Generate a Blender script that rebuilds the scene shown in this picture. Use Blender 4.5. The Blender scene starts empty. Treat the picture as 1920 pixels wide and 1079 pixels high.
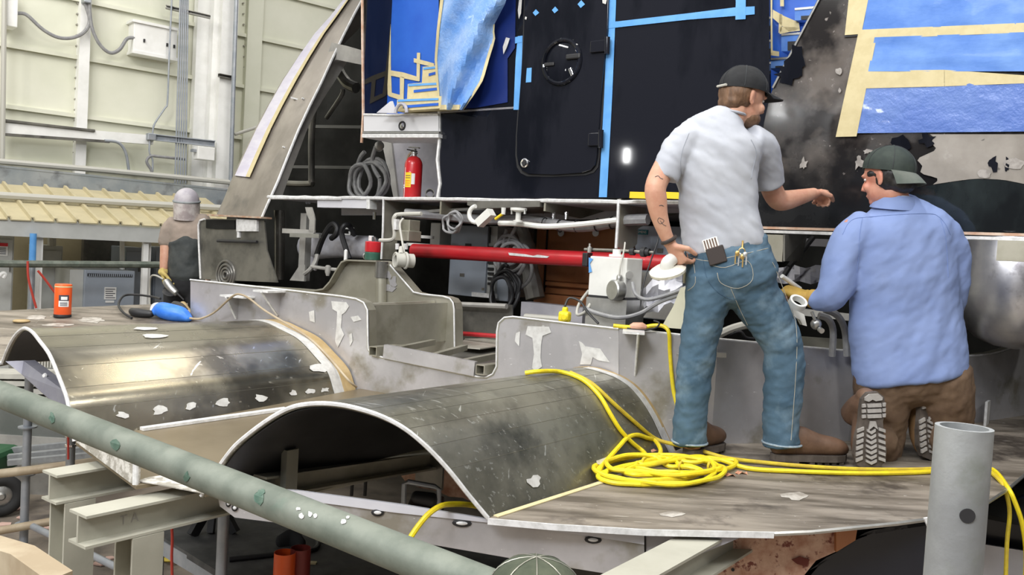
import bpy, bmesh, math, random
from mathutils import Vector, Matrix, noise
random.seed(7)
V = Vector
PI = math.pi
COL = bpy.context.scene.collection
# ---------------------------------------------------------------- camera frame
F_PX, CX, CY, CAMZ = 1650.0, 960.0, 539.5, 1.95
ROLL, PITCH = math.radians(3.26), math.radians(2.36)
_F = V((0, math.cos(PITCH), -math.sin(PITCH)))
_R0 = V((1, 0, 0)); _U0 = V((0, math.sin(PITCH), math.cos(PITCH)))
_R = _R0 * math.cos(ROLL) + _U0 * math.sin(ROLL)
_U = _U0 * math.cos(ROLL) - _R0 * math.sin(ROLL)
EYE = V((0, 0, CAMZ))
ZUP = V((0, 0, 1)); XA = V((1, 0, 0)); YA = V((0, 1, 0))
def ray(px, py):
    return _F * F_PX + _R * (px - CX) - _U * (py - CY)
def W(px, py, d):                       # point at forward distance d
    r = ray(px, py); return EYE + r * (d / r.y)
def hitp(px, py, p0, n):
    r = ray(px, py); return EYE + r * ((p0 - EYE).dot(n) / r.dot(n))
# vessel frame: A runs into the vessel, P runs along its side
_ang = math.radians(36.5)
A = V((math.sin(_ang), math.cos(_ang), 0)); P = V((math.cos(_ang), -math.sin(_ang), 0))
def PA(px, py, a): return hitp(px, py, A * a, A)
def pa(p, a, z): return P * p + A * a + ZUP * z
def cp(v): return v.dot(P)
def ca(v): return v.dot(A)
# main deck plate: plane rising gently towards the hull
PL_N = V((0, -0.055, 1)).normalized(); PL_0 = V((0, 2.83, CAMZ - 0.86))
def PP(px, py): return hitp(px, py, PL_0, PL_N)
def plz(x, y): return CAMZ - 0.86 + 0.055 * (y - 2.83)
PL2_N = V((0, -0.15, 1)).normalized(); PL2_0 = V((0, 4.15, CAMZ - 0.659))
def PQ(px, py): return hitp(px, py, PL2_0, PL2_N)
def PZ(px, py, z): return hitp(px, py, V((0, 0, z)), ZUP)
# building wall
WD = V((.753, .658, 0)).normalized(); WN = V((WD.y, -WD.x, 0)); W0 = V((-4.96, 13, 0))
def PW(px, py, off=0.0): return hitp(px, py, W0 + WN * off, WN)

# ---------------------------------------------------------------- mesh builder
def cr(pts, n=6, closed=False):
    pts = [V(p) for p in pts]; N = len(pts); out = []
    rng = N if closed else N - 1
    for i in range(rng):
        if closed: p0, p1, p2, p3 = pts[(i-1) % N], pts[i], pts[(i+1) % N], pts[(i+2) % N]
        else: p0, p1, p2, p3 = pts[max(i-1, 0)], pts[i], pts[i+1], pts[min(i+2, N-1)]
        for k in range(n):
            t = k / n
            out.append(0.5*((2*p1)+(p2-p0)*t+(2*p0-5*p1+4*p2-p3)*t*t+(3*p1-p0-3*p2+p3)*t**3))
    if not closed: out.append(pts[-1])
    return out
class MB:
    def __init__(s): s.bm = bmesh.new(); s.smooth = False
    def face(s, vs):
        try: return s.bm.faces.new(vs)
        except ValueError: return None
    def box(s, c, size, ax=(XA, YA, ZUP), bevel=0.0, seg=2):
        c = V(c); h = [x / 2 for x in size]
        vs = [s.bm.verts.new(c + ax[0]*h[0]*i + ax[1]*h[1]*j + ax[2]*h[2]*k) for i in (-1, 1) for j in (-1, 1) for k in (-1, 1)]
        fs = [(0,1,3,2),(4,6,7,5),(0,4,5,1),(2,3,7,6),(0,2,6,4),(1,5,7,3)]
        F = [s.bm.faces.new([vs[i] for i in f]) for f in fs]
        bmesh.ops.recalc_face_normals(s.bm, faces=F)
        if bevel: 
            es = list({e for f in F for e in f.edges})
            bmesh.ops.bevel(s.bm, geom=es, offset=bevel, segments=seg, affect='EDGES', profile=.5)
        return s
    def prism(s, pts, ext, bevel=0.0):   # polygon extruded by vector
        pts = [V(p) for p in pts]; ext = V(ext)
        a = [s.bm.verts.new(p) for p in pts]; b = [s.bm.verts.new(p + ext) for p in pts]
        n = len(pts); F = [s.bm.faces.new(a), s.bm.faces.new(list(reversed(b)))]
        for i in range(n): F.append(s.bm.faces.new([a[i], b[i], b[(i+1) % n], a[(i+1) % n]]))
        if bevel:
            es = list(F[0].edges) + list(F[1].edges)
            r = bmesh.ops.bevel(s.bm, geom=es, offset=bevel, segments=2, affect='EDGES', profile=.5)
        bmesh.ops.recalc_face_normals(s.bm, faces=[f for f in s.bm.faces if f.is_valid])
        return s
    def grid(s, rows, closed=False):     # rows of points -> quads
        vv = [[s.bm.verts.new(p) for p in r] for r in rows]
        for i in range(len(vv)-1):
            m = len(vv[i])
            for j in range(m if closed else m-1):
                s.face([vv[i][j], vv[i][(j+1) % m], vv[i+1][(j+1) % m], vv[i+1][j]])
        return vv
    def sheet(s, rows, th):              # thick sheet from grid of points
        t = bmesh.new(); vv = [[t.verts.new(p) for p in r] for r in rows]
        for i in range(len(vv)-1):
            for j in range(len(vv[i])-1):
                t.faces.new([vv[i][j], vv[i][j+1], vv[i+1][j+1], vv[i+1][j]])
        bmesh.ops.recalc_face_normals(t, faces=t.faces)
        bmesh.ops.solidify(t, geom=t.faces[:], thickness=th)
        me = bpy.data.meshes.new('t'); t.to_mesh(me); t.free(); s.bm.from_mesh(me); bpy.data.meshes.remove(me)
        return s
    def tube(s, path, r, seg=10, closed=False, caps=True):
        path = [V(p) for p in path]; n = len(path)
        rs = r if isinstance(r, (list, tuple)) else [r]*n
        e = None; rows = []
        for i, p in enumerate(path):
            if closed: t = path[(i+1) % n] - path[i-1]
            else: t = path[min(i+1, n-1)] - path[max(i-1, 0)]
            if t.length < 1e-9: t = V((0,0,1))
            t.normalize()
            if e is None:
                e = t.orthogonal().normalized()
            else:
                e = e - t*e.dot(t)
                e = e.normalized() if e.length > 1e-6 else t.orthogonal().normalized()
            g = t.cross(e)
            rows.append([p + (e*math.cos(2*PI*k/seg) + g*math.sin(2*PI*k/seg))*rs[i] for k in range(seg)])
        if closed: rows.append(rows[0])
        vv = s.grid(rows, True)
        if caps and not closed:
            s.face(list(reversed(vv[0]))); s.face(vv[-1])
        s.smooth = True
        return s
    def cyl(s, p0, p1, r0, r1=None, seg=20):
        return s.tube([p0, p1], [r0, r0 if r1 is None else r1], seg)
    def pipe(s, p0, p1, r, th, seg=28):  # hollow tube
        p0, p1 = V(p0), V(p1); t = (p1-p0).normalized(); e = t.orthogonal().normalized(); g = t.cross(e)
        ring = lambda p, q: [p + (e*math.cos(2*PI*k/seg)+g*math.sin(2*PI*k/seg))*q for k in range(seg)]
        s.grid([ring(p0, r-th), ring(p0, r), ring(p1, r), ring(p1, r-th), ring(p0, r-th)], True); s.smooth = True
        return s
    def lathe(s, base, axis, prof, seg=24):   # prof: (radius, height)
        axis = V(axis).normalized(); e = axis.orthogonal().normalized(); g = axis.cross(e); base = V(base)
        rows = [[base + axis*h + (e*math.cos(2*PI*k/seg)+g*math.sin(2*PI*k/seg))*max(r, 1e-4) for k in range(seg)] for r, h in prof]
        vv = s.grid(rows, True); s.face(list(reversed(vv[0]))); s.face(vv[-1]); s.smooth = True
        return s
    def torus(s, c, axis, R, r, seg=32, seg2=8, sx=1.0, ex=None):
        axis = V(axis).normalized(); e = V(ex).normalized() if ex is not None else axis.orthogonal().normalized(); g = axis.cross(e)
        return s.tube([V(c) + e*math.cos(2*PI*k/seg)*R*sx + g*math.sin(2*PI*k/seg)*R for k in range(seg)], r, seg2, closed=True)
    def ball(s, c, rad, ax=(XA, YA, ZUP), u=16, v=10):
        rad = rad if isinstance(rad, (tuple, list)) else (rad,)*3
        rows = []
        for i in range(v+1):
            th = PI*i/v; q = max(math.sin(th), 1e-3)
            rows.append([V(c) + ax[0]*rad[0]*q*math.cos(2*PI*k/u) + ax[1]*rad[1]*q*math.sin(2*PI*k/u) + ax[2]*rad[2]*math.cos(th) for k in range(u)])
        vv = s.grid(rows, True); s.face(vv[0]); s.face(list(reversed(vv[-1]))); s.smooth = True
        return s
    def beam(s, p0, p1, sec, up=ZUP):    # sec = 2D outline (right, up) swept from p0 to p1
        p0, p1 = V(p0), V(p1); t = (p1-p0).normalized(); r = t.cross(up).normalized(); u = r.cross(t)
        return s.prism([p0 + r*x + u*y for x, y in sec], p1-p0)
    def loft(s, pts, rad, ref, seg=20, n=0, ck=.7):   # rad list of (ra, rb); ra along ref
        pts = [V(p) for p in pts]; rad = [(r, r) if not isinstance(r, (tuple, list)) else r for r in rad]
        if n:
            q = cr([V((r[0], r[1], 0)) for r in rad], n); pts = cr(pts, n); rad = [(max(x.x, .002), max(x.y, .002)) for x in q]
        N = len(pts); rows = []; ref = V(ref)
        for i, p in enumerate(pts):
            t = (pts[min(i+1, N-1)] - pts[max(i-1, 0)]).normalized()
            e = ref - t*ref.dot(t)
            e = e.normalized() if e.length > 1e-4 else t.orthogonal().normalized()
            g = t.cross(e)
            rows.append([p + e*rad[i][0]*math.cos(2*PI*k/seg) + g*rad[i][1]*math.sin(2*PI*k/seg) for k in range(seg)])
        # rounded ends
        def cap(row, c, t, r):
            out = []
            for f, h in (((.8, .45), (.45, .8), (.02, .95)) if ck > .3 else ((.96, .5), (.5, .9), (.02, 1))):
                out.append([c + (x-c)*f + t*h*r for x in row])
            return out
        t0 = (pts[0]-pts[1]).normalized(); t1 = (pts[-1]-pts[-2]).normalized()
        rows = list(reversed(cap(rows[0], pts[0], t0, min(rad[0])*ck))) + rows + cap(rows[-1], pts[-1], t1, min(rad[-1])*ck)
        vv = s.grid(rows, True); s.face(list(reversed(vv[0]))); s.face(vv[-1]); s.smooth = True
        return s
def isec(w, h, tf, tw):
    a, b = w/2, h/2
    return [(-a,-b),(a,-b),(a,-b+tf),(tw/2,-b+tf),(tw/2,b-tf),(a,b-tf),(a,b),(-a,b),(-a,b-tf),(-tw/2,b-tf),(-tw/2,-b+tf),(-a,-b+tf)]
def rsec(w, h): return [(-w/2,-h/2),(w/2,-h/2),(w/2,h/2),(-w/2,h/2)]
def csec(w, h, t): return [(-w/2,-h/2),(w/2,-h/2),(w/2,-h/2+t),(-w/2+t,-h/2+t),(-w/2+t,h/2-t),(w/2,h/2-t),(w/2,h/2),(-w/2,h/2)]

# ---------------------------------------------------------------- objects
ORG = {}
def root_of(o):
    while o.parent is not None: o = o.parent
    return o
def link_mesh(name, me, m, parent):
    o = bpy.data.objects.new(name, me); COL.objects.link(o)
    if m: 
        for x in (m if isinstance(m, (list, tuple)) else [m]): me.materials.append(x)
    if parent is not None:
        r = root_of(parent); org = ORG[r.name]
        me.transform(Matrix.Translation(-org)); o.parent = parent
    else:
        cs = [v.co for v in me.vertices]
        lo = V((min(c.x for c in cs), min(c.y for c in cs), min(c.z for c in cs))); hi = V((max(c.x for c in cs), max(c.y for c in cs), max(c.z for c in cs)))
        org = V(((lo.x+hi.x)/2, (lo.y+hi.y)/2, lo.z)); me.transform(Matrix.Translation(-org)); o.location = org; ORG[o.name] = org
    return o
def obj(name, mb, m, parent=None, smooth=None, angle=35):
    me = bpy.data.meshes.new(name); bm = mb.bm
    sm = mb.smooth if smooth is None else smooth
    for f in bm.faces: f.smooth = sm
    bm.normal_update(); bm.to_mesh(me); bm.free()
    if sm: me.set_sharp_from_angle(angle=math.radians(angle))
    return link_mesh(name, me, m, parent)
def tag(o, label, cat, group=None, kind=None):
    if label: o['label'] = label
    if cat: o['category'] = cat
    if group: o['group'] = group
    if kind: o['kind'] = kind
    return o
def thing(name, label, cat, loc, group=None, kind=None):
    o = bpy.data.objects.new(name, None); COL.objects.link(o); o.location = V(loc); o.empty_display_size = .1
    ORG[o.name] = V(loc); tag(o, label, cat, group, kind); return o
def struct(name, mb, m, parent=None, label=None, cat=None):
    o = obj(name, mb, m, parent)
    if parent is None: tag(o, label, cat, None, 'structure')
    return o
def dup(r0, loc, label, group=None):
    def rec(o, par):
        c = o.copy(); COL.objects.link(c)
        if par is not None: c.parent = par
        for ch in list(o.children): rec(ch, c)
        return c
    c = rec(r0, None); c.location = V(loc); ORG[c.name] = V(loc); c['label'] = label
    if group: c['group'] = group
    return c
def text_mesh(mb, txt, c, right, up, height, depth=.001):
    cu = bpy.data.curves.new('t', 'FONT'); cu.body = txt; cu.size = 1.0; cu.align_x = 'CENTER'; cu.align_y = 'CENTER'; cu.extrude = 0
    o = bpy.data.objects.new('t', cu); COL.objects.link(o)
    dg = bpy.context.evaluated_depsgraph_get(); me = bpy.data.meshes.new_from_object(o.evaluated_get(dg))
    right, up = V(right).normalized(), V(up).normalized(); nrm = right.cross(up)
    k = height/.7
    mt = Matrix((( right.x*k, up.x*k, nrm.x, c.x), (right.y*k, up.y*k, nrm.y, c.y), (right.z*k, up.z*k, nrm.z, c.z), (0,0,0,1)))
    me.transform(mt); mb.bm.from_mesh(me)
    bpy.data.objects.remove(o); bpy.data.curves.remove(cu); bpy.data.meshes.remove(me)

# ---------------------------------------------------------------- materials
def M(name, c, rough=.5, metal=0.0, c2=None, scale=4.0, ramp=(.4, .62), stretch=(1,1,1), bump=0.0, bscale=40.0, coat=0.0, rough2=None, scr=None, spec=.5, alpha=1.0, emit=None, detail=6, bstretch=None, c3=None, s3=2.0, ramp3=(.55,.7), zmix=None, rot=0.0, scr2=None):
    m = bpy.data.materials.new(name); m.use_nodes = True; nt = m.node_tree; b = nt.nodes['Principled BSDF']; L = nt.links.new
    b.inputs['Base Color'].default_value = (*c, 1); b.inputs['Roughness'].default_value = rough; b.inputs['Metallic'].default_value = metal
    b.inputs['Specular IOR Level'].default_value = spec; b.inputs['Coat Weight'].default_value = coat; b.inputs['Coat Roughness'].default_value = .05
    b.inputs['Alpha'].default_value = alpha
    if emit: b.inputs['Emission Color'].default_value = (*emit[0], 1); b.inputs['Emission Strength'].default_value = emit[1]
    tc = nt.nodes.new('ShaderNodeTexCoord')
    def noi(sc, st, det=6, off=0):
        mp = nt.nodes.new('ShaderNodeMapping'); mp.inputs['Scale'].default_value = st; mp.inputs['Rotation'].default_value = (0, 0, rot if st != (1,1,1) else 0); mp.inputs['Location'].default_value = (off, off*.7, off*1.3); L(tc.outputs['Object'], mp.inputs['Vector'])
        n = nt.nodes.new('ShaderNodeTexNoise'); n.inputs['Scale'].default_value = sc; n.inputs['Detail'].default_value = det; n.inputs['Roughness'].default_value = .6; L(mp.outputs[0], n.inputs['Vector']); return n
    def rmp(src, lo, hi, a, z):
        r = nt.nodes.new('ShaderNodeValToRGB'); r.color_ramp.elements[0].position = lo; r.color_ramp.elements[1].position = hi
        r.color_ramp.elements[0].color = (*a, 1); r.color_ramp.elements[1].color = (*z, 1); L(src, r.inputs[0]); return r
    def mix(fac, x, y):
        n = nt.nodes.new('ShaderNodeMix'); n.data_type = 'RGBA'; L(fac, n.inputs[0]); L(x, n.inputs[6])
        if isinstance(y, tuple): n.inputs[7].default_value = (*y, 1)
        else: L(y, n.inputs[7])
        return n.outputs[2]
    col = None
    if c2:
        n = noi(scale, stretch, detail); col = rmp(n.outputs[0], ramp[0], ramp[1], c, c2).outputs[0]
        if rough2 is not None:
            mr = nt.nodes.new('ShaderNodeMapRange'); mr.inputs[1].default_value = ramp[0]; mr.inputs[2].default_value = ramp[1]; mr.inputs[3].default_value = rough; mr.inputs[4].default_value = rough2
            L(n.outputs[0], mr.inputs[0]); L(mr.outputs[0], b.inputs['Roughness'])
    if c3:
        n = noi(s3, (1,1,1), 5, 3.7); f = rmp(n.outputs[0], ramp3[0], ramp3[1], (0,0,0), (1,1,1)); col = mix(f.outputs[0], col, c3)
    if scr:                              # fine scratches / scuffs: (stretch, scale, lo, colour)
        n = noi(scr[1], scr[0], 3, 9.1); f = rmp(n.outputs[0], scr[2], scr[2]+.05, (0,0,0), (1,1,1)); col = mix(f.outputs[0], col, scr[3])
    if scr2:
        n = noi(scr2[1], scr2[0], 3, 4.3); f = rmp(n.outputs[0], scr2[2], scr2[2]+.04, (0,0,0), (1,1,1)); col = mix(f.outputs[0], col, scr2[3])
    if zmix:                             # paint line: below a height the coat is another colour
        sp = nt.nodes.new('ShaderNodeSeparateXYZ'); L(tc.outputs['Object'], sp.inputs[0]); n = noi(zmix[4], (1,1,1), 6, 1.3)
        ma = nt.nodes.new('ShaderNodeMath'); ma.operation = 'MULTIPLY_ADD'; L(n.outputs[0], ma.inputs[0]); ma.inputs[1].default_value = zmix[3]; L(sp.outputs[2], ma.inputs[2])
        mr = nt.nodes.new('ShaderNodeMapRange'); mr.inputs[1].default_value = zmix[0]; mr.inputs[2].default_value = zmix[1]; mr.inputs[3].default_value = 1; mr.inputs[4].default_value = 0; L(ma.outputs[0], mr.inputs[0]); col = mix(mr.outputs[0], col, zmix[2])
    if col: L(col, b.inputs['Base Color'])
    if bump:
        n = noi(bscale, bstretch or stretch, 4, 5.0); bp = nt.nodes.new('ShaderNodeBump'); bp.inputs['Strength'].default_value = bump; bp.inputs['Distance'].default_value = .01
        L(n.outputs[0], bp.inputs['Height']); L(bp.outputs[0], b.inputs['Normal'])
    return m
MT = dict(
 wall=M('wall_paint', (.76,.76,.64), .6, c2=(.67,.68,.55), scale=1.2, ramp=(.35,.7)),
 wallw=M('white_paint', (.9,.9,.88), .55, c2=(.8,.8,.77), scale=3),
 floor=M('concrete', (.20,.165,.13), .75, c2=(.31,.26,.2), scale=2.2, bump=.2, bscale=60, c3=(.09,.075,.065), s3=1.3),
 vault=M('rolled_aluminium', (.165,.16,.125), .36, .75, c2=(.38,.365,.295), scale=2.2, ramp=(.38,.62), stretch=(1,1,1), rough2=.42, c3=(.10,.10,.083), s3=3.6, ramp3=(.50,.72), scr=((.6,17,17),3.0,.625,(.46,.455,.40)), scr2=((11,.6,3),5,.70,(.66,.66,.6)), rot=-.934, bump=.03, bscale=8),
 vaultl=M('rolled_aluminium_clean', (.29,.265,.205), .20, .85, c2=(.44,.405,.315), scale=1.6, ramp=(.38,.62), stretch=(1,1,1), rough2=.28, c3=(.14,.13,.105), s3=1.7, ramp3=(.54,.66), scr=((.9,15,15),3.0,.665,(.56,.53,.44)), scr2=((9,.7,3),5,.70,(.8,.8,.75)), rot=-.934, bump=.03, bscale=8),
 plate=M('worn_deck_plate', (.125,.105,.08), .5, .3, c2=(.36,.315,.26), scale=3.4, ramp=(.38,.62), stretch=(.55,3.6,1), c3=(.085,.07,.058), s3=3.2, ramp3=(.56,.66), scr=((1.2,16,1),6,.655,(.52,.48,.42)), scr2=((3,3,3),9,.70,(.5,.47,.42)), bump=.12, bscale=25),
 bulk=M('ground_aluminium', (.42,.41,.42), .40, .45, c2=(.56,.55,.565), scale=3.2, ramp=(.38,.66), rough2=.3, c3=(.30,.28,.235), s3=3.0, ramp3=(.55,.66), scr=((3,3,9),7,.70,(.8,.8,.8)), bump=.06, bscale=14),
 olive=M('aluminium_olive_film', (.36,.345,.275), .45, .6, c2=(.46,.44,.37), scale=4, c3=(.29,.275,.21), s3=3),
 edge=M('fresh_cut_edge', (.80,.80,.80), .4, .1, c2=(.62,.62,.61), scale=30),
 smear=M('filler_smear', (.70,.70,.68), .55, .2, c2=(.50,.49,.47), scale=26, ramp=(.35,.7)),
 darkmet=M('dark_aluminium', (.16,.155,.14), .4, .6, c2=(.26,.25,.22), scale=4, c3=(.08,.078,.07), s3=2.5),
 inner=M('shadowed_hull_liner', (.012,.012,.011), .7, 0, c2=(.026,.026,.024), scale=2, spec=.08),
 lav=M('lavender_film', (.60,.57,.68), .45, c2=(.70,.68,.75), scale=5, stretch=(1,1,3)),
 deckgrey=M('primed_deck_metal', (.42,.41,.45), .5, .3, c2=(.52,.51,.54), scale=5),
 beam=M('beam_paint', (.44,.43,.36), .55, c2=(.37,.36,.295), scale=4, ramp=(.4,.7), bump=.05, bscale=60, scr=((2,2,2),14,.73,(.3,.29,.25))),
 galv=M('galvanised_tube', (.11,.13,.105), .6, .2, c2=(.185,.205,.17), scale=12, c3=(.10,.15,.115), s3=5, ramp3=(.6,.7), bump=.05, bscale=60),
 galv2=M('scaffold_steel', (.33,.36,.40), .45, .5, c2=(.42,.44,.47), scale=9),
 pale=M('worn_pale_tube', (.27,.28,.285), .5, .4, c2=(.37,.385,.385), scale=10, c3=(.23,.25,.215), s3=9, ramp3=(.55,.68), scr=((1,1,.4),16,.70,(.6,.6,.6)), bump=.08, bscale=70),
 rusty=M('tan_tube', (.38,.30,.2), .6, .2, c2=(.5,.42,.3), scale=6),
 black=M('black_gloss_paint', (.005,.006,.010), .04, 0, c2=(.012,.013,.019), scale=2.2, ramp=(.45,.55), rough2=.05, coat=.12, spec=.3, stretch=(1,1,.3), bump=.006, bscale=3),
 hullgrey=M('sanded_hull', (.018,.016,.016), .12, 0, c2=(.055,.047,.042), scale=4.2, ramp=(.42,.58), rough2=.32, c3=(.13,.112,.10), s3=2.1, ramp3=(.54,.66), scr=((3,3,3),8,.675,(.26,.235,.22)), coat=.1, spec=.35, zmix=(.36,.60,(.010,.011,.013),.45,3.0)),
 primer=M('grey_primer', (.36,.33,.295), .35, .1, c2=(.27,.245,.215), scale=5, c3=(.44,.41,.38), s3=4.5, ramp3=(.55,.6), scr=((2.4,2.4,2.4),5,.71,(.03,.03,.03)), coat=.3),
 film=M('blue_film', (.085,.215,.62), .5, 0, c2=(.16,.32,.72), scale=3, bump=.3, bscale=6, coat=.05, spec=.3, bstretch=(1,1,2)),
 filmtex=M('blue_bubble_film', (.13,.31,.72), .28, 0, c2=(.30,.48,.82), scale=5, bump=.5, bscale=60, coat=.4),
 filmshade=M('shaded_blue_film', (.02,.10,.52), .4, 0, c2=(.03,.14,.6), scale=2, coat=.2),  # darker copy of the blue film, shade of the recesses in its colour
 cream=M('masking_tape', (.66,.57,.33), .65, c2=(.60,.51,.28), scale=20),
 btape=M('blue_tape', (.10,.33,.72), .6, c2=(.14,.40,.80), scale=8),
 white=M('white_enamel', (.78,.78,.74), .4, c2=(.7,.7,.66), scale=6),
 chrome=M('polished_metal', (.85,.85,.87), .12, 1.0),
 ledge=M('reflection_white', (.78,.78,.80), .15, .2, coat=.5),  # reflected brightness of the chrome painted in as white
 dcable=M('dark_grey_cable', (.10,.10,.10), .5, c2=(.15,.15,.145), scale=20),
 fleck=M('grey_filler', (.40,.37,.345), .5, c2=(.26,.24,.22), scale=30),
 fleck2=M('pale_fleck', (.52,.49,.44), .5, c2=(.30,.27,.23), scale=24, ramp=(.4,.6)),
 seamm=M('seam_line', (.30,.295,.25), .4, .7),
 steel=M('brushed_steel', (.5,.5,.48), .38, .9, c2=(.6,.6,.58), scale=12),
 red=M('red_paint', (.55,.012,.022), .35, c2=(.42,.02,.025), scale=4, coat=.3),
 redx=M('extinguisher_red', (.58,.015,.02), .3, coat=.4),
 green=M('dark_green_paint', (.03,.10,.07), .4),
 cab=M('cabinet_grey_blue', (.31,.35,.41), .45, .1, c2=(.36,.40,.46), scale=2),
 cabl=M('cabinet_pale_grey', (.55,.56,.54), .5, c2=(.48,.49,.47), scale=3),
 yellow=M('yellow_jacket', (.82,.68,.015), .45, c2=(.72,.55,.02), scale=25),
 yellow2=M('dusty_yellow_jacket', (.55,.40,.04), .55, c2=(.66,.52,.03), scale=30),
 rub=M('black_rubber', (.018,.018,.02), .5),
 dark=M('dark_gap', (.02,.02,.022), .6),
 greycable=M('grey_cable', (.24,.24,.25), .5, c2=(.31,.31,.31), scale=20),
 palecable=M('pale_cable', (.5,.49,.44), .5),
 wood=M('cabinet_wood', (.40,.15,.055), .45, c2=(.50,.21,.085), scale=6, stretch=(1,1,.12), ramp=(.35,.7), coat=.15),
 osb=M('strand_board', (.46,.23,.15), .8, c2=(.68,.45,.33), scale=16, ramp=(.35,.6), c3=(.22,.07,.05), s3=22, ramp3=(.56,.62), bump=.3, bscale=40),
 orange=M('orange_can', (.85,.12,.02), .35, c2=(.78,.10,.02), scale=8),
 skin=M('skin', (.62,.35,.24), .5, c2=(.55,.27,.18), scale=14, bump=.05, bscale=120),
 skinr=M('ruddy_skin', (.62,.30,.21), .5, c2=(.56,.22,.15), scale=14, bump=.05, bscale=120),
 hair=M('brown_hair', (.12,.065,.035), .6, c2=(.2,.11,.06), scale=60, stretch=(1,1,.2), bump=.4, bscale=90),
 hairb=M('black_hair', (.012,.011,.011), .5, c2=(.03,.027,.025), scale=60),
 tee=M('grey_tshirt', (.42,.44,.49), .9, c2=(.47,.49,.535), scale=5, bump=.12, bscale=9),
 jean=M('denim', (.042,.088,.135), .9, c2=(.078,.14,.20), scale=6, ramp=(.36,.66), c3=(.16,.24,.305), s3=5.5, ramp3=(.52,.72), bump=.2, bscale=16),
 jeanst=M('denim_stitch', (.42,.40,.33), .8),
 cham=M('chambray', (.20,.275,.52), .9, c2=(.245,.325,.575), scale=4, ramp=(.36,.66), bump=.1, bscale=7),
 chamst=M('chambray_seam', (.19,.27,.52), .85),
 brown=M('brown_work_trousers', (.115,.07,.042), .9, c2=(.17,.11,.068), scale=7, bump=.3, bscale=14),
 boot=M('brown_leather', (.10,.055,.033), .55, c2=(.155,.088,.055), scale=9, bump=.15, bscale=40),
 boott=M('tan_leather', (.26,.15,.065), .6, c2=(.2,.11,.05), scale=9, bump=.15, bscale=40),
 sole=M('boot_sole', (.065,.052,.043), .75, c2=(.115,.095,.08), scale=16),
 lug=M('dusty_lug', (.40,.38,.36), .8, c2=(.32,.30,.28), scale=24),
 capb=M('black_cap', (.010,.011,.013), .85, c2=(.018,.019,.021), scale=20),
 capg=M('dark_green_cap', (.022,.032,.028), .8, c2=(.035,.048,.04), scale=16),
 glove=M('leather_glove', (.48,.31,.06), .7, c2=(.38,.23,.045), scale=16, bump=.2, bscale=40),
 glovey=M('pale_glove', (.60,.47,.15), .7, c2=(.5,.38,.12), scale=16),
 dusty=M('dusty_tshirt', (.37,.30,.25), .9, c2=(.30,.25,.21), scale=6, bump=.25, bscale=10),
 apron=M('dark_apron', (.035,.042,.043), .7, c2=(.065,.072,.07), scale=6, bump=.25, bscale=10),
 shield=M('scuffed_visor', (.78,.73,.71), .3, c2=(.52,.45,.45), scale=13, ramp=(.42,.58), coat=.4, alpha=.82),
 bluebag=M('blue_bag', (.03,.18,.72), .4, c2=(.07,.26,.78), scale=8, bump=.3, bscale=20),
 blackboot=M('black_cloth', (.02,.02,.022), .9),
 ylab=M('yellow_label', (.85,.6,.02), .5),
 wlab=M('white_label', (.8,.8,.78), .5),
 teal=M('teal_plate', (.01,.16,.19), .5),
 ink=M('ink', (.05,.05,.07), .7),
 fadeink=M('faded_ink', (.36,.35,.30), .7),
 tank=M('polished_tank', (.50,.50,.54), .28, .85, c2=(.70,.69,.69), scale=4, ramp=(.4,.62), rough2=.36, c3=(.28,.26,.27), s3=5, ramp3=(.58,.70), bump=.3, bscale=3),
 awn=M('roof_sheet', (.56,.49,.31), .5, c2=(.48,.42,.26), scale=3),
 crane=M('blue_grey_beam', (.23,.26,.28), .6, c2=(.32,.34,.35), scale=3, c3=(.15,.16,.17), s3=4),
 tanwall=M('tan_panel', (.50,.44,.28), .6, c2=(.44,.38,.24), scale=3),
 redstr=M('red_string', (.55,.06,.04), .6),
 greenr=M('green_rag', (.045,.055,.035), .95, c2=(.075,.085,.055), scale=20, bump=.3, bscale=30),
 tyre=M('tyre', (.02,.02,.02), .8),
 gbin=M('green_plastic', (.02,.09,.035), .5),
 white2=M('wrap_fabric', (.66,.66,.70), .6, c2=(.52,.52,.57), scale=8, bump=.5, bscale=14),
 tile=M('tread_plate', (.42,.40,.34), .5, .4, c2=(.5,.48,.42), scale=10, bump=.6, bscale=30),
 copper=M('tape_residue_edge', (.50,.30,.2), .4, .3, c2=(.62,.5,.4), scale=14),
 brown2=M('tan_adhesive', (.40,.28,.12), .6, c2=(.48,.36,.19), scale=12),
 padw=M('wool_pad', (.78,.76,.66), .9, bump=.5, bscale=60),
)
MT['tanplate'] = M('tan_deck_plate', (.27,.22,.145), .42, .5, c2=(.21,.17,.11), scale=2.5)
MT['flake'] = M('flaking_coat', (.60,.58,.53), .6, c2=(.33,.31,.265), scale=22, ramp=(.44,.54), bump=.4, bscale=50)
MT['lavmetal'] = M('pale_lavender_metal', (.62,.62,.67), .45, .1, c2=(.68,.68,.72), scale=5)
MT['shade_liner'] = M('vault_shade_black', (.012,.012,.013), .4, .1, c2=(.028,.028,.03), scale=3)  # near-black that puts the shade inside the vaults into colour
MT['filmb'] = M('blue_quilted_film', (.10,.19,.54), .35, 0, c2=(.155,.26,.60), scale=3, bump=.5, bscale=22, coat=.2)
MT['filmnavy'] = M('navy_film', (.008,.02,.12), .3, 0, c2=(.012,.03,.17), scale=2, coat=.2)
MT['blackworn'] = M('worn_black_band', (.008,.010,.012), .1, 0, c2=(.03,.04,.042), scale=3, ramp=(.5,.75), coat=.5, stretch=(1,1,.5), scr=((1,1,5),8,.72,(.12,.13,.14)))
MT['shell'] = M('dull_shell_plate', (.25,.225,.195), .42, .5, c2=(.36,.325,.285), scale=3, stretch=(1,1,.6), c3=(.17,.16,.145), s3=2.5)
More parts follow.
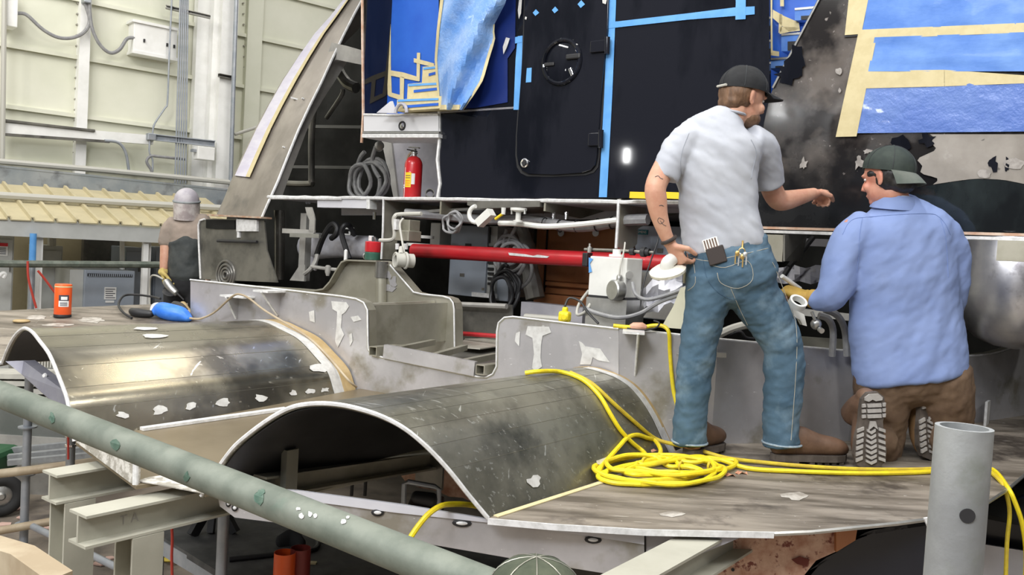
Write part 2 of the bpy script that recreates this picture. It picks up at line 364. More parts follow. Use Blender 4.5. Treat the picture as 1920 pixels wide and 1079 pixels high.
MT['framegrey'] = M('frame_grey', (.32,.31,.29), .5, .2, c2=(.42,.41,.38), scale=5)
MT['darkmet2'] = M('dark_boss', (.22,.215,.20), .28, .7, c2=(.30,.29,.27), scale=8)
MT['shade_liner2'] = M('stringer_dark', (.10,.10,.095), .5, .2)
MT['cream2'] = M('cream_moulding', (.66,.64,.48), .5, c2=(.58,.56,.42), scale=4)
MT['greenmark'] = M('green_paint_mark', (.05,.105,.075), .6, .1, c2=(.09,.14,.105), scale=60)
MT['darkply'] = M('dark_decking', (.045,.045,.045), .7, c2=(.09,.088,.085), scale=6)
MT['red2'] = M('dull_red_can', (.20,.025,.02), .5)
MT['leaf'] = M('dry_leaf', (.45,.20,.12), .7, c2=(.6,.33,.2), scale=30)
MT['redstr2'] = M('red_brown_knot', (.15,.03,.02), .8)
MT['blacknavy'] = M('black_navy', (.008,.010,.018), .3, coat=.2)
MT['binn'] = M('dark_bin', (.10,.11,.10), .6, c2=(.15,.155,.145), scale=3)
MT['plank'] = M('pale_plank', (.52,.51,.45), .7, c2=(.42,.41,.37), scale=8)
MT['scrap'] = M('pink_scrap', (.62,.42,.35), .8)
MT['capseam'] = M('cap_seam', (.05,.055,.06), .9)
MT['capbrim'] = M('grey_green_brim', (.10,.12,.105), .85, c2=(.14,.155,.135), scale=16)
MT['chamst2'] = M('tshirt_seam', (.33,.35,.40), .9)
MT['denimdark'] = M('denim_dark_seam', (.05,.10,.16), .9)
MT['jeanst2'] = M('frayed_hem', (.22,.30,.37), .9, c2=(.34,.40,.44), scale=60)
MT['strap'] = M('dark_leather', (.035,.025,.022), .6)
MT['brass'] = M('brass', (.62,.42,.15), .35, .9)
MT['tattoo'] = M('tattoo_ink', (.10,.085,.085), .7)
MT['hoodl'] = M('hood_lavender', (.56,.53,.56), .5, c2=(.42,.39,.44), scale=10)
MT['lavmetal2'] = M('lavender_grey_strip', (.22,.22,.27), .5, .3, c2=(.28,.28,.32), scale=6)
# ================================================================ SETTING
AXW = (WD, WN, ZUP)
b = MB(); b.box((0, 10, -.1), (46, 34, .2)); struct('floor', b, MT['floor'])
b = MB(); b.box(W0 + V((0,0,4.5-W0.z)) - WN*.1 + WD*1.5, (26, .2, 9.0), AXW); wall = struct('wall_left', b, MT['wall'])
def wallbox(b, px0, px1, py0, py1, off0, off1, z=None, bevel=0):
    xm, ym = (px0+px1)/2, (py0+py1)/2
    w = (PW(px1, ym, off1) - PW(px0, ym, off1)).dot(WD); c = PW(xm, ym, off1)
    if z: z0, z1 = z
    else: z0, z1 = PW(xm, py1, off1).z, PW(xm, py0, off1).z
    c = V((c.x, c.y, (z0+z1)/2)) - WN*(off1-off0)/2
    b.box(c, (w, off1-off0, z1-z0), AXW, bevel); return c
for py in (-62, 37, 138, 240, 330):
    z = PW(327, py).z; b = MB()
    c = W0 + WD*1.5; b.box(V((c.x, c.y, z)) + WN*.03, (25, .06, .018), AXW); b.box(V((c.x, c.y, z-.02)) + WN*.055, (25, .012, .05), AXW)
    struct('girt', b, MT['wall'], wall)
b = MB(); wallbox(b, 148, 168, 0, 230, 0, .14, (0, 9)); struct('wall_post', b, MT['wallw'], wall)
b = MB(); wallbox(b, 462, 490, 0, 230, 0, .10, (0, 9)); struct('wall_post', b, MT['wall'], wall)
# the big white building column: flange, web, flange
b = MB(); wallbox(b, 364, 394, 60, 320, .02, .16, (0, 9)); wallbox(b, 394, 410, 60, 320, .02, .32, (0, 9)); wallbox(b, 410, 440, 60, 320, .02, .46, (0, 9))
struct('trim_1', b, MT['wallw'])
# rivet dots along the posts
b = MB()
for px0, px1, k in ((145, 138, 15), (456, 462, 15)):
    for i in range(k):
        p = PW(px0+(px1-px0)*i/k, 6+20*i, .02); b.cyl(p-WN*.03, p+WN*.02, .012, seg=8)
struct('rivet_line', b, MT['fadeink'], wall)
# horizontal raceway and pipes on the wall
def pipe_thing(name, label, cat, path, r, m, group=None, seg=8, n=5):
    b = MB(); b.tube(cr(path, n) if n else path, r, seg); return tag(obj(name, b, m), label, cat, group)
b = MB(); p0, p1 = PW(2, 240, .22), PW(285, 263, .22); b.beam(p0, p1, rsec(.10, .13)); rw = obj('cable_raceway', b, MT['wallw']); tag(rw, 'long white horizontal cable raceway on the cream building wall', 'raceway')
b = MB(); p0, p1 = PW(2, 226, .24), PW(176, 246, .24); b.beam(p0, p1, rsec(.10, .035))
for i in range(26):
    p = p0.lerp(p1, (i+.5)/26); b.box(p+WN*.052, (.045, .01, .022), AXW)
obj('slotted_strut', b, MT['darkmet'], rw)
b = MB(); p0, p1 = PW(2, 252, .26), PW(205, 266, .26); b.beam(p0, p1, rsec(.05, .035)); obj('dark_conduit', b, MT['darkmet'], rw)
b = MB(); b.beam(PW(292, 258, .3), PW(403, 270, .5), csec(.07, .09, .012)); tag(obj('strut_channel', b, MT['galv2']), 'grey steel strut carrying the conduit bundle across the white column', 'strut')
b = MB(); b.beam(PW(311, 13, .2), PW(394, 32, .5), csec(.06, .05, .01)); tag(obj('strut_channel', b, MT['darkmet']), 'dark slotted strut behind the conduits near the top of the picture', 'strut')
b = MB(); b.beam(PW(410, 141, .5), PW(441, 147, .5), csec(.06, .05, .01)); tag(obj('strut_channel', b, MT['darkmet']), 'short dark strut clamping the grey downpipe to the white column', 'strut')
for i in range(5):
    x0, x1 = 338+i*3.6, 328+i*5.0
    b = MB(); b.tube([PW(x0+.6, -60, .36), PW(x0, 0, .36), PW((x0+x1)/2, 175, .36), PW(x1, 345, .36)], .013, 8)
    tag(obj('conduit', b, MT['galv2']), 'thin vertical metal conduit in the bundle of five beside the white column', 'conduit', 'conduit bundle on the wall')
pipe_thing('conduit', 'single bent grey conduit dropping to the small junction box', 'conduit', [PW(323,-40,.3), PW(322,0,.3), PW(317,110,.3), PW(314,190,.3), PW(309,203,.3), PW(290,232,.3), PW(286,250,.3)], .013, MT['galv2'], n=4)
b = MB(); wallbox(b, 278, 293, 250, 263, .25, .36, bevel=.008); jb = obj('junction_box', b, MT['galv2']); tag(jb, 'small grey junction box under the single bent conduit', 'junction box')
pipe_thing('conduit', 'bent grey conduit below the small junction box', 'conduit', [PW(281,263,.3), PW(280,285,.3), PW(286,300,.3), PW(286,322,.3)], .013, MT['galv2'])
pipe_thing('cable', 'dark cable looping back from the conduit bundle to the lower pipe', 'cable', [PW(347,299,.3), PW(300,294,.3), PW(283,293,.3), PW(275,303,.3), PW(283,318,.3), PW(286,328,.3)], .02, MT['greycable'])
pipe_thing('conduit', 'pair of grey conduits curving down out of the white raceway', 'conduit', [PW(196,264,.28), PW(222,268,.28), PW(236,288,.28), PW(242,326,.28)], .02, MT['galv2'])
pipe_thing('cable', 'grey flexible cable sagging to the box at upper left', 'cable', [PW(33,25,.2), PW(50,28,.2), PW(80,55,.2), PW(108,70,.2), PW(135,71,.2), PW(158,60,.2), PW(168,38,.2), PW(160,5,.2), PW(158,-20,.2)], .024, MT['greycable'])
pipe_thing('cable', 'grey flexible cable sagging to the white wall panel', 'cable', [PW(165,-20,.22), PW(167,5,.22), PW(172,50,.22), PW(186,82,.22), PW(206,99,.22), PW(224,93,.22), PW(238,73,.22), PW(252,71,.22)], .024, MT['greycable'])
b = MB(); wallbox(b, 158, 172, -12, 5, .05, .28, bevel=.01); tag(obj('junction_box', b, MT['galv2']), 'grey junction box at the top where two flexible cables start', 'junction box')
pb = thing('wall_panel', 'white rectangular electrical panel box on the cream wall', 'panel', PW(290,77,0))
b = MB(); wallbox(b, 251, 333, 48, 104, .0, .24, bevel=.01); obj('housing', b, MT['wallw'], pb)
b = MB(); wallbox(b, 249, 335, 44, 49, .0, .27); wallbox(b, 249, 335, 101, 107, .0, .25); obj('cover_lip', b, MT['wallw'], pb)
for x, y in ((271,76),(314,84),(327,87)):
    b = MB(); wallbox(b, x-1.5, x+1.5, y-3, y+3, .24, .26); obj('latch', b, MT['dark'], pb)
b = MB(); wallbox(b, 11, 34, -20, 50, .05, .3, bevel=.01); tag(obj('electrical_box', b, MT['wallw']), 'white electrical box cut off by the top left of the picture', 'electrical box')
eb = thing('electrical_box', 'small white box at the foot of the white column', 'electrical box', PW(387,288,.3))
b = MB(); wallbox(b, 371, 403, 276, 300, .44, .62, bevel=.008); obj('housing', b, MT['wallw'], eb)
b = MB(); wallbox(b, 361, 371, 280, 285, .5, .58); obj('nipple', b, MT['galv2'], eb)
pipe_thing('downpipe', 'long grey vertical downpipe in front of the white column', 'pipe', [PW(445,-60,.6), PW(443,0,.6), PW(438,150,.6), PW(433,320,.6), PW(432,352,.6)], .032, MT['galv2'], n=0)
pipe_thing('downpipe', 'thin pale pipe running down the far left of the wall', 'pipe', [PW(10,-60,.35), PW(8,0,.35), PW(6,160,.35), PW(4,305,.35)], .032, MT['palecable'], n=0)
pipe_thing('wall_pipe', 'long pale horizontal pipe just above the blue-grey beam', 'pipe', [PW(-60,297,.6), PW(0,303,.6), PW(200,320,.6), PW(430,342,.6)], .038, MT['palecable'], n=0)
b = MB(); p0, p1 = PW(-120, 318, .8), PW(445, 373, .8); b.beam(p0, p1, isec(.2, .245, .025, .02)); 
for i in range(1): b.beam(p0-WN*-.085, p1-WN*-.085, rsec(.02, .2))
tag(obj('steel_beam', b, MT['crane']), 'stained blue-grey steel beam running along the wall above the lean-to roof', 'beam')
pipe_thing('wall_pipe', 'pale horizontal pipe lying over the ribbed lean-to roof', 'pipe', [PW(-60,362,1.7), PW(0,367,1.7), PW(200,379,1.7), PW(420,391,1.7)], .045, MT['palecable'], n=0)
pipe_thing('conduit', 'lower dark conduit run on the far wall above the masked shell', 'conduit', [PW(440,252,.4), PW(490,236,.4)], .025, MT['palecable'], n=0)
# lean-to electrical shelter: ribbed roof, fascia, posts
lt = thing('lean_to_roof', 'cream ribbed metal lean-to roof over the electrical cabinets', 'roof', PW(150,430,2.2))
rows = []
e0, e1 = PW(-80, 409, 2.4), PW(470, 434, 2.4); t0, t1 = PW(-80, 346, .9), PW(470, 398, .9)
nr = 14; dz_ = PW(150,352,.9).z - PW(150,413,2.4).z; th = .012; up = V((0,0,.035))
top, bot = [], []
for i in range(nr):
    for f, h in ((0,0),(.04,1),(.09,1),(.13,0),(.99,0)):
        k = (i+f)/nr; q_ = e0.lerp(e1, k); bot.append(q_+up*h); top.append(q_ - WN*1.5 + ZUP*dz_ + up*h)
b = MB(); b.sheet([top, bot], .012); obj('roof_sheet', b, MT['awn'], lt)
b = MB(); b.beam(PW(-80, 423, 2.34), PW(470, 451, 2.34), rsec(.08, .17)); obj('fascia', b, MT['cabl'], lt)
b = MB(); b.beam(PW(-80, 350, .9), PW(470, 402, .9), rsec(.1, .05)); obj('flashing', b, MT['awn'], lt)
def post(px, py, off, w, m, nm):
    c = PW(px, py, off); b = MB(); ztop = PW(px, 445, off).z; b.box(V((c.x, c.y, ztop/2)), (w, w, ztop), AXW); return obj(nm, b, m, lt)
post(68, 500, 2.3, .05, MT['wallw'], 'post'); post(76, 500, 2.3, .03, MT['wallw'], 'post'); post(271, 500, 2.3, .06, MT['wallw'], 'post'); post(279, 500, 2.25, .03, MT['wallw'], 'post')
b = MB(); c = PW(61, 480, 2.45); b.cyl(V((c.x, c.y, 0)), V((c.x, c.y, PW(61,490,2.45).z)), .032); sp = obj('pipe_post', b, MT['galv2']); tag(sp, 'grey scaffold standard with blue top in front of the lean-to', 'post')
b = MB(); b.cyl(V((c.x, c.y, PW(61,490,2.45).z)), V((c.x, c.y, PW(61,438,2.45).z)), .034); obj('blue_top', b, MT['btape'], sp)['label'] = 'bright blue painted top'
pipe_thing('guard_rail', 'grey horizontal scaffold rail in front of the electrical cabinets', 'rail', [PW(-80,494,2.75), PW(0,495,2.75), PW(330,497,2.75)], .038, MT['galv'], n=0)
pipe_thing('string', 'red cord hanging down the blue-topped post', 'cord', [PW(52,490,2.9), PW(53,520,2.9), PW(60,550,2.9), PW(68,578,2.9)], .012, MT['redstr'])
pipe_thing('string', 'red cord slanting from the rail towards the orange can', 'cord', [PW(71,508,2.9), PW(85,525,2.9), PW(103,549,2.9), PW(112,560,2.9)], .012, MT['redstr'])
# equipment under the roof
b = MB(); wallbox(b, -60, 360, 436, 640, .15, .18); tag(obj('back_panel', b, MT['tanwall']), 'tan back panel behind the cabinets under the lean-to', 'panel')
def cabinet(px0, px1, py0, off0, off1, m, label, louvre=False):
    t = thing('electrical_cabinet', label, 'electrical cabinet', PW((px0+px1)/2, py0, off1)*V((1,1,0)) if False else V((PW((px0+px1)/2, py0, off1).x, PW((px0+px1)/2, py0, off1).y, 0)), 'cabinets under the lean-to')
    z1 = PW((px0+px1)/2, py0, off1).z
    b = MB(); wallbox(b, px0, px1, py0, 600, off0, off1, (0, z1), bevel=.01); obj('housing', b, m, t)
    b = MB(); wallbox(b, px0+3, px1-3, py0, 600, off1, off1+.02, (.12, z1-.06)); d = obj('door', b, m, t)
    b = MB(); wallbox(b, px1-7, px1-5, 500, 510, off1+.02, off1+.05); obj('handle', b, MT['darkmet'], d)
    return t
c1 = cabinet(-25, 25, 439, 1.2, 1.9, MT['cabl'], 'pale cabinet with a red and white warning sign at the far left')
b = MB(); wallbox(b, -6, 15, 456, 480, 1.92, 1.93); obj('sign', b, MT['wlab'], c1)
b = MB(); wallbox(b, -6, 15, 456, 462, 1.93, 1.935); obj('sign_header', b, MT['redx'], c1)
for k in range(4):
    b = MB(); wallbox(b, -3, 11, 465+k*3.5, 466.2+k*3.5, 1.93, 1.934); obj('sign_line', b, MT['ink'], c1)
cabinet(76, 116, 461, .6, 1.25, MT['cabl'], 'pale grey cabinet with a pipe rising out of its top')
cabinet(233, 268, 464, .5, 1.1, MT['cab'], 'grey-blue cabinet between the dark gap and the white post')
cabinet(288, 335, 464, .4, .95, MT['cab'], 'grey-blue cabinet right behind the masked worker')
pipe_thing('riser_pipe', 'pale riser pipe on top of the pale grey cabinet', 'pipe', [PW(97,440,1.2), PW(97,463,1.2)], .05, MT['palecable'], n=0)
pipe_thing('riser_pipe', 'light conduit riser left of the white post under the lean-to', 'pipe', [PW(229,440,1.6), PW(229,508,1.6)], .03, MT['wallw'], n=0)
b = MB(); wallbox(b, 157, 230, 438, 505, .2, .3); tag(obj('dark_backing', b, MT['darkmet']), 'dark grey sheet standing in for the dark gap behind the transformer', 'panel')  # dark sheet put where the gap between cabinets is dark
tr = thing('transformer', 'grey dry-type transformer with top louvre and white data label', 'transformer', V((PW(195,575,2.0).x, PW(195,575,2.0).y, 0)))
zt = PW(195, 507, 2.0).z
b = MB(); wallbox(b, 158, 253, 507, 580, 1.3, 2.0, (.4, zt), bevel=.012); obj('housing', b, MT['cab'], tr)
b = MB(); wallbox(b, 130, 158, 507, 580, 1.3, 1.96, (.4, zt-.005)); obj('side_cover', b, MT['cabl'], tr)['label'] = 'pale side cover'
b = MB(); wallbox(b, 165, 249, 514, 519, 2.0, 2.012)
obj('vent', b, MT['dark'], tr)
for i in range(22):
    b = MB(); x = 167+i*3.75; wallbox(b, x, x+1.5, 514, 519, 2.012, 2.02); obj('vent_slat', b, MT['cab'], tr)
b = MB(); wallbox(b, 196, 218, 539, 562, 2.0, 2.01); lb = obj('data_label', b, MT['wlab'], tr)
for k in range(5):
    b = MB(); wallbox(b, 198, 216-(k%2)*4, 542+k*4, 543.3+k*4, 2.01, 2.013); obj('text_line', b, MT['ink'], lb)
b = MB(); wallbox(b, 198, 214, 564, 568, 2.0, 2.01); obj('nameplate', b, MT['wlab'], tr)
b = MB(); wallbox(b, 150, 256, 575, 600, 1.2, 2.05, (0, .4)); obj('plinth', b, MT['cabl'], tr)
pipe_thing('faucet_handle', 'white curved lever at the far left edge beside the pale cabinet', 'lever', [PW(-4,521,2.2), PW(5,513,2.2), PW(10,515,2.2), PW(6,522,2.2)], .022, MT['wallw'])
# ================================================================ VESSEL STRUCTURE
from mathutils.bvhtree import BVHTree
K1, K2 = V((-1.297, 4.86, 0)), V((.455, 3.95, 0))
KD = (K2-K1).normalized(); KN = V((-KD.y, KD.x, 0))       # KN points away from the camera
K0 = V((-1.888, 5.167, 0)); _k = PP(1340, 832); K3 = V((_k.x, _k.y, 0)); _k = PP(1600, 826); K4 = V((_k.x, _k.y, 0)); _k = PP(1960, 772); K5 = V((_k.x, _k.y, 0))
KS = [K0 - KD*.02, K2, K3, K4, K5]
def PK(px, py, off=0.0): return hitp(px, py, K1 + KN*off, KN)
def PB(px, py, off=0.0):
    best = None
    for i in range(len(KS)-1):
        s, e = KS[i], KS[i+1]; d = (e-s).normalized(); n = V((-d.y, d.x, 0)); q = hitp(px, py, s + n*off, n)
        t = (V((q.x, q.y, 0))-s).dot(d)/(e-s).length
        if -.001 <= t <= 1.001 or (i == 0 and t < 0) or (i == len(KS)-2 and t > 1): best = q; break
    return best
def bnorm(px):                        # outward (towards camera) normal of the bulkhead at this column
    a_, b_ = PB(px-3, 640), PB(px+3, 640); d = V((b_.x-a_.x, b_.y-a_.y, 0)).normalized(); return V((d.y, -d.x, 0))
def bulk_a(p):                        # bulkhead a-coordinate at P-coordinate p
    for i in range(len(KS)-1):
        p0, p1 = cp(KS[i]), cp(KS[i+1])
        if p <= p1 or i == len(KS)-2: return ca(KS[i]) + (ca(KS[i+1])-ca(KS[i]))*(p-p0)/(p1-p0)
def lerp_tab(tab, x):
    for (x0, y0), (x1, y1) in zip(tab, tab[1:]):
        if x <= x1: return y0+(y1-y0)*(x-x0)/(x1-x0)
    return tab[-1][1]
# ---- long bulkhead
bk = thing('bulkhead', 'long ground aluminium bulkhead with a cut-out between the two vaulted housings', 'bulkhead', V((K2.x, K2.y, plz(K2.x, K2.y))))
out = [(357,525),(500,540),(640,556),(668,561),(682,568),(689,582),(690,640),(691,656),(700,667),(800,688),(895,707),(912,708),(924,702),(931,688),(932,622),(935,606),(946,596),(962,594.5),(1060,606),(1160,617)]
b = MB(); pl = [PK(x, y) for x, y in out] + [PK(1160,735), PK(930,760), PK(655,790), PK(500,700), PK(357,640)]
b.prism(pl, KN*.012); obj('front_plate', b, MT['bulk'], bk)
b = MB(); fl = [PK(x, y) for x, y in out]
b.sheet([[q - KN*.001 for q in fl], [q + KN*.075 for q in fl]], .008); obj('edge_flange', b, MT['olive'], bk)
b = MB(); b.tube([q - KN*.002 + ZUP*.001 for q in fl], .0045, 6); obj('flange_lip', b, MT['edge'], bk)
top2 = [(1160,617),(1205,622),(1340,637),(1590,660),(1640,664),(1800,669),(1840,668),(1870,663),(1905,650),(1930,634)]
cols = [1161,1180,1205,1260,1320,1345,1400,1480,1560,1600,1640,1700,1760,1800,1830,1855,1880,1905,1930]
tp = [PB(x, lerp_tab(top2, x)) for x in cols]
b = MB(); b.sheet([tp, [V((q.x, q.y, plz(q.x, q.y)-.01)) for q in tp]], .012); obj('side_plate', b, MT['bulk'], bk)
b = MB(); b.sheet([[q + ZUP*.004 for q in tp], [q + YA*.07 + ZUP*.004 for q in tp]], .008); obj('edge_flange', b, MT['olive'], bk)
b = MB(); b.tube([q + ZUP*.004 - YA*.004 for q in tp], .005, 6); obj('flange_lip', b, MT['edge'], bk)
def bracket(px0, px1, pyt, webpx, pyb, outd):
    xm = (px0+px1)/2; c = PB(xm, pyt); n = bnorm(xm) if px0 > 1150 else -KN; d = V((-n.y, n.x, 0)); w_ = abs((PB(px1, pyt)-PB(px0, pyt)).dot(d))
    b = MB(); b.box(c + n*outd/2, (w_, outd, .010), (d, n, ZUP)); pt = obj('bracket_plate', b, MT['edge'], bk)
    t = PB(webpx, pyt+1); zb = PB(webpx, pyb).z
    b = MB(); b.prism([t, t + n*outd, V((t.x, t.y, zb)) + n*.006, V((t.x, t.y, zb))], d*.008); wb_ = obj('web', b, MT['bulk'], pt)
    b = MB(); b.tube([t + n*(outd+.002), V((t.x, t.y, zb)) + n*.010], .005, 6); obj('web_edge', b, MT['edge'], wb_)
bracket(434, 478, 556, 446, 598, .09); bracket(508, 536, 546, 524, 592, .14); bracket(1168, 1208, 620, 1196, 705, .15)
def patch(poly, fn, m, parent, nm, n, th=.002, off=.002):
    pts = [fn(x, y) + n*off for x, y in poly]; b = MB(); b.prism(pts, n*th); return obj(nm, b, m, parent)
def blobpoly(cx, cy, rx, ry, k=14, j=.35, rot=0):
    r = []
    for i in range(k):
        t = 2*PI*i/k; q = 1 + random.uniform(-j, j); x, y = rx*q*math.cos(t), ry*q*math.sin(t)
        r.append((cx + x*math.cos(rot)-y*math.sin(rot), cy + x*math.sin(rot)+y*math.cos(rot)))
    return r
for poly in ([(622,565),(650,567),(655,575),(648,586),(642,590),(640,615),(646,628),(640,640),(634,652),(629,640),(632,610),(633,585),(624,580)],
             [(580,585),(590,582),(591,605),(582,602)],[(658,595),(672,592),(678,600),(664,604)],[(655,628),(660,625),(662,640),(657,650)],
             [(990,612),(1030,613),(1034,624),(1018,630),(1015,648),(1014,672),(1017,688),(1005,696),(998,690),(1002,664),(999,634),(986,628)],
             [(1086,640),(1092,643),(1098,650),(1126,654),(1134,666),(1144,680),(1122,676),(1112,670),(1108,684),(1088,684),(1092,664)],[(968,625),(976,622),(974,650),(966,640)]):
    patch(poly, PK, MT['smear'], bk, 'filler_smear', -KN)
patch([(520,646),(560,650),(612,676),(640,700),(664,728),(640,745),(600,700)], lambda x, y: PK(x, y), MT['brown2'], bk, 'adhesive_stain', -KN, off=.001)
for poly in (blobpoly(1352,690,14,45,18,.4), blobpoly(1395,790,26,30,18,.5), blobpoly(1560,800,34,24,18,.4), blobpoly(1480,700,30,22,18,.3)):
    n = bnorm(poly[0][0]); patch(poly, lambda x, y: PB(x, y), MT['smear'], bk, 'filler_smear', n, off=.003)
b = MB(); b.beam(PB(1267,664) - YA*.06, PB(1290,662) - YA*.02, rsec(.02,.012)); obj('lifting_lug', b, MT['steel'], bk)
b = MB(); b.beam(PB(1330,663)-YA*.05, PB(1356,664)-YA*.05, rsec(.02,.02)); obj('lifting_lug', b, MT['steel'], bk)
b = MB(); b.prism([PB(1572,702)-YA*.004, PB(1590,694)-YA*.004, PB(1600,700)-YA*.004, PB(1588,706)-YA*.004], -YA*.004); obj('weld_scar', b, MT['dark'], bk)
# ---- vaulted housings
def vault(nm, label, pxs, plane_pts, m, rear_steps=10):
    a0, b0, c0 = plane_pts; n = (b0-a0).cross(c0-a0).normalized()
    prof = cr([hitp(x, y, a0, n) for x, y in pxs], 5)
    t = thing(nm, label, 'vaulted housing', a0)
    rows = []
    for k in range(rear_steps+1):
        rows.append([q + A*max(bulk_a(cp(q)) - .012 - ca(q), .05)*k/rear_steps for q in prof])
    b = MB(); b.sheet(rows, .010); b.smooth = True; ob = obj('shell', b, m, t)
    tb = bmesh.new(); vv = [[tb.verts.new(p) for p in r] for r in rows]
    for i in range(len(vv)-1):
        for j in range(len(vv[i])-1): tb.faces.new([vv[i][j], vv[i][j+1], vv[i+1][j+1], vv[i+1][j]])
    tb.normal_update(); bv = BVHTree.FromBMesh(tb); tb.free()
    b = MB(); nz = len(prof); cen = sum(prof, V())/nz
    b.sheet([[q + (V((cen.x, cen.y, cen.z-.15)) + A*A.dot(q-cen) - q).normalized()*.012 + A*(.01 if k == 0 else 0) for q in r] for k, r in enumerate(rows)], .004); b.smooth = True; obj('inner_shade_sheet', b, MT['shade_liner'], t)['label'] = 'dark sheet added for the shade inside'  # dark sheet added under the shell so the inside looks shaded
    b = MB(); b.tube([q - A*.001 for q in prof], .0075, 6); obj('cut_edge', b, MT['edge'], t)['label'] = 'bright freshly cut front edge'
    return t, prof, rows, bv
R2 = PP(915, 972); L2 = W(378, 930, 2.89); A2 = W(600, 757, 2.72)
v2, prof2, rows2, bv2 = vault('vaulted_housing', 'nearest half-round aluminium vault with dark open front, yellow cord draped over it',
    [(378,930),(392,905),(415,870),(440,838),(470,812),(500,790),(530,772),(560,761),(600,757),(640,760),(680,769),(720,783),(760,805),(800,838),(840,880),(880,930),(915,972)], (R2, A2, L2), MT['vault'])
R1 = PP(140, 828); L1 = V((-2.403, 4.15, CAMZ-.659)); A1 = W(48, 616, 3.8)
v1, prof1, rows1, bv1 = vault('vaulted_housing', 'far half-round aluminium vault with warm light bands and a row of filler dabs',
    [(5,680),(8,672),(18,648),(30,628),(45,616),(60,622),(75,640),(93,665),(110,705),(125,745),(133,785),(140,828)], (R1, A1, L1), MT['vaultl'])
def on(bv, px, py, off=.0):
    r = ray(px, py).normalized(); h = bv.ray_cast(EYE, r)
    if h[0] is None: return None
    n = h[1] if h[1].dot(r) < 0 else -h[1]
    return h[0] + n*off, n
def vpatch(bv, poly, m, parent, nm, off=.003):
    hs = [on(bv, x, y, off) for x, y in poly]
    if any(h is None for h in hs): return
    b = MB(); n = sum((h[1] for h in hs), V()).normalized(); b.prism([h[0] for h in hs], n*.0015); obj(nm, b, m, parent)
for x, y, r in ((228,778,11),(298,771,13),(357,761,11),(420,756,13),(487,746,11),(549,739,9),(583,734,9),(608,732,7)):
    vpatch(bv1, blobpoly(x, y, r, r*.62, 11, .4), MT['smear'], v1, 'filler_dab')
for x, y, rx, ry in ((272,618,20,3),(288,631,22,4),(600,690,16,8)): vpatch(bv1, blobpoly(x, y, rx, ry, 11, .3), MT['smear'], v1, 'filler_dab')
for x, y, r in ((1000,903,12),(1130,868,10)): vpatch(bv2, blobpoly(x, y, r, r*.8, 11, .4), MT['smear'], v2, 'filler_dab')
def seam(rows, j, k0, k1, m, parent, r=.0005):
    pts = [rows[k][j] for k in range(k0, k1+1)]; c = sum((rows[k][len(rows[k])//2] for k in range(k0, k1+1)), V())/(k1-k0+1)
    b = MB(); b.tube([p + ZUP*.0004 + P*.0004 for p in pts], r, 5); obj('seam', b, m, parent)
for j in (44, 50, 55, 60, 65, 70): seam(rows2, j, 0, 10, MT['seamm'], v2)
for j in (28, 33, 38, 43, 48): seam(rows1, j, 0, 10, MT['seamm'], v1, .0005)
# rear bands of cream masking on both vaults and base strips
def rearband(rows, j0, j1, f0, f1, m, parent, nm):
    n = len(rows)-1
    def at(j, f):
        return rows[0][j].lerp(rows[n][j], f)
    mid = sum((at(j, f0) for j in range(j0, j1)), V())/(j1-j0) - ZUP*.2
    g = [[at(j, f) + (at(j, f)-mid - A*((at(j, f)-mid).dot(A))).normalized()*.004 for j in range(j0, j1+1)] for f in (f0, (f0+f1)/2, f1)]
    b = MB(); b.sheet(g, .002); obj(nm, b, m, parent)
rearband(rows2, 42, len(rows2[0])-2, .955, .995, MT['smear'], v2, 'sealant_band'); rearband(rows2, 36, len(rows2[0])-1, .985, 1.0, MT['brown2'], v2, 'adhesive_band')
rearband(rows1, 20, len(rows1[0])-2, .90, .945, MT['smear'], v1, 'sealant_band'); rearband(rows1, 20, len(rows1[0])-2, .945, 1.0, MT['brown2'], v1, 'adhesive_band')
def strip_on_plate(px0, py0, px1, py1, w_, m, parent, nm, h=.006):
    p0, p1 = PP(px0, py0), PP(px1, py1); d = (p1-p0).normalized(); s = d.cross(ZUP).normalized()
    b = MB(); b.prism([p0, p1, p1 + s*w_, p0 + s*w_], ZUP*h); return obj(nm, b, m, parent)
strip_on_plate(262,806,532,768,.035,MT['edge'],v1,'base_angle',.012)
strip_on_plate(925,968,1128,903,.022,MT['cream'],v2,'base_tape',.003)
# inside vault 2: stiffener
b = MB(); i_ = 12; b.beam(prof2[i_] + A*.25 - ZUP*.01 + P*.012, prof2[i_] + A*.25 - ZUP*.20 + P*.012, rsec(.03,.05), up=A); obj('stiffener', b, MT['seamm'], v2)
# ---- deck plates
dp = thing('deck_plate', 'worn brown-grey deck plate the two workers stand and kneel on', 'deck plate', PP(1400, 900))
ol = [(915,972),(1040,983),(1210,993),(1450,998),(1520,995),(1600,987),(1680,979),(1740,971),(1800,957),(1850,940),(1885,918),(1915,893),(1960,850)]
def pr0(p_): return V((p_.x, p_.y, plz(p_.x, p_.y)))
pp = [PP(x, y) for x, y in ol]; bk_ = [V((q.x, q.y, plz(q.x, q.y))) + YA*.0 for q in (K5, K4, K3)]
pd = [rows2[10][-1]*1.0]
poly = pp + [V((2.9, 4.0, plz(2.9, 4.0)))] + [V((q.x, q.y-.004, plz(q.x, q.y))) for q in (K5, K4, K3)] + [pr0(K3 - KD*.0 + V((-.06,.03,0))), PP(1130, 902)]
b = MB(); b.prism(poly, -ZUP*.014); obj('plate', b, MT['plate'], dp)
b = MB(); b.sheet([[q - YA*.002 + ZUP*.001 for q in pp[:4]], [q - YA*.002 - ZUP*.019 for q in pp[:4]]], .006); obj('front_edge', b, MT['edge'], dp)['label'] = 'bright white cut edge'
b = MB(); b.tube([q - ZUP*.007 for q in pp[3:]], .008, 6); obj('rounded_edge', b, MT['steel'], dp)
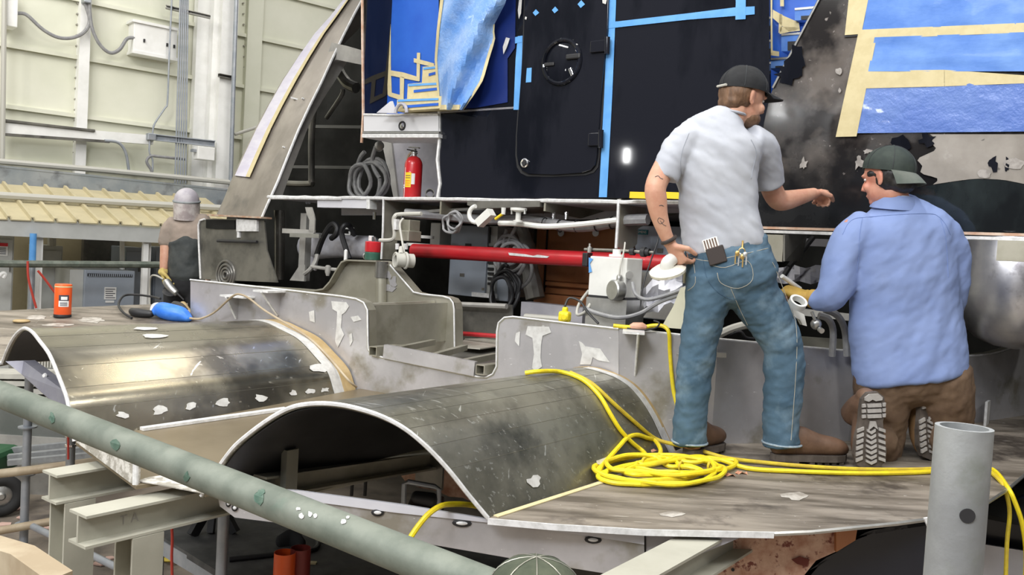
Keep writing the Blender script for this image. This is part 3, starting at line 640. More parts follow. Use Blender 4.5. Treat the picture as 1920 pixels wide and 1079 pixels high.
for poly in (blobpoly(1495,931,26,7,13,.3), blobpoly(1260,965,20,5,12,.3)): patch(poly, PP, MT['fleck2'], dp, 'filler_smear', ZUP, .001, .001)
b = MB(); q = PP(1849,797); b.box(q + ZUP*.06, (.012, .09, .13), (P, A, ZUP)); obj('tab', b, MT['edge'], dp)
md = thing('deck_plate', 'tan deck plate strip between the far vault and the nearest vault', 'deck plate', PP(300, 860))
def pr(p_): return V((p_.x, p_.y, plz(p_.x, p_.y)))
l2r = prof2[0] + A*(bulk_a(cp(prof2[0]))-ca(prof2[0])); r1r = prof1[-1] + A*(bulk_a(cp(prof1[-1]))-ca(prof1[-1]))
b = MB(); b.prism([PP(142,829), PP(255,912), PP(300,904), PP(340,899), PP(385,926), pr(l2r), pr(r1r)], -ZUP*.012); obj('plate', b, MT['tanplate'] if 'tanplate' in MT else MT['plate'], md)
b = MB(); b.prism([W(148,824,3.27), W(256,862,2.93), W(254,910,2.93), W(244,906,2.94), W(143,830,3.28)], V((.01,.012,0))); obj('edge_gusset', b, MT['flake'], md)
b = MB(); b.prism([W(249,862,2.92), W(256,862,2.92), W(256,911,2.92), W(248,910,2.92)], V((.004,.006,0))); obj('gusset_end', b, MT['edge'], md)
patch([(258,905),(280,898),(318,893),(345,896),(384,922),(382,928),(330,918),(300,912)], PP, MT['flake'], md, 'flaking_coat', ZUP, .004, .002)
for poly in ([(152,826),(200,838),(180,846)], [(200,848),(235,862),(246,872),(215,868)]):
    b = MB(); b.prism([W(x, y, 3.27-(x-148)/108*.34-.012) for x, y in poly], V((.002,.002,0))); obj('flaking_coat', b, MT['flake'], md)
ld = thing('deck_plate', 'grey deck plate at far left carrying the orange can and blue bag', 'deck plate', PQ(150, 600))
l1r = prof1[0] + A*(bulk_a(cp(prof1[0]))-ca(prof1[0]))
def pq(p_): return V((p_.x, p_.y, CAMZ-.659+.15*(p_.y-4.15)))
b = MB(); b.prism([PQ(-90,700), PQ(5,681), pq(l1r), pq(K0), PQ(352,569), PQ(250,572), PQ(130,577), PQ(0,583), PQ(-90,590)], -ZUP*.014); obj('plate', b, MT['plate'], ld)
b = MB(); b.tube([PQ(-90,700), PQ(-30,688), PQ(5,681)], .01, 6); obj('front_edge', b, MT['edge'], ld)
for poly in (blobpoly(175,601,25,5), blobpoly(110,610,30,3), blobpoly(70,596,18,4)): patch(poly, PQ, MT['fleck2'], ld, 'filler_smear', ZUP, .001, .001)
# ---- front beam below the nearest vault
fb = thing('front_beam', 'pale aluminium edge beam with weld spots below the nearest vault', 'beam', W(800, 1000, 2.82))
def dd(x): return 2.945 - .00016*(x-405)
def fp(l, o=0): return [W(x, y, dd(x)+o) for x, y in l]
b = MB(); b.prism(fp([(405,912),(560,921),(760,948),(930,977),(1208,999),(1208,1022),(1000,990),(740,962),(560,938),(405,932)]), V((0,.012,0))); obj('upper_strip', b, MT['lavmetal'] if 'lavmetal' in MT else MT['deckgrey'], fb)
b = MB(); b.prism(fp([(408,930),(560,937),(740,962),(1000,990),(1208,1022),(1208,1088),(960,1048),(700,1003),(560,986),(440,971),(412,950)], .008), V((0,.012,0))); obj('web', b, MT['bulk'], fb)
b = MB(); b.prism(fp([(1212,1003),(1400,1004),(1212,1082)], .03), V((0,.012,0))); obj('end_plate', b, MT['deckgrey'], fb)
for x, y, rx in ((708,962,10),(866,982,15),(1112,1013,13),(428,945,4),(440,953,5)):
    b = MB(); b.ball(W(x, y, dd(x)+.002), (.0022*rx, .004, .013), u=10, v=6); h_ = obj('burn_mark', b, MT['dark'], fb)
    b = MB(); b.ball(W(x, y, dd(x)-.004), (.0013*rx, .004, .0065), u=10, v=6); obj('weld_bead', b, MT['edge'], fb)
ib = thing('floor_beam', 'dark I-beam running back under the nearest vault', 'beam', W(640, 890, 3.4))
b = MB(); b.beam(W(480,912,2.98), W(806,862,3.9), isec(.09,.075,.008,.008)); obj('i_beam', b, MT['olive'], ib)
b = MB(); c = W(806,880,3.9); b.box(c, (.16, .012, .16), (P, A, ZUP)); obj('end_plate', b, MT['darkmet'], ib)

b = MB(); b.prism([W(10,678,3.95), W(44,677,3.95), W(122,735,3.55), W(131,758,3.5), W(134,786,3.47), W(86,744,3.7), W(40,702,3.9)], V((.03,.04,0))); obj('edge_beam', b, MT['lavmetal2'], v1)['label'] = 'lavender grey cross strip'
b = MB(); q = W(84,705,3.74); b.lathe(q, V((-.3,-1,.2)), [(.012,0),(.008,.006)], 10); obj('weld_dab', b, MT['edge'], v1)
# ================================================================ CABIN SIDE, SHELL, DECK
HA = 4.35
def H(px, py, o=0.0): return PA(px, py, HA - o)       # o = towards the camera
def hpoly(b, pts, o=0.0, th=.006): b.prism([H(x, y, o) for x, y in pts], A*(-th)); return b
cs = thing('vessel_cabin', 'glossy black cabin side of the vessel with hatch door, blue tape and masked stair recess', 'cabin side', H(1000, 372))
b = MB(); pl = [H(822,-60), H(824,200), H(826,372), H(1275,371), H(1440,420), H(1443,165), H(1442,-60)]
b.prism(pl, A*.02); obj('side_panel', b, MT['black'], cs)
b = MB(); b.tube([H(823,206,.004), H(824,262,.004), H(820,300,.004), H(825,345,.004), H(820,372,.004)], .012, 6); obj('weld_edge', b, MT['edge'], cs)
# hatch door: slab with rounded lower corners, ring handle, hinges
drp = [(988,-60),(985,70),(972,255),(971,292),(974,310),(981,321),(993,327),(1040,328),(1094,325),(1110,320),(1118,310),(1121,296),(1132,150),(1141,60),(1145,-60)]
b = MB(); hpoly(b, [(x + (-4 if x < 1050 else 4), y + (4 if y > 300 else 0)) for x, y in drp], .001, .004); fr = obj('door_seal', b, MT['rub'], cs)
b = MB(); b.prism([H(x, y, .006) for x, y in drp], -A*.016, bevel=.004); door = obj('door', b, MT['black'], cs)
c = H(1053,116,.026); sx_ = (H(1087,116)-H(1019,116)).length/2
b = MB(); b.torus(c, A, sx_*.98, .014, 40, 8, 1.0, P); obj('handle_ring', b, MT['black'], door)
b = MB(); b.lathe(c + A*.006, -A, [(sx_*.9, 0), (sx_*.9, .004), (sx_*.86, .006)], 36); obj('handle_well', b, MT['black'], door)
b = MB(); b.box(H(1028,121,.03), (.085,.012,.022), (P, A, ZUP), .005); obj('handle_slot', b, MT['rub'], door)
b = MB(); b.box(H(1075,106,.034), (.10,.02,.032), (P, A, ZUP), .008); obj('handle_grip', b, MT['rub'], door)
b = MB(); b.box(H(1071,135,.034), (.02,.012,.05), ((P+ZUP*.5).normalized(), A, (ZUP-P*.5).normalized()), .003); obj('latch', b, MT['chrome'], door)
for (x0, x1, y0, y1) in ((1108,1138,74,100),(1104,1126,248,276)):
    b = MB(); q0, q1 = H(x0,(y0+y1)/2,.03), H(x1,(y0+y1)/2,.03); zc = H((x0+x1)/2, y0).z - H((x0+x1)/2, y1).z
    b.box((q0+q1)/2, ((q1-q0).length, .02, zc*.85), (P, A, ZUP), .005); hg = obj('hinge', b, MT['black'], cs)
    b = MB(); b.cyl(H(x1+1, y0-4, .035), H(x1, y1+2, .035), .016, seg=12); obj('hinge_pin', b, MT['black'], hg)
b = MB(); b.torus(H(984,306,.026), A, .022, .008, 16, 6); b.smooth = True; lk = obj('lock', b, MT['chrome'], door)
b = MB(); b.lathe(H(984,306,.024), -A, [(.016,0),(.014,.012)], 14); obj('lock_core', b, MT['rub'], lk)
# gloss-paint clamps
def tape(pts, m, parent=None, nm='masking_tape', o=.004, th=.0012):
    b = MB(); hpoly(b, pts, o, th); return obj(nm, b, m, parent or cs)
tape([(1141,-60),(1156,-60),(1155,10),(1148,180),(1138,370),(1123,370),(1133,180),(1140,10)], MT['btape'])
tape([(1136,42),(1160,40),(1290,25),(1378,14),(1415,12),(1415,27),(1290,37),(1180,49),(1136,54)], MT['btape'], o=.0055)
tape([(1381,-60),(1399,-60),(1398,36),(1379,37)], MT['btape'], o=.007)
tape([(971,68),(980,67),(979,110),(974,206),(963,206),(967,110)], MT['btape']); tape([(946,74),(979,67),(979,79),(946,86)], MT['btape'], o=.0055)
tape([(988,128),(997,127),(996,154),(986,155)], MT['btape'], o=.024)
for x, y, r in ((1005,24,6),(1041,19,6),(1090,8,7)): tape([(x-r,y),(x,y-r*1.1),(x+r,y),(x-1,y+r)], MT['btape'], o=.024, nm='tape_scrap')
for pg in ([(974,-5),(979,-5),(977,25),(973,36),(971,20)], [(943,88),(949,70),(956,72),(950,90),(944,102)], [(1129,-4),(1139,-4),(1136,8),(1130,6)], [(985,31),(988,32),(987,37),(984,36)]):
    tape(pg, MT['smear'], nm='torn_tape', o=.026)
# recess with masked stairs
def a_at(p, px, py):
    r = ray(px, py); k = r.x/r.y
    return -p*(P.x - k*P.y)/(A.x - k*A.y)
p_l = cp(H(682, 150)); a_b = a_at(p_l, 728, 150)
zr0 = H(750, 214).z
b = MB(); b.prism([pa(p_l, HA, zr0), pa(p_l, a_b+.3, zr0), pa(p_l, a_b+.3, 5.0), pa(p_l, HA, 5.0)], -P*.015); obj('recess_wall', b, MT['black'], cs)
b = MB(); b.tube([H(679,-60,.006), H(680,100,.006), H(681,215,.006), H(678,268,.006)], .011, 6); obj('weld_edge', b, MT['copper'], cs)
pr_ = cp(H(830, 150)) + .6
b = MB(); b.prism([pa(p_l, a_b, zr0-.02), pa(pr_, a_b, zr0-.02), pa(pr_, a_b, 5.0), pa(p_l, a_b, 5.0)], A*.015); obj('recess_back', b, MT['filmshade'], cs)
b = MB(); b.prism([pa(p_l, HA, zr0), pa(pr_, HA, zr0), pa(pr_, a_b+.02, zr0), pa(p_l, a_b+.02, zr0)], -ZUP*.012); obj('recess_floor', b, MT['deckgrey'], cs)
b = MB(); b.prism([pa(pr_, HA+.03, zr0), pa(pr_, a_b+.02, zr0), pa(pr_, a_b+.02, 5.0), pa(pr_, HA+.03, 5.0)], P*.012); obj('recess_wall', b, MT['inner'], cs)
def R(px, py, o=0.0): return PA(px, py, a_b - o)
def rtape(pts, m=None, nm='masking_tape', o=.004):
    b = MB(); b.prism([R(x, y, o) for x, y in pts], -A*.0015); return obj(nm, b, m or MT['cream'], cs)
rtape([(724,-60),(732,-60),(733,132),(735,182),(727,178)]); rtape([(733,132),(757,136),(786,145),(786,153),(757,147),(733,142)], o=.0055)
rtape([(750,143),(758,145),(757,184),(750,183)], o=.0055); rtape([(735,174),(757,180),(757,190),(728,180)], o=.007)
rtape([(782,99),(788,99),(787,152),(781,152)], o=.007); rtape([(776,109),(800,115),(814,119),(814,126),(800,123),(776,117)], o=.0085)
for (x0, y0, o, x1, y1) in ((792,124,.10,840,150),(764,155,.22,840,182),(744,184,.34,840,213)):
    q0, q1 = R(x0, (y0+y1)/2, o), R(x1, (y0+y1)/2, o); z1 = R((x0+820)/2, y0, o).z
    b = MB(); b.prism([V((q0.x, q0.y, zr0)), V((q1.x, q1.y, zr0)), V((q1.x, q1.y, z1)), V((q0.x, q0.y, z1))], A*(o-.002)); st = obj('stair', b, MT['cream'], cs)
    xb = x0 + 12
    b = MB(); b.prism([R(x, y, o+.003) for x, y in ((xb, y0+14), (822, y0+9), (822, y0+14), (xb, y0+19))], -A*.002); obj('blue_strip', b, MT['filmshade'], st)
    b = MB(); b.prism([R(x, y, o+.003) for x, y in ((x0+2, y0+3), (822, y0), (822, y0+4), (x0+2, y0+7))], -A*.002); obj('nosing', b, MT['btape'], st)
b = MB(); b.prism([R(x, y, .36) for x, y in ((708,212),(733,191),(737,190),(742,205),(746,213))], -A*.01); obj('paper_scrap', b, MT['lavmetal'], cs)
b = MB(); q = R(752,212,.37); b.tube([q + P*.05*math.cos(t_) + ZUP*.06*math.sin(t_) for t_ in [PI*i/10 for i in range(11)]], .012, 8); obj('hose_bend', b, MT['deckgrey'], cs)
# chrome ledge, white colour in place of its bright reflection, with round light
b = MB(); b.prism([H(682,216,.02), H(822,216,.02), H(822,246,.02), H(682,246,.02)], A*.10); lg = obj('ledge', b, MT['ledge'], cs)
b = MB(); b.prism([H(680,246.5,.03), H(823,246.5,.03), H(823,250,.03), H(680,250,.03)], A*.10); obj('ledge_flange', b, MT['steel'], cs)
b = MB(); b.prism([H(679,251,.04), H(822,251,.04), H(822,258,.04), H(679,258,.04)], A*.3); obj('ledge_flange', b, MT['edge'], cs)
b = MB(); b.tube([H(682,215,.022), H(740,216,.022), H(770,214,.022), H(822,215,.022)], .008, 6); obj('ledge_bead', b, MT['edge'], cs)
lc = H(754,236,.022)
b = MB(); b.torus(lc, A, .026, .007, 20, 8); li = obj('round_light', b, MT['rub'], lg)
b = MB(); b.lathe(lc+A*.006, -A, [(.024,0),(.02,.008),(.006,.012)], 18); obj('lens', b, MT['chrome'], li)
# ---- lower hull on the right: sanded skin with masked windows
hr = thing('vessel_hull', 'sanded grey-brown hull side with blue film windows framed in cream masking tape', 'hull side', H(1700, 430))
def hz(z): # slight outward bulge of the skin
    t = (z - 2.1)/1.9; return .05 + .05*math.sin(max(0, min(1, t))*PI)
def HR(px, py, e=0.0):
    q = H(px, py, .05)
    for _ in range(3): q = H(px, py, hz(q.z) + e)
    return q
def edge_x(y): return lerp_tab([(-60,1566),(0,1535),(165,1449),(250,1430),(428,1418)], y)
rows = []
for i in range(15):
    y = -60 + 488*i/14; x0 = edge_x(y); rows.append([HR(x0 + (2360-x0)*k/16, y + (k/16)*(23 if y > 380 else 0), -.016) for k in range(17)])
b = MB(); b.sheet(rows, .012); b.smooth = True; obj('hull_skin', b, MT['hullgrey'], hr)
def hsheet(poly, m, nm, e, parent=hr, n=9, wr=0.0):
    # poly: 4 corners tl,tr,br,bl -> conforming sheet
    tl, tr_, br, bl = [V((x, y, 0)) for x, y in poly]; rr = []
    for i in range(n+1):
        r = []
        for k in range(n+5):
            q = tl.lerp(tr_, k/(n+4)).lerp(bl.lerp(br, k/(n+4)), i/n); ee = e + wr*(noise.noise(V((q.x*.02, q.y*.05, 3)))+.6) if wr else e
            r.append(HR(q.x, q.y, ee))
        rr.append(r)
    b = MB(); b.sheet(rr, .0015); b.smooth = True; return obj(nm, b, m, parent)
hsheet([(1618,-60),(1990,-60),(1990,42),(1615,56)], MT['film'], 'window_film', .004, wr=.006)
hsheet([(1640,70),(1990,58),(1990,134),(1628,134)], MT['film'], 'window_film', .004, wr=.006)
hsheet([(1618,158),(1990,140),(1990,246),(1604,250)], MT['filmb'], 'window_film', .004, wr=.004)
for pg in ([(1598,-60),(1640,-60),(1615,64),(1584,66)], [(1609,64),(1645,64),(1606,256),(1567,257)], [(1612,56),(1990,40),(1990,58),(1612,74)], [(1628,133),(1772,131),(1772,162),(1618,166)], [(1770,131),(1930,142),(1930,156),(1770,162)]):
    hsheet(pg, MT['cream'], 'masking_tape', .008, n=5)
hsheet([(1584,66),(1612,64),(1610,68),(1582,70)], MT['rub'], 'panel_gap', .003, n=3)
# primer band and lower black band
rr = []
for i in range(19):
    row = []; xs_ = 1738 + 16*math.sin(i*.45) + 7*math.sin(i*1.2+1)
    for k in range(15):
        x = xs_ + (1990-xs_)*k/14; t_ = 252; bo = lerp_tab([(1700,352),(1725,350),(1790,340),(1830,335),(1880,337),(1920,345),(1990,360)], x); y = t_ + (bo-t_)*i/18
        row.append(HR(x, y, .003))
    rr.append(row)
b = MB(); b.sheet(rr, .002); b.smooth = True; obj('primer_band', b, MT['primer'], hr)
rr = []
for i in range(7):
    row = []
    for k in range(22):
        x = 1690 + 300*k/21; to = lerp_tab([(1690,354),(1712,353),(1725,351),(1790,341),(1830,336),(1880,338),(1920,346),(1990,361)], x); bo = 424 + (x-1420)*.026
        row.append(HR(x, to + (bo-to)*i/6, .004))
    rr.append(row)
b = MB(); b.sheet(rr, .002); b.smooth = True; obj('black_band', b, MT['blackworn'], hr)
for poly in (blobpoly(1690,268,16,17,14,.3), blobpoly(1738,263,14,10,12,.5), blobpoly(1862,306,10,13,12,.5), blobpoly(1888,312,4,13,10,.5), blobpoly(1495,115,20,26,16,.4), blobpoly(1478,140,22,16,14,.4)):
    b = MB(); b.prism([HR(x, y, .008) for x, y in poly], -A*.001); obj('paint_patch', b, MT['black'], hr)
for poly in (blobpoly(1900,308,24,11,13,.3), blobpoly(1507,309,7,11,12,.5), blobpoly(1573,134,6,6,10,.3), blobpoly(1574,170,3,5,8,.3), blobpoly(1846,325,16,8,12,.3), blobpoly(1610,303,8,12,12,.6), blobpoly(1625,285,10,5,12,.6)):
    b = MB(); b.prism([HR(x, y, .008) for x, y in poly], -A*.001); obj('filler_dab', b, MT['fleck'], hr)
b = MB(); b.tube([HR(edge_x(y), y, .003) for y in (-60,0,60,110,165)], .006, 6); obj('skin_edge', b, MT['steel'], hr)
b = MB(); b.beam(HR(1416,427,.0), HR(2360,453,.0), rsec(.03,.012)); obj('rail_strip', b, MT['copper'], hr)
b = MB(); b.beam(HR(1416,434,.012), HR(2360,463,.012), rsec(.05,.014)); obj('rail_strip', b, MT['edge'], hr)
# masked stair behind the raked edge
sr = thing('stairway', 'blue film and tape covered stairway behind the raked hull edge', 'stairway', H(1480, 170, -.5))
def S(px, py, o=0.0): return PA(px, py, HA + .55 - o)
b = MB(); b.prism([S(1430,-60), S(1700,-60), S(1700,240), S(1430,240)], A*.02); obj('back_panel', b, MT['filmshade'], sr)
for pg in ([(1440,-60),(1449,-60),(1448,20),(1449,104),(1440,103)], [(1449,18),(1470,30),(1498,42),(1500,58),(1480,60),(1449,34)], [(1449,95),(1461,97),(1461,106),(1440,103)], [(1461,27),(1467,27),(1466,60),(1460,62)], [(1463,-60),(1470,-60),(1470,12),(1463,12)], [(1462,50),(1500,52),(1490,58),(1462,64)]):
    b = MB(); b.prism([S(x, y, .03) for x, y in pg], -A*.002); obj('masking_tape', b, MT['cream'], sr)
for (x0, y0, y1, o) in ((1490,14,38,.06),(1465,62,96,.16),(1442,108,128,.26)):
    b = MB(); q = [S(x0, y0+4, o), S(1600, y0-6, o), S(1600, y1, o), S(x0, y1, o)]; b.prism(q, A*(o-.005)); s_ = obj('stair', b, MT['film'], sr)
    b = MB(); b.prism([S(x0, y0+1, o+.004), S(1600, y0-9, o+.004), S(1600, y0-5, o+.004), S(x0, y0+5, o+.004)], A*.1); obj('nosing', b, MT['steel'], s_)
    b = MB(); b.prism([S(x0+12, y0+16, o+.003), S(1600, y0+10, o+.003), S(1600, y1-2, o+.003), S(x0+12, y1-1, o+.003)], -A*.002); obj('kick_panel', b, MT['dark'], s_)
# hanging blue film
hf = thing('plastic_sheet', 'large loose sheet of blue bubble film hanging with cream tape edges', 'plastic sheet', H(880, 205, .12))
def fpt(u, v):
    xl = lerp_tab([(-60,834),(0,828),(60,821),(110,817),(150,820),(206,826)], v); xr = lerp_tab([(-60,955),(0,950),(50,924),(75,927),(110,916),(150,905),(175,890),(206,868)], v)
    x = xl + (xr-xl)*u; o = .10 + .06*math.sin(u*PI) + .035*math.sin(u*9+v*.03) - .02*v/200
    return x, v, o
rr = [[H(fpt(k/14, -60+266*i/20)[0], -60+266*i/20, fpt(k/14, -60+266*i/20)[2]) for k in range(15)] for i in range(21)]
b = MB(); b.sheet(rr, .003); b.smooth = True; obj('film', b, MT['filmtex'], hf)
b = MB(); b.sheet([[q - A*.006 - P*.004 for q in (r[0], r[1].lerp(r[0], .35))] for r in rr], .002); b.smooth = True; obj('tape_border', b, MT['cream'], hf)
b = MB(); b.sheet([[q - A*.006, q - A*.006 + ZUP*.03] for q in rr[-1]], .002); b.smooth = True; obj('tape_border', b, MT['cream'], hf)
b = MB(); b.sheet([[q - A*.006 + P*.012, q - A*.006 - P*.012] for q in [r[-1] for r in rr[8:]]], .002); b.smooth = True; obj('tape_border', b, MT['cream'], hf)
hl = thing('plastic_sheet', 'dark blue film masked flat on the black panel behind the loose sheet', 'plastic sheet', H(920, 200))
b = MB(); hpoly(b, [(826,-60),(968,-60),(966,90),(952,110),(952,192),(890,203),(826,205)], .004, .003); obj('film', b, MT['filmnavy'], hl)
# ---- raked shell fairing at the left
sh = thing('shell_fairing', 'raked curved hull shell with cut edge, lavender film and tape at its back', 'hull shell', H(450, 406))
E = [(490,410),(503,380),(521,340),(540,292),(560,243),(580,200),(602,156),(622,112),(643,68),(665,25),(684,-10),(706,-60)]
Sx = [(405,405),(420,372),(437,330),(455,291),(478,243),(503,196),(530,149),(560,105),(590,65),(620,35),(655,-8),(690,-60)]
def rakea(y): t = (410-y)/470; return HA + .02 + 1.0*t**1.15
rows = []
for (ex, ey), (sx2, sy) in zip(E, Sx):
    q0 = PA(ex, ey, rakea(ey)); q1 = PA(sx2, sy, rakea(ey) + .10); mid = q0.lerp(q1, .5) - A*.02; rows.append(cr([q0, mid, q1, q1 + A*.35 - P*.02], 4))
b = MB(); b.sheet(rows, .010); b.smooth = True; obj('shell_plate', b, MT['shell'], sh)
b = MB(); b.tube([r[0] for r in rows], .011, 6); obj('cut_edge', b, MT['edge'], sh)
def shs(f0, f1, i0, i1, m, nm, off=.006):
    rr = []
    for i in range(i0, i1+1):
        r = rows[i]; m_ = len(r)-1; g = []
        for f in (f0, (f0+f1)/2, f1):
            x = f*m_; k = min(int(x), m_-1); g.append(r[k].lerp(r[k+1], x-k) - A*off*.8 - P*off*.4 + ZUP*off*.3)
        rr.append(g)
    b = MB(); b.sheet(rr, .0015); b.smooth = True; obj(nm, b, m, sh)
shs(.37, .70, 2, 11, MT['lav'], 'masking_film', .016); shs(.34, .39, 2, 11, MT['cream'], 'masking_tape', .022); shs(.37, .66, 2, 3, MT['cream'], 'masking_tape', .020) if False else None
# inner web frame following the edge
I_ = [(505,372),(516,340),(543,270),(558,232),(580,190),(606,150),(630,112)]
b = MB(); oe = [PA(x, y, rakea(y)+.02) for x, y in E[:9]]; ie = [PA(x, y, rakea(y)+.10) for x, y in I_]
gi = cr(ie, 4); go = [oe[0].lerp(oe[0], 0)] ; 
def along(pts, n):
    L_ = [0]
    for p_, q_ in zip(pts, pts[1:]): L_.append(L_[-1]+(q_-p_).length)
    out_ = []
    for i in range(n):
        s_ = L_[-1]*i/(n-1); k = max(j for j in range(len(L_)) if L_[j] <= s_+1e-9); k = min(k, len(pts)-2); out_.append(pts[k].lerp(pts[k+1], (s_-L_[k])/max(L_[k+1]-L_[k], 1e-9)))
    return out_
b.sheet([along(oe, 18), along(gi, 18)], .008); obj('web_frame', b, MT['framegrey'], sh)
b = MB(); b.sheet([along(gi, 18), [q + A*.10 + P*.02 for q in along(gi, 18)]], .008); obj('frame_flange', b, MT['framegrey'], sh)
b = MB(); a_ = rakea(95); b.prism([PA(622,80,a_), PA(650,86,a_), PA(681,95,a_), PA(681,122,a_), PA(632,112,a_), PA(608,118,a_)], A*.06); obj('cross_beam', b, MT['framegrey'], sh)
for x, y, x2, y2 in ((546,183,585,194),(530,275,546,284),(566,184,582,193)):
    b = MB(); b.beam(PA(x, y, rakea(y)-.01), PA(x2, y2, rakea(y)+.06), rsec(.02,.012)); obj('bracket', b, MT['edge'], sh)
b = MB(); b.beam(H(398,404,.0), H(500,409,.0), rsec(.10,.014)); obj('bottom_strip', b, MT['copper'], sh)
# ---- deck frame carrying the cabin
df = thing('cabin_deck', 'bright edged cabin deck with hanging webs and girders above the machinery', 'deck frame', H(900, 380))
zd = H(850, 371.5).z; zt = zd - .022
pL, pR = cp(H(503,371)), cp(H(1278,371))
b = MB(); b.prism([pa(pL, HA, zt), pa(pR, HA, zt), pa(pR, 6.2, zt), pa(pL, 6.2, zt)], ZUP*(zd-zt)*.6); obj('deck', b, MT['deckgrey'], df)
b = MB(); b.tube([pa(pL+(pR-pL)*i/40, HA-.004, zd-.010 + random.uniform(-.003,.003)) for i in range(41)], .012, 6); obj('front_edge', b, MT['edge'], df)['label'] = 'bright ragged cut edge'
def webp(px, pts, m, th=.014):       # plate in the A-Z plane at pixel column px (front); pts (da, pixel y at front)
    p_ = cp(H(px, 380)); b = MB(); b.prism([pa(p_, HA + da, H(px, y).z) for da, y in pts], P*th); return obj('web', b, m, df)
wb = webp(719, [(.0,373),(.9,373),(.25,408),(.14,425),(.14,487),(.0,487)], MT['olive'])
b = MB(); b.tube([H(719,374,.008), H(718,430,.008), H(715,486,.008)], .008, 6); obj('web_edge', b, MT['edge'], wb)
webp(825, [(.0,373),(.9,373),(.55,400),(.0,402)], MT['olive']); webp(1020, [(.0,373),(.8,373),(.4,402),(.0,396)], MT['olive'])
wb = webp(1160, [(.0,373),(.9,373),(.35,410),(.22,425),(.22,455),(.15,466),(.05,468),(.0,464)], MT['olive'])
b = MB(); b.tube([H(1160,374,.008), H(1158,420,.008), H(1155,466,.008)], .009, 6); obj('web_edge', b, MT['edge'], wb)
b = MB(); b.tube(cr([H(1186,410,-.25), H(1190,425,-.25), H(1187,452,-.23), H(1172,466,-.12)], 4), .012, 6); obj('web_flange', b, MT['edge'], wb)
for (x0, x1, y0, y1, o) in ((640,722,376,404,-.25),(735,822,376,398,-.65),(828,1018,390,402,-.6),(1024,1156,378,398,-.7),(1186,1280,374,400,-.3),(990,1156,396,412,-.75)):
    b = MB(); b.prism([H(x0,y0,o), H(x1,y0,o), H(x1,y1,o), H(x0,y1,o)], A*.012); obj('girder', b, MT['deckgrey'], df)
for x, y, o, n_ in ((793,388,-.64,5),(1150,386,-.69,0),(1120,384,-.69,7),(800,394,-.64,4)):
    for i in range(n_):
        b = MB(); x0 = x-18+i*5.5; b.tube([H(x0, y+random.uniform(-2,2), o), H(x0+2, y-3+random.uniform(-1,1), o), H(x0+3.5, y+random.uniform(-1,2), o)], .003, 4); obj('handwriting', b, MT['ink'], df)
b = MB(); b.prism([H(595,373,.0), H(692,374,.0), H(692,391,.0), H(595,389,.0)], A*.07); ch = obj('channel', b, MT['lavmetal'], df)
b = MB(); b.prism([H(687,374,.01), H(693,374,.01), H(693,392,.01), H(687,392,.01)], A*.07); obj('channel_end', b, MT['edge'], ch)
for x in (574, 579):
    b = MB(); b.cyl(H(x+1,380.5,.0), H(x+1,380.5,.006), .010, seg=10); obj('bolt_hole', b, MT['dark'], ch)
b = MB(); b.tube([H(508,371.5,.01), H(560,372,.01), H(640,373,.01)], .012, 6); obj('shelf_edge', b, MT['edge'], df)
b = MB(); b.prism([H(876,377,.02), H(1012,377,.02), H(1012,388,.02), H(900,391,.02), H(876,385,.02)], A*.5); obj('hatch_plate', b, MT['darkmet'], df)
b = MB(); b.prism([H(745,399,-.1), H(826,392,-.1), H(1000,385,-.1), H(1000,389,-.1), H(826,397,-.1), H(745,404,-.1)], A*.3); obj('sloping_flange', b, MT['steel'], df)
for x in (702, 754, 1038, 1062, 973):
    b = MB(); b.cyl(H(x,398,-.1), H(x,412,-.1), .012, seg=8); obj('bolt', b, MT['chrome'], df)
# under-deck plates at the left: patch plate with ring boss, and clip plate
ap = thing('end_plate', 'dark stained aluminium end plate with round ribbed boss', 'plate', H(430, 525, .0))
b = MB(); b.prism([H(373,416), H(378,412), H(400,410), H(495,414), H(500,470), H(520,530), H(376,524)], A*.012); obj('plate', b, MT['darkmet'], ap)
b = MB(); b.tube([H(384,411,.006), H(375,414,.006), H(372,422,.006), H(373,460,.006), H(376,523,.006)], .009, 6); obj('plate_edge', b, MT['edge'], ap)
for r in (.115, .085, .055, .028):
    b = MB(); b.torus(H(423,516,.004+.02*(.115-r)*4), A, r, .011, 28, 8); obj('boss_ring', b, MT['darkmet2'], ap)
b = MB(); b.prism([H(443,411,.02), H(481,413,.02), H(481,434,.02), H(443,434,.02)], A*.06); obj('clip_plate', b, MT['edge'], ap)
b = MB(); b.prism([H(444,434,.015), H(448,434,.015), H(448,446,.015), H(444,446,.015)], A*.02); obj('clip_tab', b, MT['edge'], ap)
b = MB(); b.tube([H(408,452,.03), H(440,453,.03), H(482,454,.03)], .012, 8); obj('rod', b, MT['rub'], ap)
b = MB(); b.prism([H(386,412,.01), H(440,413,.01), H(440,430,.01), H(404,430,.01), H(386,428,.01)], A*.01); obj('dark_gusset', b, MT['inner'], ap)
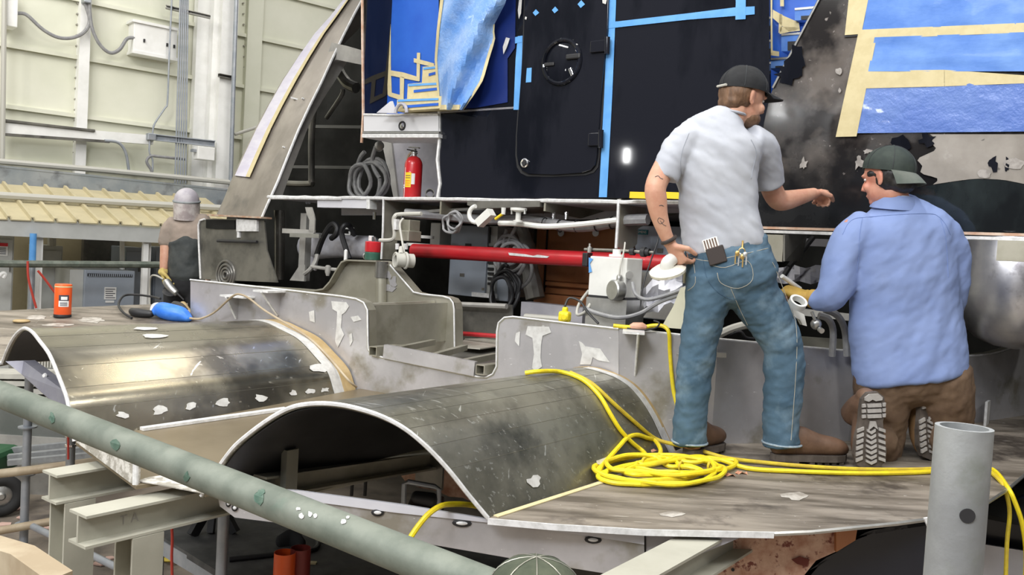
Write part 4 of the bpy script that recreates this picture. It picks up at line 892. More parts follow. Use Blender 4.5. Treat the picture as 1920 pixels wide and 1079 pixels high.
# ---- dark liner behind everything
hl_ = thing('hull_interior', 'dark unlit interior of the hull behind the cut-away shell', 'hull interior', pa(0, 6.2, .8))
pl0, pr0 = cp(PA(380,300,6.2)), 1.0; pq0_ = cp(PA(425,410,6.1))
def lin(pts, ext, nm='liner_wall_and_lid'):
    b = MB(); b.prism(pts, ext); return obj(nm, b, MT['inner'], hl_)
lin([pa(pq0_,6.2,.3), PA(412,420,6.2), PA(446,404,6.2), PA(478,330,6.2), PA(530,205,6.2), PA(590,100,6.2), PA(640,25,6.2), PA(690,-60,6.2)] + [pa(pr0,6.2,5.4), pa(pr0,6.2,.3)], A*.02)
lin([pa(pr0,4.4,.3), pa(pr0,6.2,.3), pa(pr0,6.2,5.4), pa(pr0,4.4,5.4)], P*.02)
pt0 = cp(PA(690,-60,6.2)); lin([pa(pt0,5.2,5.4), pa(pr0,4.4,5.4), pa(pr0,6.2,5.4), pa(pt0,6.2,5.4)], ZUP*.02)  # unseen lid added to block light from above
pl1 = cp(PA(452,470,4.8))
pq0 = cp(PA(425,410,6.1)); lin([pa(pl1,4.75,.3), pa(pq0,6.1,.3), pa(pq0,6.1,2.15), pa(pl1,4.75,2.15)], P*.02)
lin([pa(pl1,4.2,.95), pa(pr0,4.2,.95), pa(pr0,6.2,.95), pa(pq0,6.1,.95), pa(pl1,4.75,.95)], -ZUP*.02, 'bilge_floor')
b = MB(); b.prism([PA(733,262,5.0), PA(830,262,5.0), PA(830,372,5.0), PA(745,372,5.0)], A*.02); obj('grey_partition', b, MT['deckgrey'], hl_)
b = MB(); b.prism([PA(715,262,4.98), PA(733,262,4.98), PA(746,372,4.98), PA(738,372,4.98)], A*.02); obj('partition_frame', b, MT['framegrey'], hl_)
for path, r in (([(588,205),(584,260),(584,335),(580,345),(530,344)], .03), ([(633,128),(650,155),(668,165)], .05), ([(612,222),(640,180),(643,168)], .02)):
    b = MB(); b.tube(cr([PA(x, y, 5.5) for x, y in path], 5), r, 10); obj('dark_pipe', b, MT['darkmet'], hl_)
for y in (314, 238):
    b = MB(); b.beam(PA(520,y-1,5.9), PA(680,y+1,5.9), rsec(.05,.03)); obj('stringer', b, MT['shade_liner2'], hl_)
# ================================================================ MACHINERY BETWEEN THE BULKHEADS
MA = 3.92
def Q(px, py, o=0.0): return PA(px, py, MA - o)
def vbox(b, x0, y0, x1, y1, a, dep, bevel=0.0, z0=None):
    xm, ym = (x0+x1)/2, (y0+y1)/2; p0, p1 = cp(PA(x0, ym, a)), cp(PA(x1, ym, a)); zz0, zz1 = PA(xm, y1, a).z, PA(xm, y0, a).z
    if z0 is not None: zz0 = z0
    b.box(pa((p0+p1)/2, a+dep/2, (zz0+zz1)/2), (p1-p0, dep, zz1-zz0), (P, A, ZUP), bevel); return b
def one(nm, label, cat, b, m, group=None): return tag(obj(nm, b, m), label, cat, group)
# pedestal bulkhead
pd = thing('pedestal_frame', 'olive inner bulkhead with raised trapezoid pedestal carrying the red jack', 'pedestal', Q(700, 650))
ol = [(480,536),(560,541),(598,544),(616,541),(628,528),(640,507),(650,491),(660,487),(716,489),(732,497),(776,548),(792,552),(832,556),(844,560),(850,568),(852,580)]
b = MB(); b.prism([Q(x, y) for x, y in ol] + [Q(853,660), Q(760,680), Q(560,640), Q(480,600)], A*.012); obj('plate', b, MT['olive'], pd)
b = MB(); fl = [Q(x, y) for x, y in ol]; b.sheet([[q - A*.05 for q in fl[:9]], [q + A*.03 for q in fl[:9]]], .01); obj('top_flange', b, MT['olive'], pd)
b = MB(); b.sheet([[q - A*.004 for q in fl[8:]+[Q(853,655)]], [q + A*.075 for q in fl[8:]+[Q(853,655)]]], .01); obj('top_flange', b, MT['olive'], pd)
b = MB(); b.tube([q - A*.004 for q in fl[9:]+[Q(853,655)]], .005, 6); obj('flange_lip', b, MT['edge'], pd)
b = MB(); b.cyl(Q(715,492,.02), Q(715,585,.02), .034, seg=18); obj('column_tube', b, MT['olive'], pd)
b = MB(); b.lathe(Q(715,512,.02), ZUP, [(.040,-.03),(.040,.07)], 18); obj('column_sleeve', b, MT['darkmet2'], pd)
for poly in (blobpoly(726,516,10,7,12,.35), blobpoly(738,530,8,10,12,.4), blobpoly(728,540,12,7,12,.4)): patch(poly, Q, MT['bulk'], pd, 'ground_patch', -A)
p_ = cp(PK(696,600,.08)); b = MB(); zb, zt_ = PK(696,655).z, PK(696,575).z
b.prism([pa(p_, ca(PK(696,600,.05)), zb), pa(p_, MA, zb), pa(p_, MA, zt_+.005), pa(p_, ca(PK(696,600,.05)), zt_)], -P*.012); obj('side_plate', b, MT['olive'], pd)
b = MB(); b.tube([PK(690,574,.06), Q(812,568,.01)], .016, 10); obj('top_bar', b, MT['olive'], pd)
# far rear plate of the well
b = MB(); b.prism([PA(842,566,4.45), PA(960,572,4.45), PA(960,650,4.45), PA(842,650,4.45)], A*.012); rp_ = one('rear_plate', 'dark plate at the back of the well between pedestal and bulkhead', 'plate', b, MT['darkmet'])
b = MB(); b.tube([PA(852,571,4.4), PA(950,575,4.4)], .018, 8); obj('top_bar', b, MT['framegrey'], rp_)
# hydraulic jack
jk = thing('hydraulic_jack', 'red hydraulic jack on a dark green base standing on the pedestal', 'jack', Q(698,487,-.05))
jc = Q(698,487.5,-.04); 
b = MB(); b.lathe(jc, ZUP, [(.048,0),(.050,.01),(.050,.045),(.046,.05)], 24); obj('base', b, MT['green'], jk)
b = MB(); b.lathe(jc + ZUP*.05, ZUP, [(.049,0),(.050,.004),(.050,.062),(.046,.066)], 24); obj('cylinder', b, MT['red'], jk)
b = MB(); b.lathe(jc + ZUP*.116, ZUP, [(.012,0),(.012,.03)], 14); obj('ram', b, MT['chrome'], jk)
b = MB(); b.box(jc + ZUP*.135 - P*.02, (.025,.025,.035), (P, A, ZUP), .004); obj('fitting', b, MT['edge'], jk)
b = MB(); b.lathe(jc - P*.055 + ZUP*.02, -P, [(.022,0),(.022,.01),(.015,.014)], 16); obj('side_plug', b, MT['steel'], jk)
# floor frame in the well
ff = thing('floor_frame', 'square-tube floor frame laid in the cut-out of the bulkhead', 'frame', PK(800, 680, .05))
b = MB(); b.beam(PK(722,659,-.004), PK(892,692,-.004), rsec(.03,.07)); obj('front_rail', b, MT['bulk'], ff)
for x, y in ((699,659),(900,694)):
    c = PK(x, y, -.03); b = MB(); d = KD; s = .024
    ring = lambda q, h: [q + d*i*h + ZUP*j*h for i, j in ((-1,-1),(1,-1),(1,1),(-1,1))]
    n = A; L_ = .18
    b.grid([ring(c, s-.004), ring(c, s), ring(c + n*L_, s), ring(c + n*L_, s-.004), ring(c, s-.004)], True); obj('square_tube', b, MT['olive'], ff)
    b = MB(); b.box(c + n*.09, (.036,.004,.036), (d, n, ZUP)); obj('dark_inset', b, MT['dark'], ff)  # dark inset closing the hollow tube end
for x0, y0, x1, y1 in ((745,656,812,642),(812,669,872,652),(868,680,928,668)):
    b = MB(); p0, p1 = PK(x0, y0, .02), PZ(x1, y1, PK(x0, y0, .02).z); b.beam(p0, p1, rsec(.03,.03)); obj('cross_bar', b, MT['olive'], ff)
zf = PK(700,668,.03).z
b = MB(); b.prism([PK(693,672,.02), PK(935,712,.02), PK(935,712,.02)+A*1.0, PK(693,672,.02)+A*1.0], -ZUP*.01); obj('floor_sheet', b, MT['darkmet'], ff)
b = MB(); z_ = Q(856,652).z; b.prism([PZ(858,652,z_), PZ(900,656,z_), PZ(940,650,z_), PZ(940,636,z_), PZ(872,637,z_)], ZUP*.006); one('tread_plate', 'light tread plate lying beyond the square-tube floor frame', 'tread plate', b, MT['tile'])
b = MB(); b.tube([PA(866,626,4.25), PA(936,631,4.25)], .014, 8); one('steel_bar', 'thin red bar low in the well beyond the tread plate', 'bar', b, MT['red'])
# red drive pipe
rp2 = thing('red_pipe', 'long red painted pipe running across in front of the electrical cabinets', 'pipe', PA(1000,480,4.45))
b = MB(); b.cyl(PA(776,470,4.45), PA(1285,496,4.45), .047, seg=20); obj('tube', b, MT['red'], rp2)
b = MB(); b.prism([PA(x, y, 4.40) for x, y in ((953,474),(985,477),(1000,480),(1008,478),(1030,481),(1026,484),(1005,483),(990,482),(955,479))], -A*.001); obj('paint_chip', b, MT['edge'], rp2)
b = MB(); vbox(b, 1091,474,1101,500, 4.36, .1, .006); obj('pipe_clamp', b, MT['rub'], rp2)
# cabinets
ec = thing('electrical_cabinet', 'blue-grey open electrical cabinet behind the red pipe, left of the cable coils', 'electrical cabinet', PA(880,556,4.95))
b = MB(); vbox(b, 843,423,912,556, 4.95, .5, .006); obj('housing', b, MT['cab'], ec)
b = MB(); vbox(b, 912,424,930,558, 4.97, .45); obj('module_rack', b, MT['cabl'], ec)
for y in (462,478,490,502,511,520,530): 
    b = MB(); vbox(b, 914,y,924,y+5, 4.955, .02); obj('module', b, MT['rub'], ec)
b = MB(); vbox(b, 914,426,918,456, 4.955, .02); obj('module', b, MT['rub'], ec)
b = MB(); vbox(b, 872,457,883,465, 4.945, .006); obj('label_plate', b, MT['rub'], ec)
b = MB(); vbox(b, 862,513,870,519, 4.945, .006); obj('latch', b, MT['darkmet'], ec)
b = MB(); vbox(b, 903,540,907,545, 4.945, .006); obj('latch', b, MT['darkmet'], ec)
b = MB(); vbox(b, 884,550,926,558, 4.92, .04); obj('bottom_rail', b, MT['edge'], ec)
b = MB(); vbox(b, 930,424,968,545, 5.3, .1); one('dark_backing', 'dark grey panel behind the hanging cable coils', 'panel', b, MT['inner'])
b = MB(); vbox(b, 928,522,953,565, 5.0, .15, .006); vbx = one('control_box', 'small grey box half hidden by the hanging black cable', 'control box', b, MT['cab'])
b = MB(); vbox(b, 806,418,824,485, 5.0, .2, .006); one('white_box', 'narrow white box left of the blue-grey electrical cabinet', 'box', b, MT['white'])
ec2 = thing('electrical_cabinet', 'blue-grey electrical cabinet with teal maker plate, right of the white box', 'electrical cabinet', PA(1225,560,4.75))
b = MB(); vbox(b, 1187,424,1275,600, 4.75, .4, .006); obj('housing', b, MT['cab'], ec2)
b = MB(); vbox(b, 1190,511,1272,598, 4.735, .02); obj('lower_door', b, MT['framegrey'], ec2)
b = MB(); vbox(b, 1189,431,1214,440, 4.742, .012); tp_ = obj('nameplate', b, MT['teal'], ec2)
b = MB(); text_mesh(b, 'SIEMENS', PA(1201.5,435.5,4.738), P, ZUP, .014); obj('lettering', b, MT['wlab'], tp_)
for x, y in ((1237,470),(1222,545)):
    b = MB(); vbox(b, x-5,y-4,x+5,y+4, 4.74, .02); obj('latch', b, MT['darkmet'], ec2)
wd = thing('wooden_cabinet', 'brown wooden cabinet door with frame seen under the cabin deck', 'cabinet', PA(1080,575,5.3))
b = MB(); vbox(b, 1004,420,1170,580, 5.34, .4); obj('carcass', b, MT['wood'], wd)
for q in ((1004,420,1020,556),(1022,534,1170,541),(1022,546,1170,556)):
    b = MB(); vbox(b, *q, 5.30, .05); obj('door_frame', b, MT['wood'], wd)
b = MB(); vbox(b, 1025,426,1170,532, 5.325, .03, .004); obj('door_panel', b, MT['wood'], wd)
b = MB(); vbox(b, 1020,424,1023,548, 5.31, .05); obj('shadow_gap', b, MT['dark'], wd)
b = MB(); vbox(b, 1004,558,1170,584, 5.2, .1); obj('plinth', b, MT['wood'], wd)
for x in (1052, 1117):
    b = MB(); b.lathe(PA(x,437,5.28), -A, [(.026,0),(.026,.004)], 18); obj('sticker', b, MT['wlab'], wd)['label'] = 'round white sticker'
b = MB(); b.tube(cr([PA(976,425,5.1), PA(986,450,5.1), PA(993,500,5.1), PA(1004,560,5.1)], 4), [.045]*5+[.06]*5+[.07]*3, 10); one('rubber_trunk', 'dark grey rubber trunking left of the wooden cabinet', 'trunking', b, MT['framegrey'])
b = MB(); b.beam(PA(985,580,4.7), PA(1100,592,4.7), rsec(.1,.10)); one('floor_girder', 'grey girder below the wooden cabinet', 'girder', b, MT['deckgrey'])
b = MB(); b.tube([PA(985,594,4.5), PA(1060,600,4.5)], .02, 8); one('pale_pipe', 'pale pipe behind the top of the front bulkhead', 'pipe', b, MT['palecable'])
# white tank box on stand
wb = thing('white_box', 'square white tank box on a steel stand with a round grey sensor', 'tank', PA(1140,606,3.95))
b = MB(); vbox(b, 1104,482,1174,558, 3.95, .17, .006); obj('box', b, MT['white'], wb)
b = MB(); vbox(b, 1097,560,1173,640, 3.94, .19); obj('stand', b, MT['steel'], wb)
b = MB(); vbox(b, 1103,556,1176,560, 3.94, .19); obj('gasket', b, MT['rub'], wb)
b = MB(); b.prism([PA(1104,483,3.945), PA(1112,486,3.945), PA(1106,494,3.945), PA(1110,510,3.945), PA(1104,512,3.945)], -A*.001); obj('tape_scrap', b, MT['btape'], wb)
sc_ = PA(1160,545,3.93); b = MB(); b.lathe(sc_ + A*.02, -A*.8 - P*.35, [(.050,0),(.054,.01),(.054,.05),(.048,.056)], 24); sn = obj('sensor_head', b, MT['steel'], wb)
b = MB(); b.lathe(sc_ + ZUP*.045 , ZUP, [(.014,0),(.016,.01),(.016,.025),(.012,.035)], 12); obj('cable_gland', b, MT['steel'], sn)
b = MB(); b.lathe(PA(1180,516,3.96), P*.6-A, [(.020,-.03),(.020,.02)], 14); obj('side_port', b, MT['steel'], wb)
b = MB(); b.lathe(PA(1156,482,4.03), ZUP, [(.04,0),(.04,.012),(.022,.014),(.022,.04)], 16); obj('filler_cap', b, MT['white'], wb)
b = MB(); b.tube(cr([PA(1161,522,3.92), PA(1163,500,3.92), PA(1170,470,3.95), PA(1172,455,3.98)], 5), .0045, 6); one('cable', 'thin grey cable rising from the sensor on the white box', 'cable', b, MT['palecable'])
b = MB(); b.tube([PA(1096,468,4.12), PA(1160,470,4.12), PA(1228,474,4.12)], .008, 8); vr = one('valve_rod', 'thin dark rod with knuckles above the white tank box', 'rod', b, MT['darkmet'])
for x, r in ((1108,.012),(1186,.02),(1207,.026),(1214,.02)):
    b = MB(); q = PA(x, 468+(x-1096)*.045, 4.12); b.lathe(q - P*.012, P, [(r,0),(r,.024)], 12); obj('knuckle', b, MT['rub'], vr)
b = MB(); b.lathe(PA(1105,474,4.1), ZUP, [(.012,0),(.012,.03),(.006,.034),(.006,.05)], 10); obj('nozzle', b, MT['steel'], vr)
def tubes(nm, label, cat, path, r, m, group=None, n=5, seg=8, parent=None):
    b = MB(); b.tube(cr(path, n), r, seg); o = obj(nm, b, m, parent); 
    if parent is None: tag(o, label, cat, group)
    return o
tubes('cable', 'grey cable sweeping right from under the white tank stand', 'cable', [PA(1096,578,3.9), PA(1120,588,3.9), PA(1160,596,3.88), PA(1200,588,3.9), PA(1240,565,3.95), PA(1300,545,4.0)], .011, MT['greycable'])
tubes('cable', 'second grey cable running below the sensor to the standing man', 'cable', [PA(1186,530,3.92), PA(1192,552,3.9), PA(1215,562,3.92), PA(1260,550,3.96), PA(1310,530,4.0)], .010, MT['greycable'])
tubes('cable', 'thin black wire hanging in front of the teal-labelled cabinet', 'cable', [PA(1236,420,4.1), PA(1234,450,4.1), PA(1220,490,4.05), PA(1205,540,4.0), PA(1200,590,3.92)], .004, MT['rub'])
tubes('cable', 'pale loop of cable left of the white tank stand', 'cable', [PA(1104,545,4.0), PA(1086,570,3.98), PA(1082,590,3.95), PA(1096,586,3.92), PA(1108,568,3.95)], .008, MT['palecable'])
b = MB(); b.prism([PA(1240,614,3.9), PA(1262,575,3.9), PA(1276,540,3.9), PA(1330,530,3.9), PA(1330,622,3.9)], A*.12); one('cream_wedge', 'cream wedge-shaped moulding behind the standing man\'s legs', 'moulding', b, MT['cream2'])
b = MB(); b.sheet([[PA(1190+ (1280-1190)*k/8, 600 - 8*k*.6 - 55*i/5 + 6*math.sin(k*2+i), 4.15+.03*math.sin(k+i*2)) for k in range(9)] for i in range(6)], .004); b.smooth = True; one('plastic_wrap', 'crumpled lavender plastic wrap beside the cream wedge', 'plastic wrap', b, MT['white2'])
# cable coils
def coil(nm, label, a, loops, r, m, leads=(), cat='cable coil'):
    t = thing(nm, label, cat, PA(loops[0][0], loops[0][1]+loops[0][3], a))
    for i, (cx, cy, rx, ry) in enumerate(loops):
        b = MB(); c = PA(cx, cy, a); ex = (PA(cx+rx, cy, a)-c).length; ez = (PA(cx, cy-ry, a)-c).length; o = (i % 3)*r*1.7
        b.tube([c + P*ex*math.cos(2*PI*k/28)*(1+.012*math.sin(3*k+i)) + ZUP*ez*math.sin(2*PI*k/28) - A*o + A*.008*math.sin(k*.9+i) for k in range(28)], r, 8, closed=True); obj('loop', b, m, t)
    for pth in leads:
        b = MB(); b.tube(cr([PA(x, y, a-.02) for x, y in pth], 5), r, 8); obj('lead', b, m, t)
    return t
coil('cable_coil', 'grey cable coil hanging under the deck in front of the cabinets', 4.75, [(962,484,27,26),(958,480,30,30),(965,490,24,34),(975,500,22,40),(955,470,22,28)], .013, MT['greycable'], [[(968,425),(955,450),(950,465)],[(950,430),(944,460),(945,480)]])
coil('cable_coil', 'black cable coil hanging below the grey coil', 4.68, [(944,545,22,36),(950,548,26,40),(947,552,20,32)], .013, MT['rub'], [[(934,512),(945,498),(952,500)],[(965,515),(975,530),(968,560)]])
coil('cable_coil', 'small pale cable loop tucked under the deck edge left of the white clamp', 4.3, [(852,416,14,20),(848,420,16,17),(857,414,12,16)], .008, MT['greycable'])
coil('cable_coil', 'dark cable coil hanging inside the hull left of the extinguisher', 4.6, [(694,338,33,36),(698,340,30,34),(684,342,20,32),(700,336,28,38)], .016, MT['dcable'], [[(668,318),(676,295),(684,285)],[(705,275),(698,300),(702,318),(712,335)],[(712,335),(712,350),(708,368)]])
b = MB(); b.lathe(PA(711,275,4.55), P*.6-A*.5+ZUP*.2, [(.03,-.03),(.035,.02),(.02,.03)], 14); one('cable_socket', 'small dark socket above the hanging coil inside the hull', 'socket', b, MT['darkmet'])
# under-deck fittings
wc = thing('deck_clamp', 'white cast clamp with yellow handle bolted under the cabin deck', 'clamp', PA(905,420,4.2))
b = MB(); q = PA(893,402,4.2); b.tube([q + P*.055*math.cos(t_) + ZUP*.05*math.sin(t_) for t_ in [PI*.55+PI*1.25*i/14 for i in range(15)]], .014, 8); obj('hook', b, MT['white'], wc)
b = MB(); b.beam(PA(898,420,4.18), PA(922,398,4.18), rsec(.05,.055), up=A); obj('body', b, MT['white'], wc)
b = MB(); b.cyl(PA(929,411,4.16), PA(943,401,4.16), .009, seg=8); obj('handle', b, MT['ylab'], wc)['label'] = 'yellow handle'
b = MB(); b.lathe(PA(944,396,4.16), ZUP, [(.012,-.02),(.014,.02)], 10); obj('pivot', b, MT['white'], wc)
tb_ = thing('bracket_foot', 'white flanged post standing under the deck right of the clamp', 'bracket', PA(971,418,4.25))
b = MB(); b.lathe(PA(971,417,4.25), ZUP, [(.03,0),(.03,.01),(.016,.014),(.016,.06),(.05,.07),(.05,.085)], 14); obj('post', b, MT['white'], tb_)
for x in (960, 984):
    b = MB(); b.cyl(PA(x,392,4.25), PA(x,402,4.25), .008, seg=8); obj('stud', b, MT['steel'], tb_)
tubes('conduit', 'white conduit run slung under the deck with black cable ties', 'conduit', [PA(936,419,4.3), PA(975,420,4.3), PA(1020,425,4.32), PA(1080,422,4.34), PA(1160,413,4.36)], .017, MT['white'])
cb = tubes('cable_bundle', 'grey cable bundle sagging beneath the deck girders', 'cable bundle', [PA(760,400,4.4), PA(830,405,4.5), PA(900,412,4.5), PA(990,412,4.5), PA(1060,424,4.42), PA(1110,424,4.42), PA(1170,414,4.42), PA(1215,412,4.42)], .032, MT['greycable'])
for x, y in ((1022,420),(1050,424),(1082,424),(1120,422),(1148,418)):
    b = MB(); b.torus(PA(x, y, 4.42), P, .036, .004, 16, 5); tie = obj('cable_tie', b, MT['rub'], cb)
# junction boxes and valve on the pillar
jb2 = thing('junction_box', 'olive junction boxes and conduit fixed right of the deck pillar', 'junction box', PA(752,450,4.1))
b = MB(); vbox(b, 738,432,766,452, 4.1, .12, .005); obj('lower_box', b, MT['olive'], jb2)
b = MB(); vbox(b, 748,412,768,436, 4.15, .1, .005); obj('upper_box', b, MT['olive'], jb2)
b = MB(); b.tube(cr([PA(790,401,4.12), PA(750,402,4.12), PA(741,405,4.1), PA(738,415,4.1), PA(740,440,4.1), PA(734,450,4.1), PA(712,451,4.1)], 4), .013, 8); obj('conduit', b, MT['palecable'], jb2)
b = MB(); vbox(b, 738,411,743,431, 4.08, .03); obj('sleeve', b, MT['edge'], jb2)
for x in (745, 761):
    b = MB(); b.cyl(PA(x,457,4.08), PA(x,468,4.08), .013, seg=10); obj('gland', b, MT['edge'], jb2)
vl = thing('ball_valve', 'grey round valve body hanging beside the pedestal', 'valve', PA(750,500,3.95))
b = MB(); b.pipe(PA(742,488,3.87), PA(742,488,3.87) + A*.10 + P*.05, .043, .012, 24); obj('valve_body', b, MT['palecable'], vl)
b = MB(); b.torus(PA(742,488,3.88), A*.9+P*.45, .043, .008, 24, 8); obj('collar', b, MT['palecable'], vl)
b = MB(); b.torus(PA(742,488,3.86) + A*.055 + P*.03, A*.9+P*.45, .046, .008, 24, 8); obj('collar', b, MT['palecable'], vl)
b = MB(); b.cyl(PA(752,478,3.95), PA(752,464,3.98), .02, .012, 12); obj('stem', b, MT['palecable'], vl)
tubes('cable', 'pale cable looping from the valve up to the junction boxes', 'cable', [PA(758,474,3.98), PA(752,440,4.02), PA(750,420,4.05), PA(756,410,4.08)], .007, MT['palecable'])
for x, y, w_ in ((790,447,26),(786,462,22)):
    b = MB(); b.lathe(PA(x, y, 4.6), ZUP, [(.09,0),(.09,.02)], 18); one('white_flange', 'white disc flange at the left end of the red pipe' if y == 447 else 'lower white disc flange under the red pipe end', 'flange', b, MT['white'])
# area left of the pedestal
po = thing('support_post', 'grey support post with flared gusset foot under the cabin floor', 'post', PA(566,527,4.5))
b = MB(); vbox(b, 561,400,572,527, 4.5, .06); obj('post', b, MT['framegrey'], po)
b = MB(); b.prism([PA(562,497,4.49), PA(572,497,4.49), PA(570,528,4.49), PA(543,526,4.49)], A*.02); obj('gusset_foot', b, MT['framegrey'], po)
sb = thing('hanger_bracket', 'bent grey strap bracket hanging from the deck channel', 'bracket', PA(585,440,4.3))
b = MB(); b.sheet([[PA(574,389,4.33), PA(586,389,4.33)], [PA(577,402,4.33), PA(590,402,4.33)], [PA(582,413,4.33), PA(592,412,4.33)], [PA(581,436,4.33), PA(591,437,4.33)]], .01); obj('strap', b, MT['framegrey'], sb)
b = MB(); b.beam(PA(531,433,4.33), PA(590,436,4.33), rsec(.02,.035)); obj('arm', b, MT['framegrey'], sb)
b = MB(); b.beam(PA(545,441,4.30), PA(600,443,4.30), rsec(.02,.03)); obj('arm', b, MT['steel'], sb)
b = MB(); b.cyl(PA(524,395,4.9), PA(524,525,4.9), .045, seg=14); one('standpipe', 'dark shiny vertical pipe behind the end plate', 'pipe', b, MT['darkmet2'])
wr = thing('wrapped_duct', 'white plastic-wrapped duct behind the black hoses', 'duct', PA(630,500,4.8))
b = MB(); b.loft([PA(572,465,4.8), PA(590,462,4.8), PA(640,462,4.8), PA(700,464,4.8)], [(.10,.08),(.11,.09),(.09,.08),(.09,.08)], ZUP, 14, 4); obj('duct', b, MT['white2'], wr)
b = MB(); b.loft([PA(578,462,4.78), PA(584,485,4.78), PA(592,505,4.78)], [(.07,.06),(.06,.05),(.02,.02)], P, 12, 4); obj('loose_wrap', b, MT['white2'], wr)
tubes('hose', 'black hose arching down in front of the wrapped duct', 'hose', [PA(594,478,4.5), PA(604,450,4.5), PA(616,428,4.5), PA(626,420,4.5), PA(633,428,4.5), PA(630,440,4.5), PA(622,447,4.55)], .022, MT['rub'])
tubes('hose', 'second black hose looping right of the first hose', 'hose', [PA(664,440,4.7), PA(655,424,4.55), PA(645,424,4.5), PA(641,440,4.5), PA(648,465,4.5), PA(655,486,4.5)], .020, MT['rub'])
tubes('pipe_fitting', 'grey pipe elbow and tee at the foot of the black hose', 'pipe', [PA(571,514,4.45), PA(582,505,4.45), PA(592,490,4.48), PA(595,475,4.5)], .018, MT['framegrey'])
pf = tubes('pipe_fitting', 'grey horizontal pipe run with a small tap', 'pipe', [PA(584,500,4.45), PA(610,504,4.45), PA(650,508,4.45)], .014, MT['framegrey'])
b = MB(); b.lathe(PA(615,505,4.43), ZUP, [(.012,-.05),(.022,-.02),(.022,.02),(.01,.03)], 12); obj('tap', b, MT['framegrey'], pf)
b = MB(); b.prism([PA(646,430,5.6), PA(650,426,5.6), PA(664,427,5.6), PA(664,446,5.6), PA(660,446,5.6), PA(660,431,5.6), PA(650,430,5.6)], -A*.002); stn = one('stencil_mark', 'white stencilled angular mark on the dark interior behind the hoses', 'marking', b, MT['wlab'])
b = MB(); b.prism([PA(654,434,5.6), PA(657,434,5.6), PA(657,446,5.6), PA(654,446,5.6)], -A*.002); obj('stroke', b, MT['wlab'], stn)
b = MB(); b.prism([PA(646,438,5.6), PA(654,439,5.6), PA(654,442,5.6), PA(646,441,5.6)], -A*.002); obj('stroke', b, MT['wlab'], stn)
b = MB(); b.lathe(PA(648,484,4.2), ZUP, [(.012,-.03),(.012,.05),(.003,.06)], 10); one('white_marker', 'small white marker standing on the pedestal flange', 'marker', b, MT['wlab'])
# right side machinery behind the kneeling man
gs = thing('deck_bracket', 'beige gusset bracket under the rail right of the standing man', 'bracket', PA(1450,490,4.3))
b = MB(); vbox(b, 1420,440,1468,490, 4.22, .03); obj('face_plate', b, MT['olive'], gs)
b = MB(); b.prism([PA(1468,440,4.22), PA(1510,440,4.5), PA(1500,490,4.5), PA(1468,490,4.22)], P*.01); obj('gusset', b, MT['darkmet'], gs)
for x, y, x2, y2, lab in ((1525,445,1480,500,'black diagonal strut behind the kneeling man\'s sleeve'),(1500,470,1468,520,'dark hose slanting down left of the kneeling man')):
    b = MB(); b.cyl(PA(x,y,4.6), PA(x2,y2,4.5), .014, seg=8); one('strut', lab, 'strut', b, MT['rub'])
b = MB(); b.sheet([[PA(1450+10*k, 500 + 6*i + 3*math.sin(k*1.3+i), 4.8+.03*math.sin(k*2+i)) for k in range(10)] for i in range(6)], .004); b.smooth = True; one('plastic_wrap', 'white plastic wrap behind the yellow glove', 'plastic wrap', b, MT['white2'])
b = MB(); vbox(b, 1498,448,1560,462, 4.7, .1); one('duct_plate', 'grey plate under the rail behind the kneeling man', 'plate', b, MT['deckgrey'])
tr_ = thing('tape_roll', 'white ring lying below the yellow glove', 'ring', PA(1496,578,3.98))
b = MB(); c_ = W(1495,569,3.72); ax_ = (ZUP*.75 - YA*.6 + XA*.15).normalized(); b.pipe(c_ - ax_*.012, c_ + ax_*.016, .038, .010, 24); obj('ring', b, MT['white'], tr_)
b = MB(); b.prism([W(1488,580,3.8), W(1508,590,3.8), W(1513,612,3.8), W(1505,610,3.8), W(1500,600,3.8), W(1484,592,3.8)], V((0,.04,0))); one('white_bracket', 'white curved bracket under the ring', 'bracket', b, MT['white'])
vv_ = thing('silver_valve', 'small silver tap valve left of the kneeling man\'s cuff', 'valve', W(1532,622,3.82))
b = MB(); b.ball(W(1530,608,3.82), (.025,.02,.025), u=12, v=8); obj('body', b, MT['steel'], vv_)
b = MB(); b.cyl(W(1528,600,3.8), W(1522,585,3.8), .007, seg=8); obj('stem', b, MT['steel'], vv_)
b = MB(); b.lathe(W(1537,618,3.8), V((.2,-1,-.3)), [(.012,0),(.012,.02)], 12); obj('cap', b, MT['steel'], vv_)
tubes('hose', 'grey hose dropping behind the bulkhead, left of the kneeling man', 'hose', [W(1535,592,3.95), W(1552,598,3.95), W(1562,620,3.95), W(1560,668,3.97)], .016, MT['greycable'])
tubes('hose', 'second grey hose dropping nearest the kneeling man', 'hose', [W(1545,580,3.98), W(1570,592,3.98), W(1584,620,3.98), W(1588,668,3.99)], .016, MT['greycable'])
b = MB(); b.beam(PA(1440,578,4.35), PA(1600,596,4.35), rsec(.08,.03)); one('shelf_rail', 'grey rail behind the valves left of the kneeling man', 'rail', b, MT['framegrey'])
b = MB(); b.beam(W(1440,636,4.5), W(1640,650,4.5), rsec(.02,.05)); one('shelf_rail', 'low olive rail behind the hoses, just above the bulkhead edge', 'rail', b, MT['olive'])
tubes('cable_bundle', 'bundle of pale cables seen between the standing man\'s legs', 'cable bundle', [W(1340,632,4.1), W(1375,616,4.1), W(1420,606,4.15), W(1470,600,4.2)], .02, MT['palecable'])
tubes('cable', 'dark cable below the pale bundle between the man\'s legs', 'cable', [W(1345,640,4.12), W(1385,622,4.08), W(1400,634,4.08), W(1430,636,4.1)], .007, MT['rub'])
tk = thing('tank', 'polished metal tank with rounded bottom at the right edge', 'tank', W(1900,655,4.5))
c_ = W(1902,655,4.48)
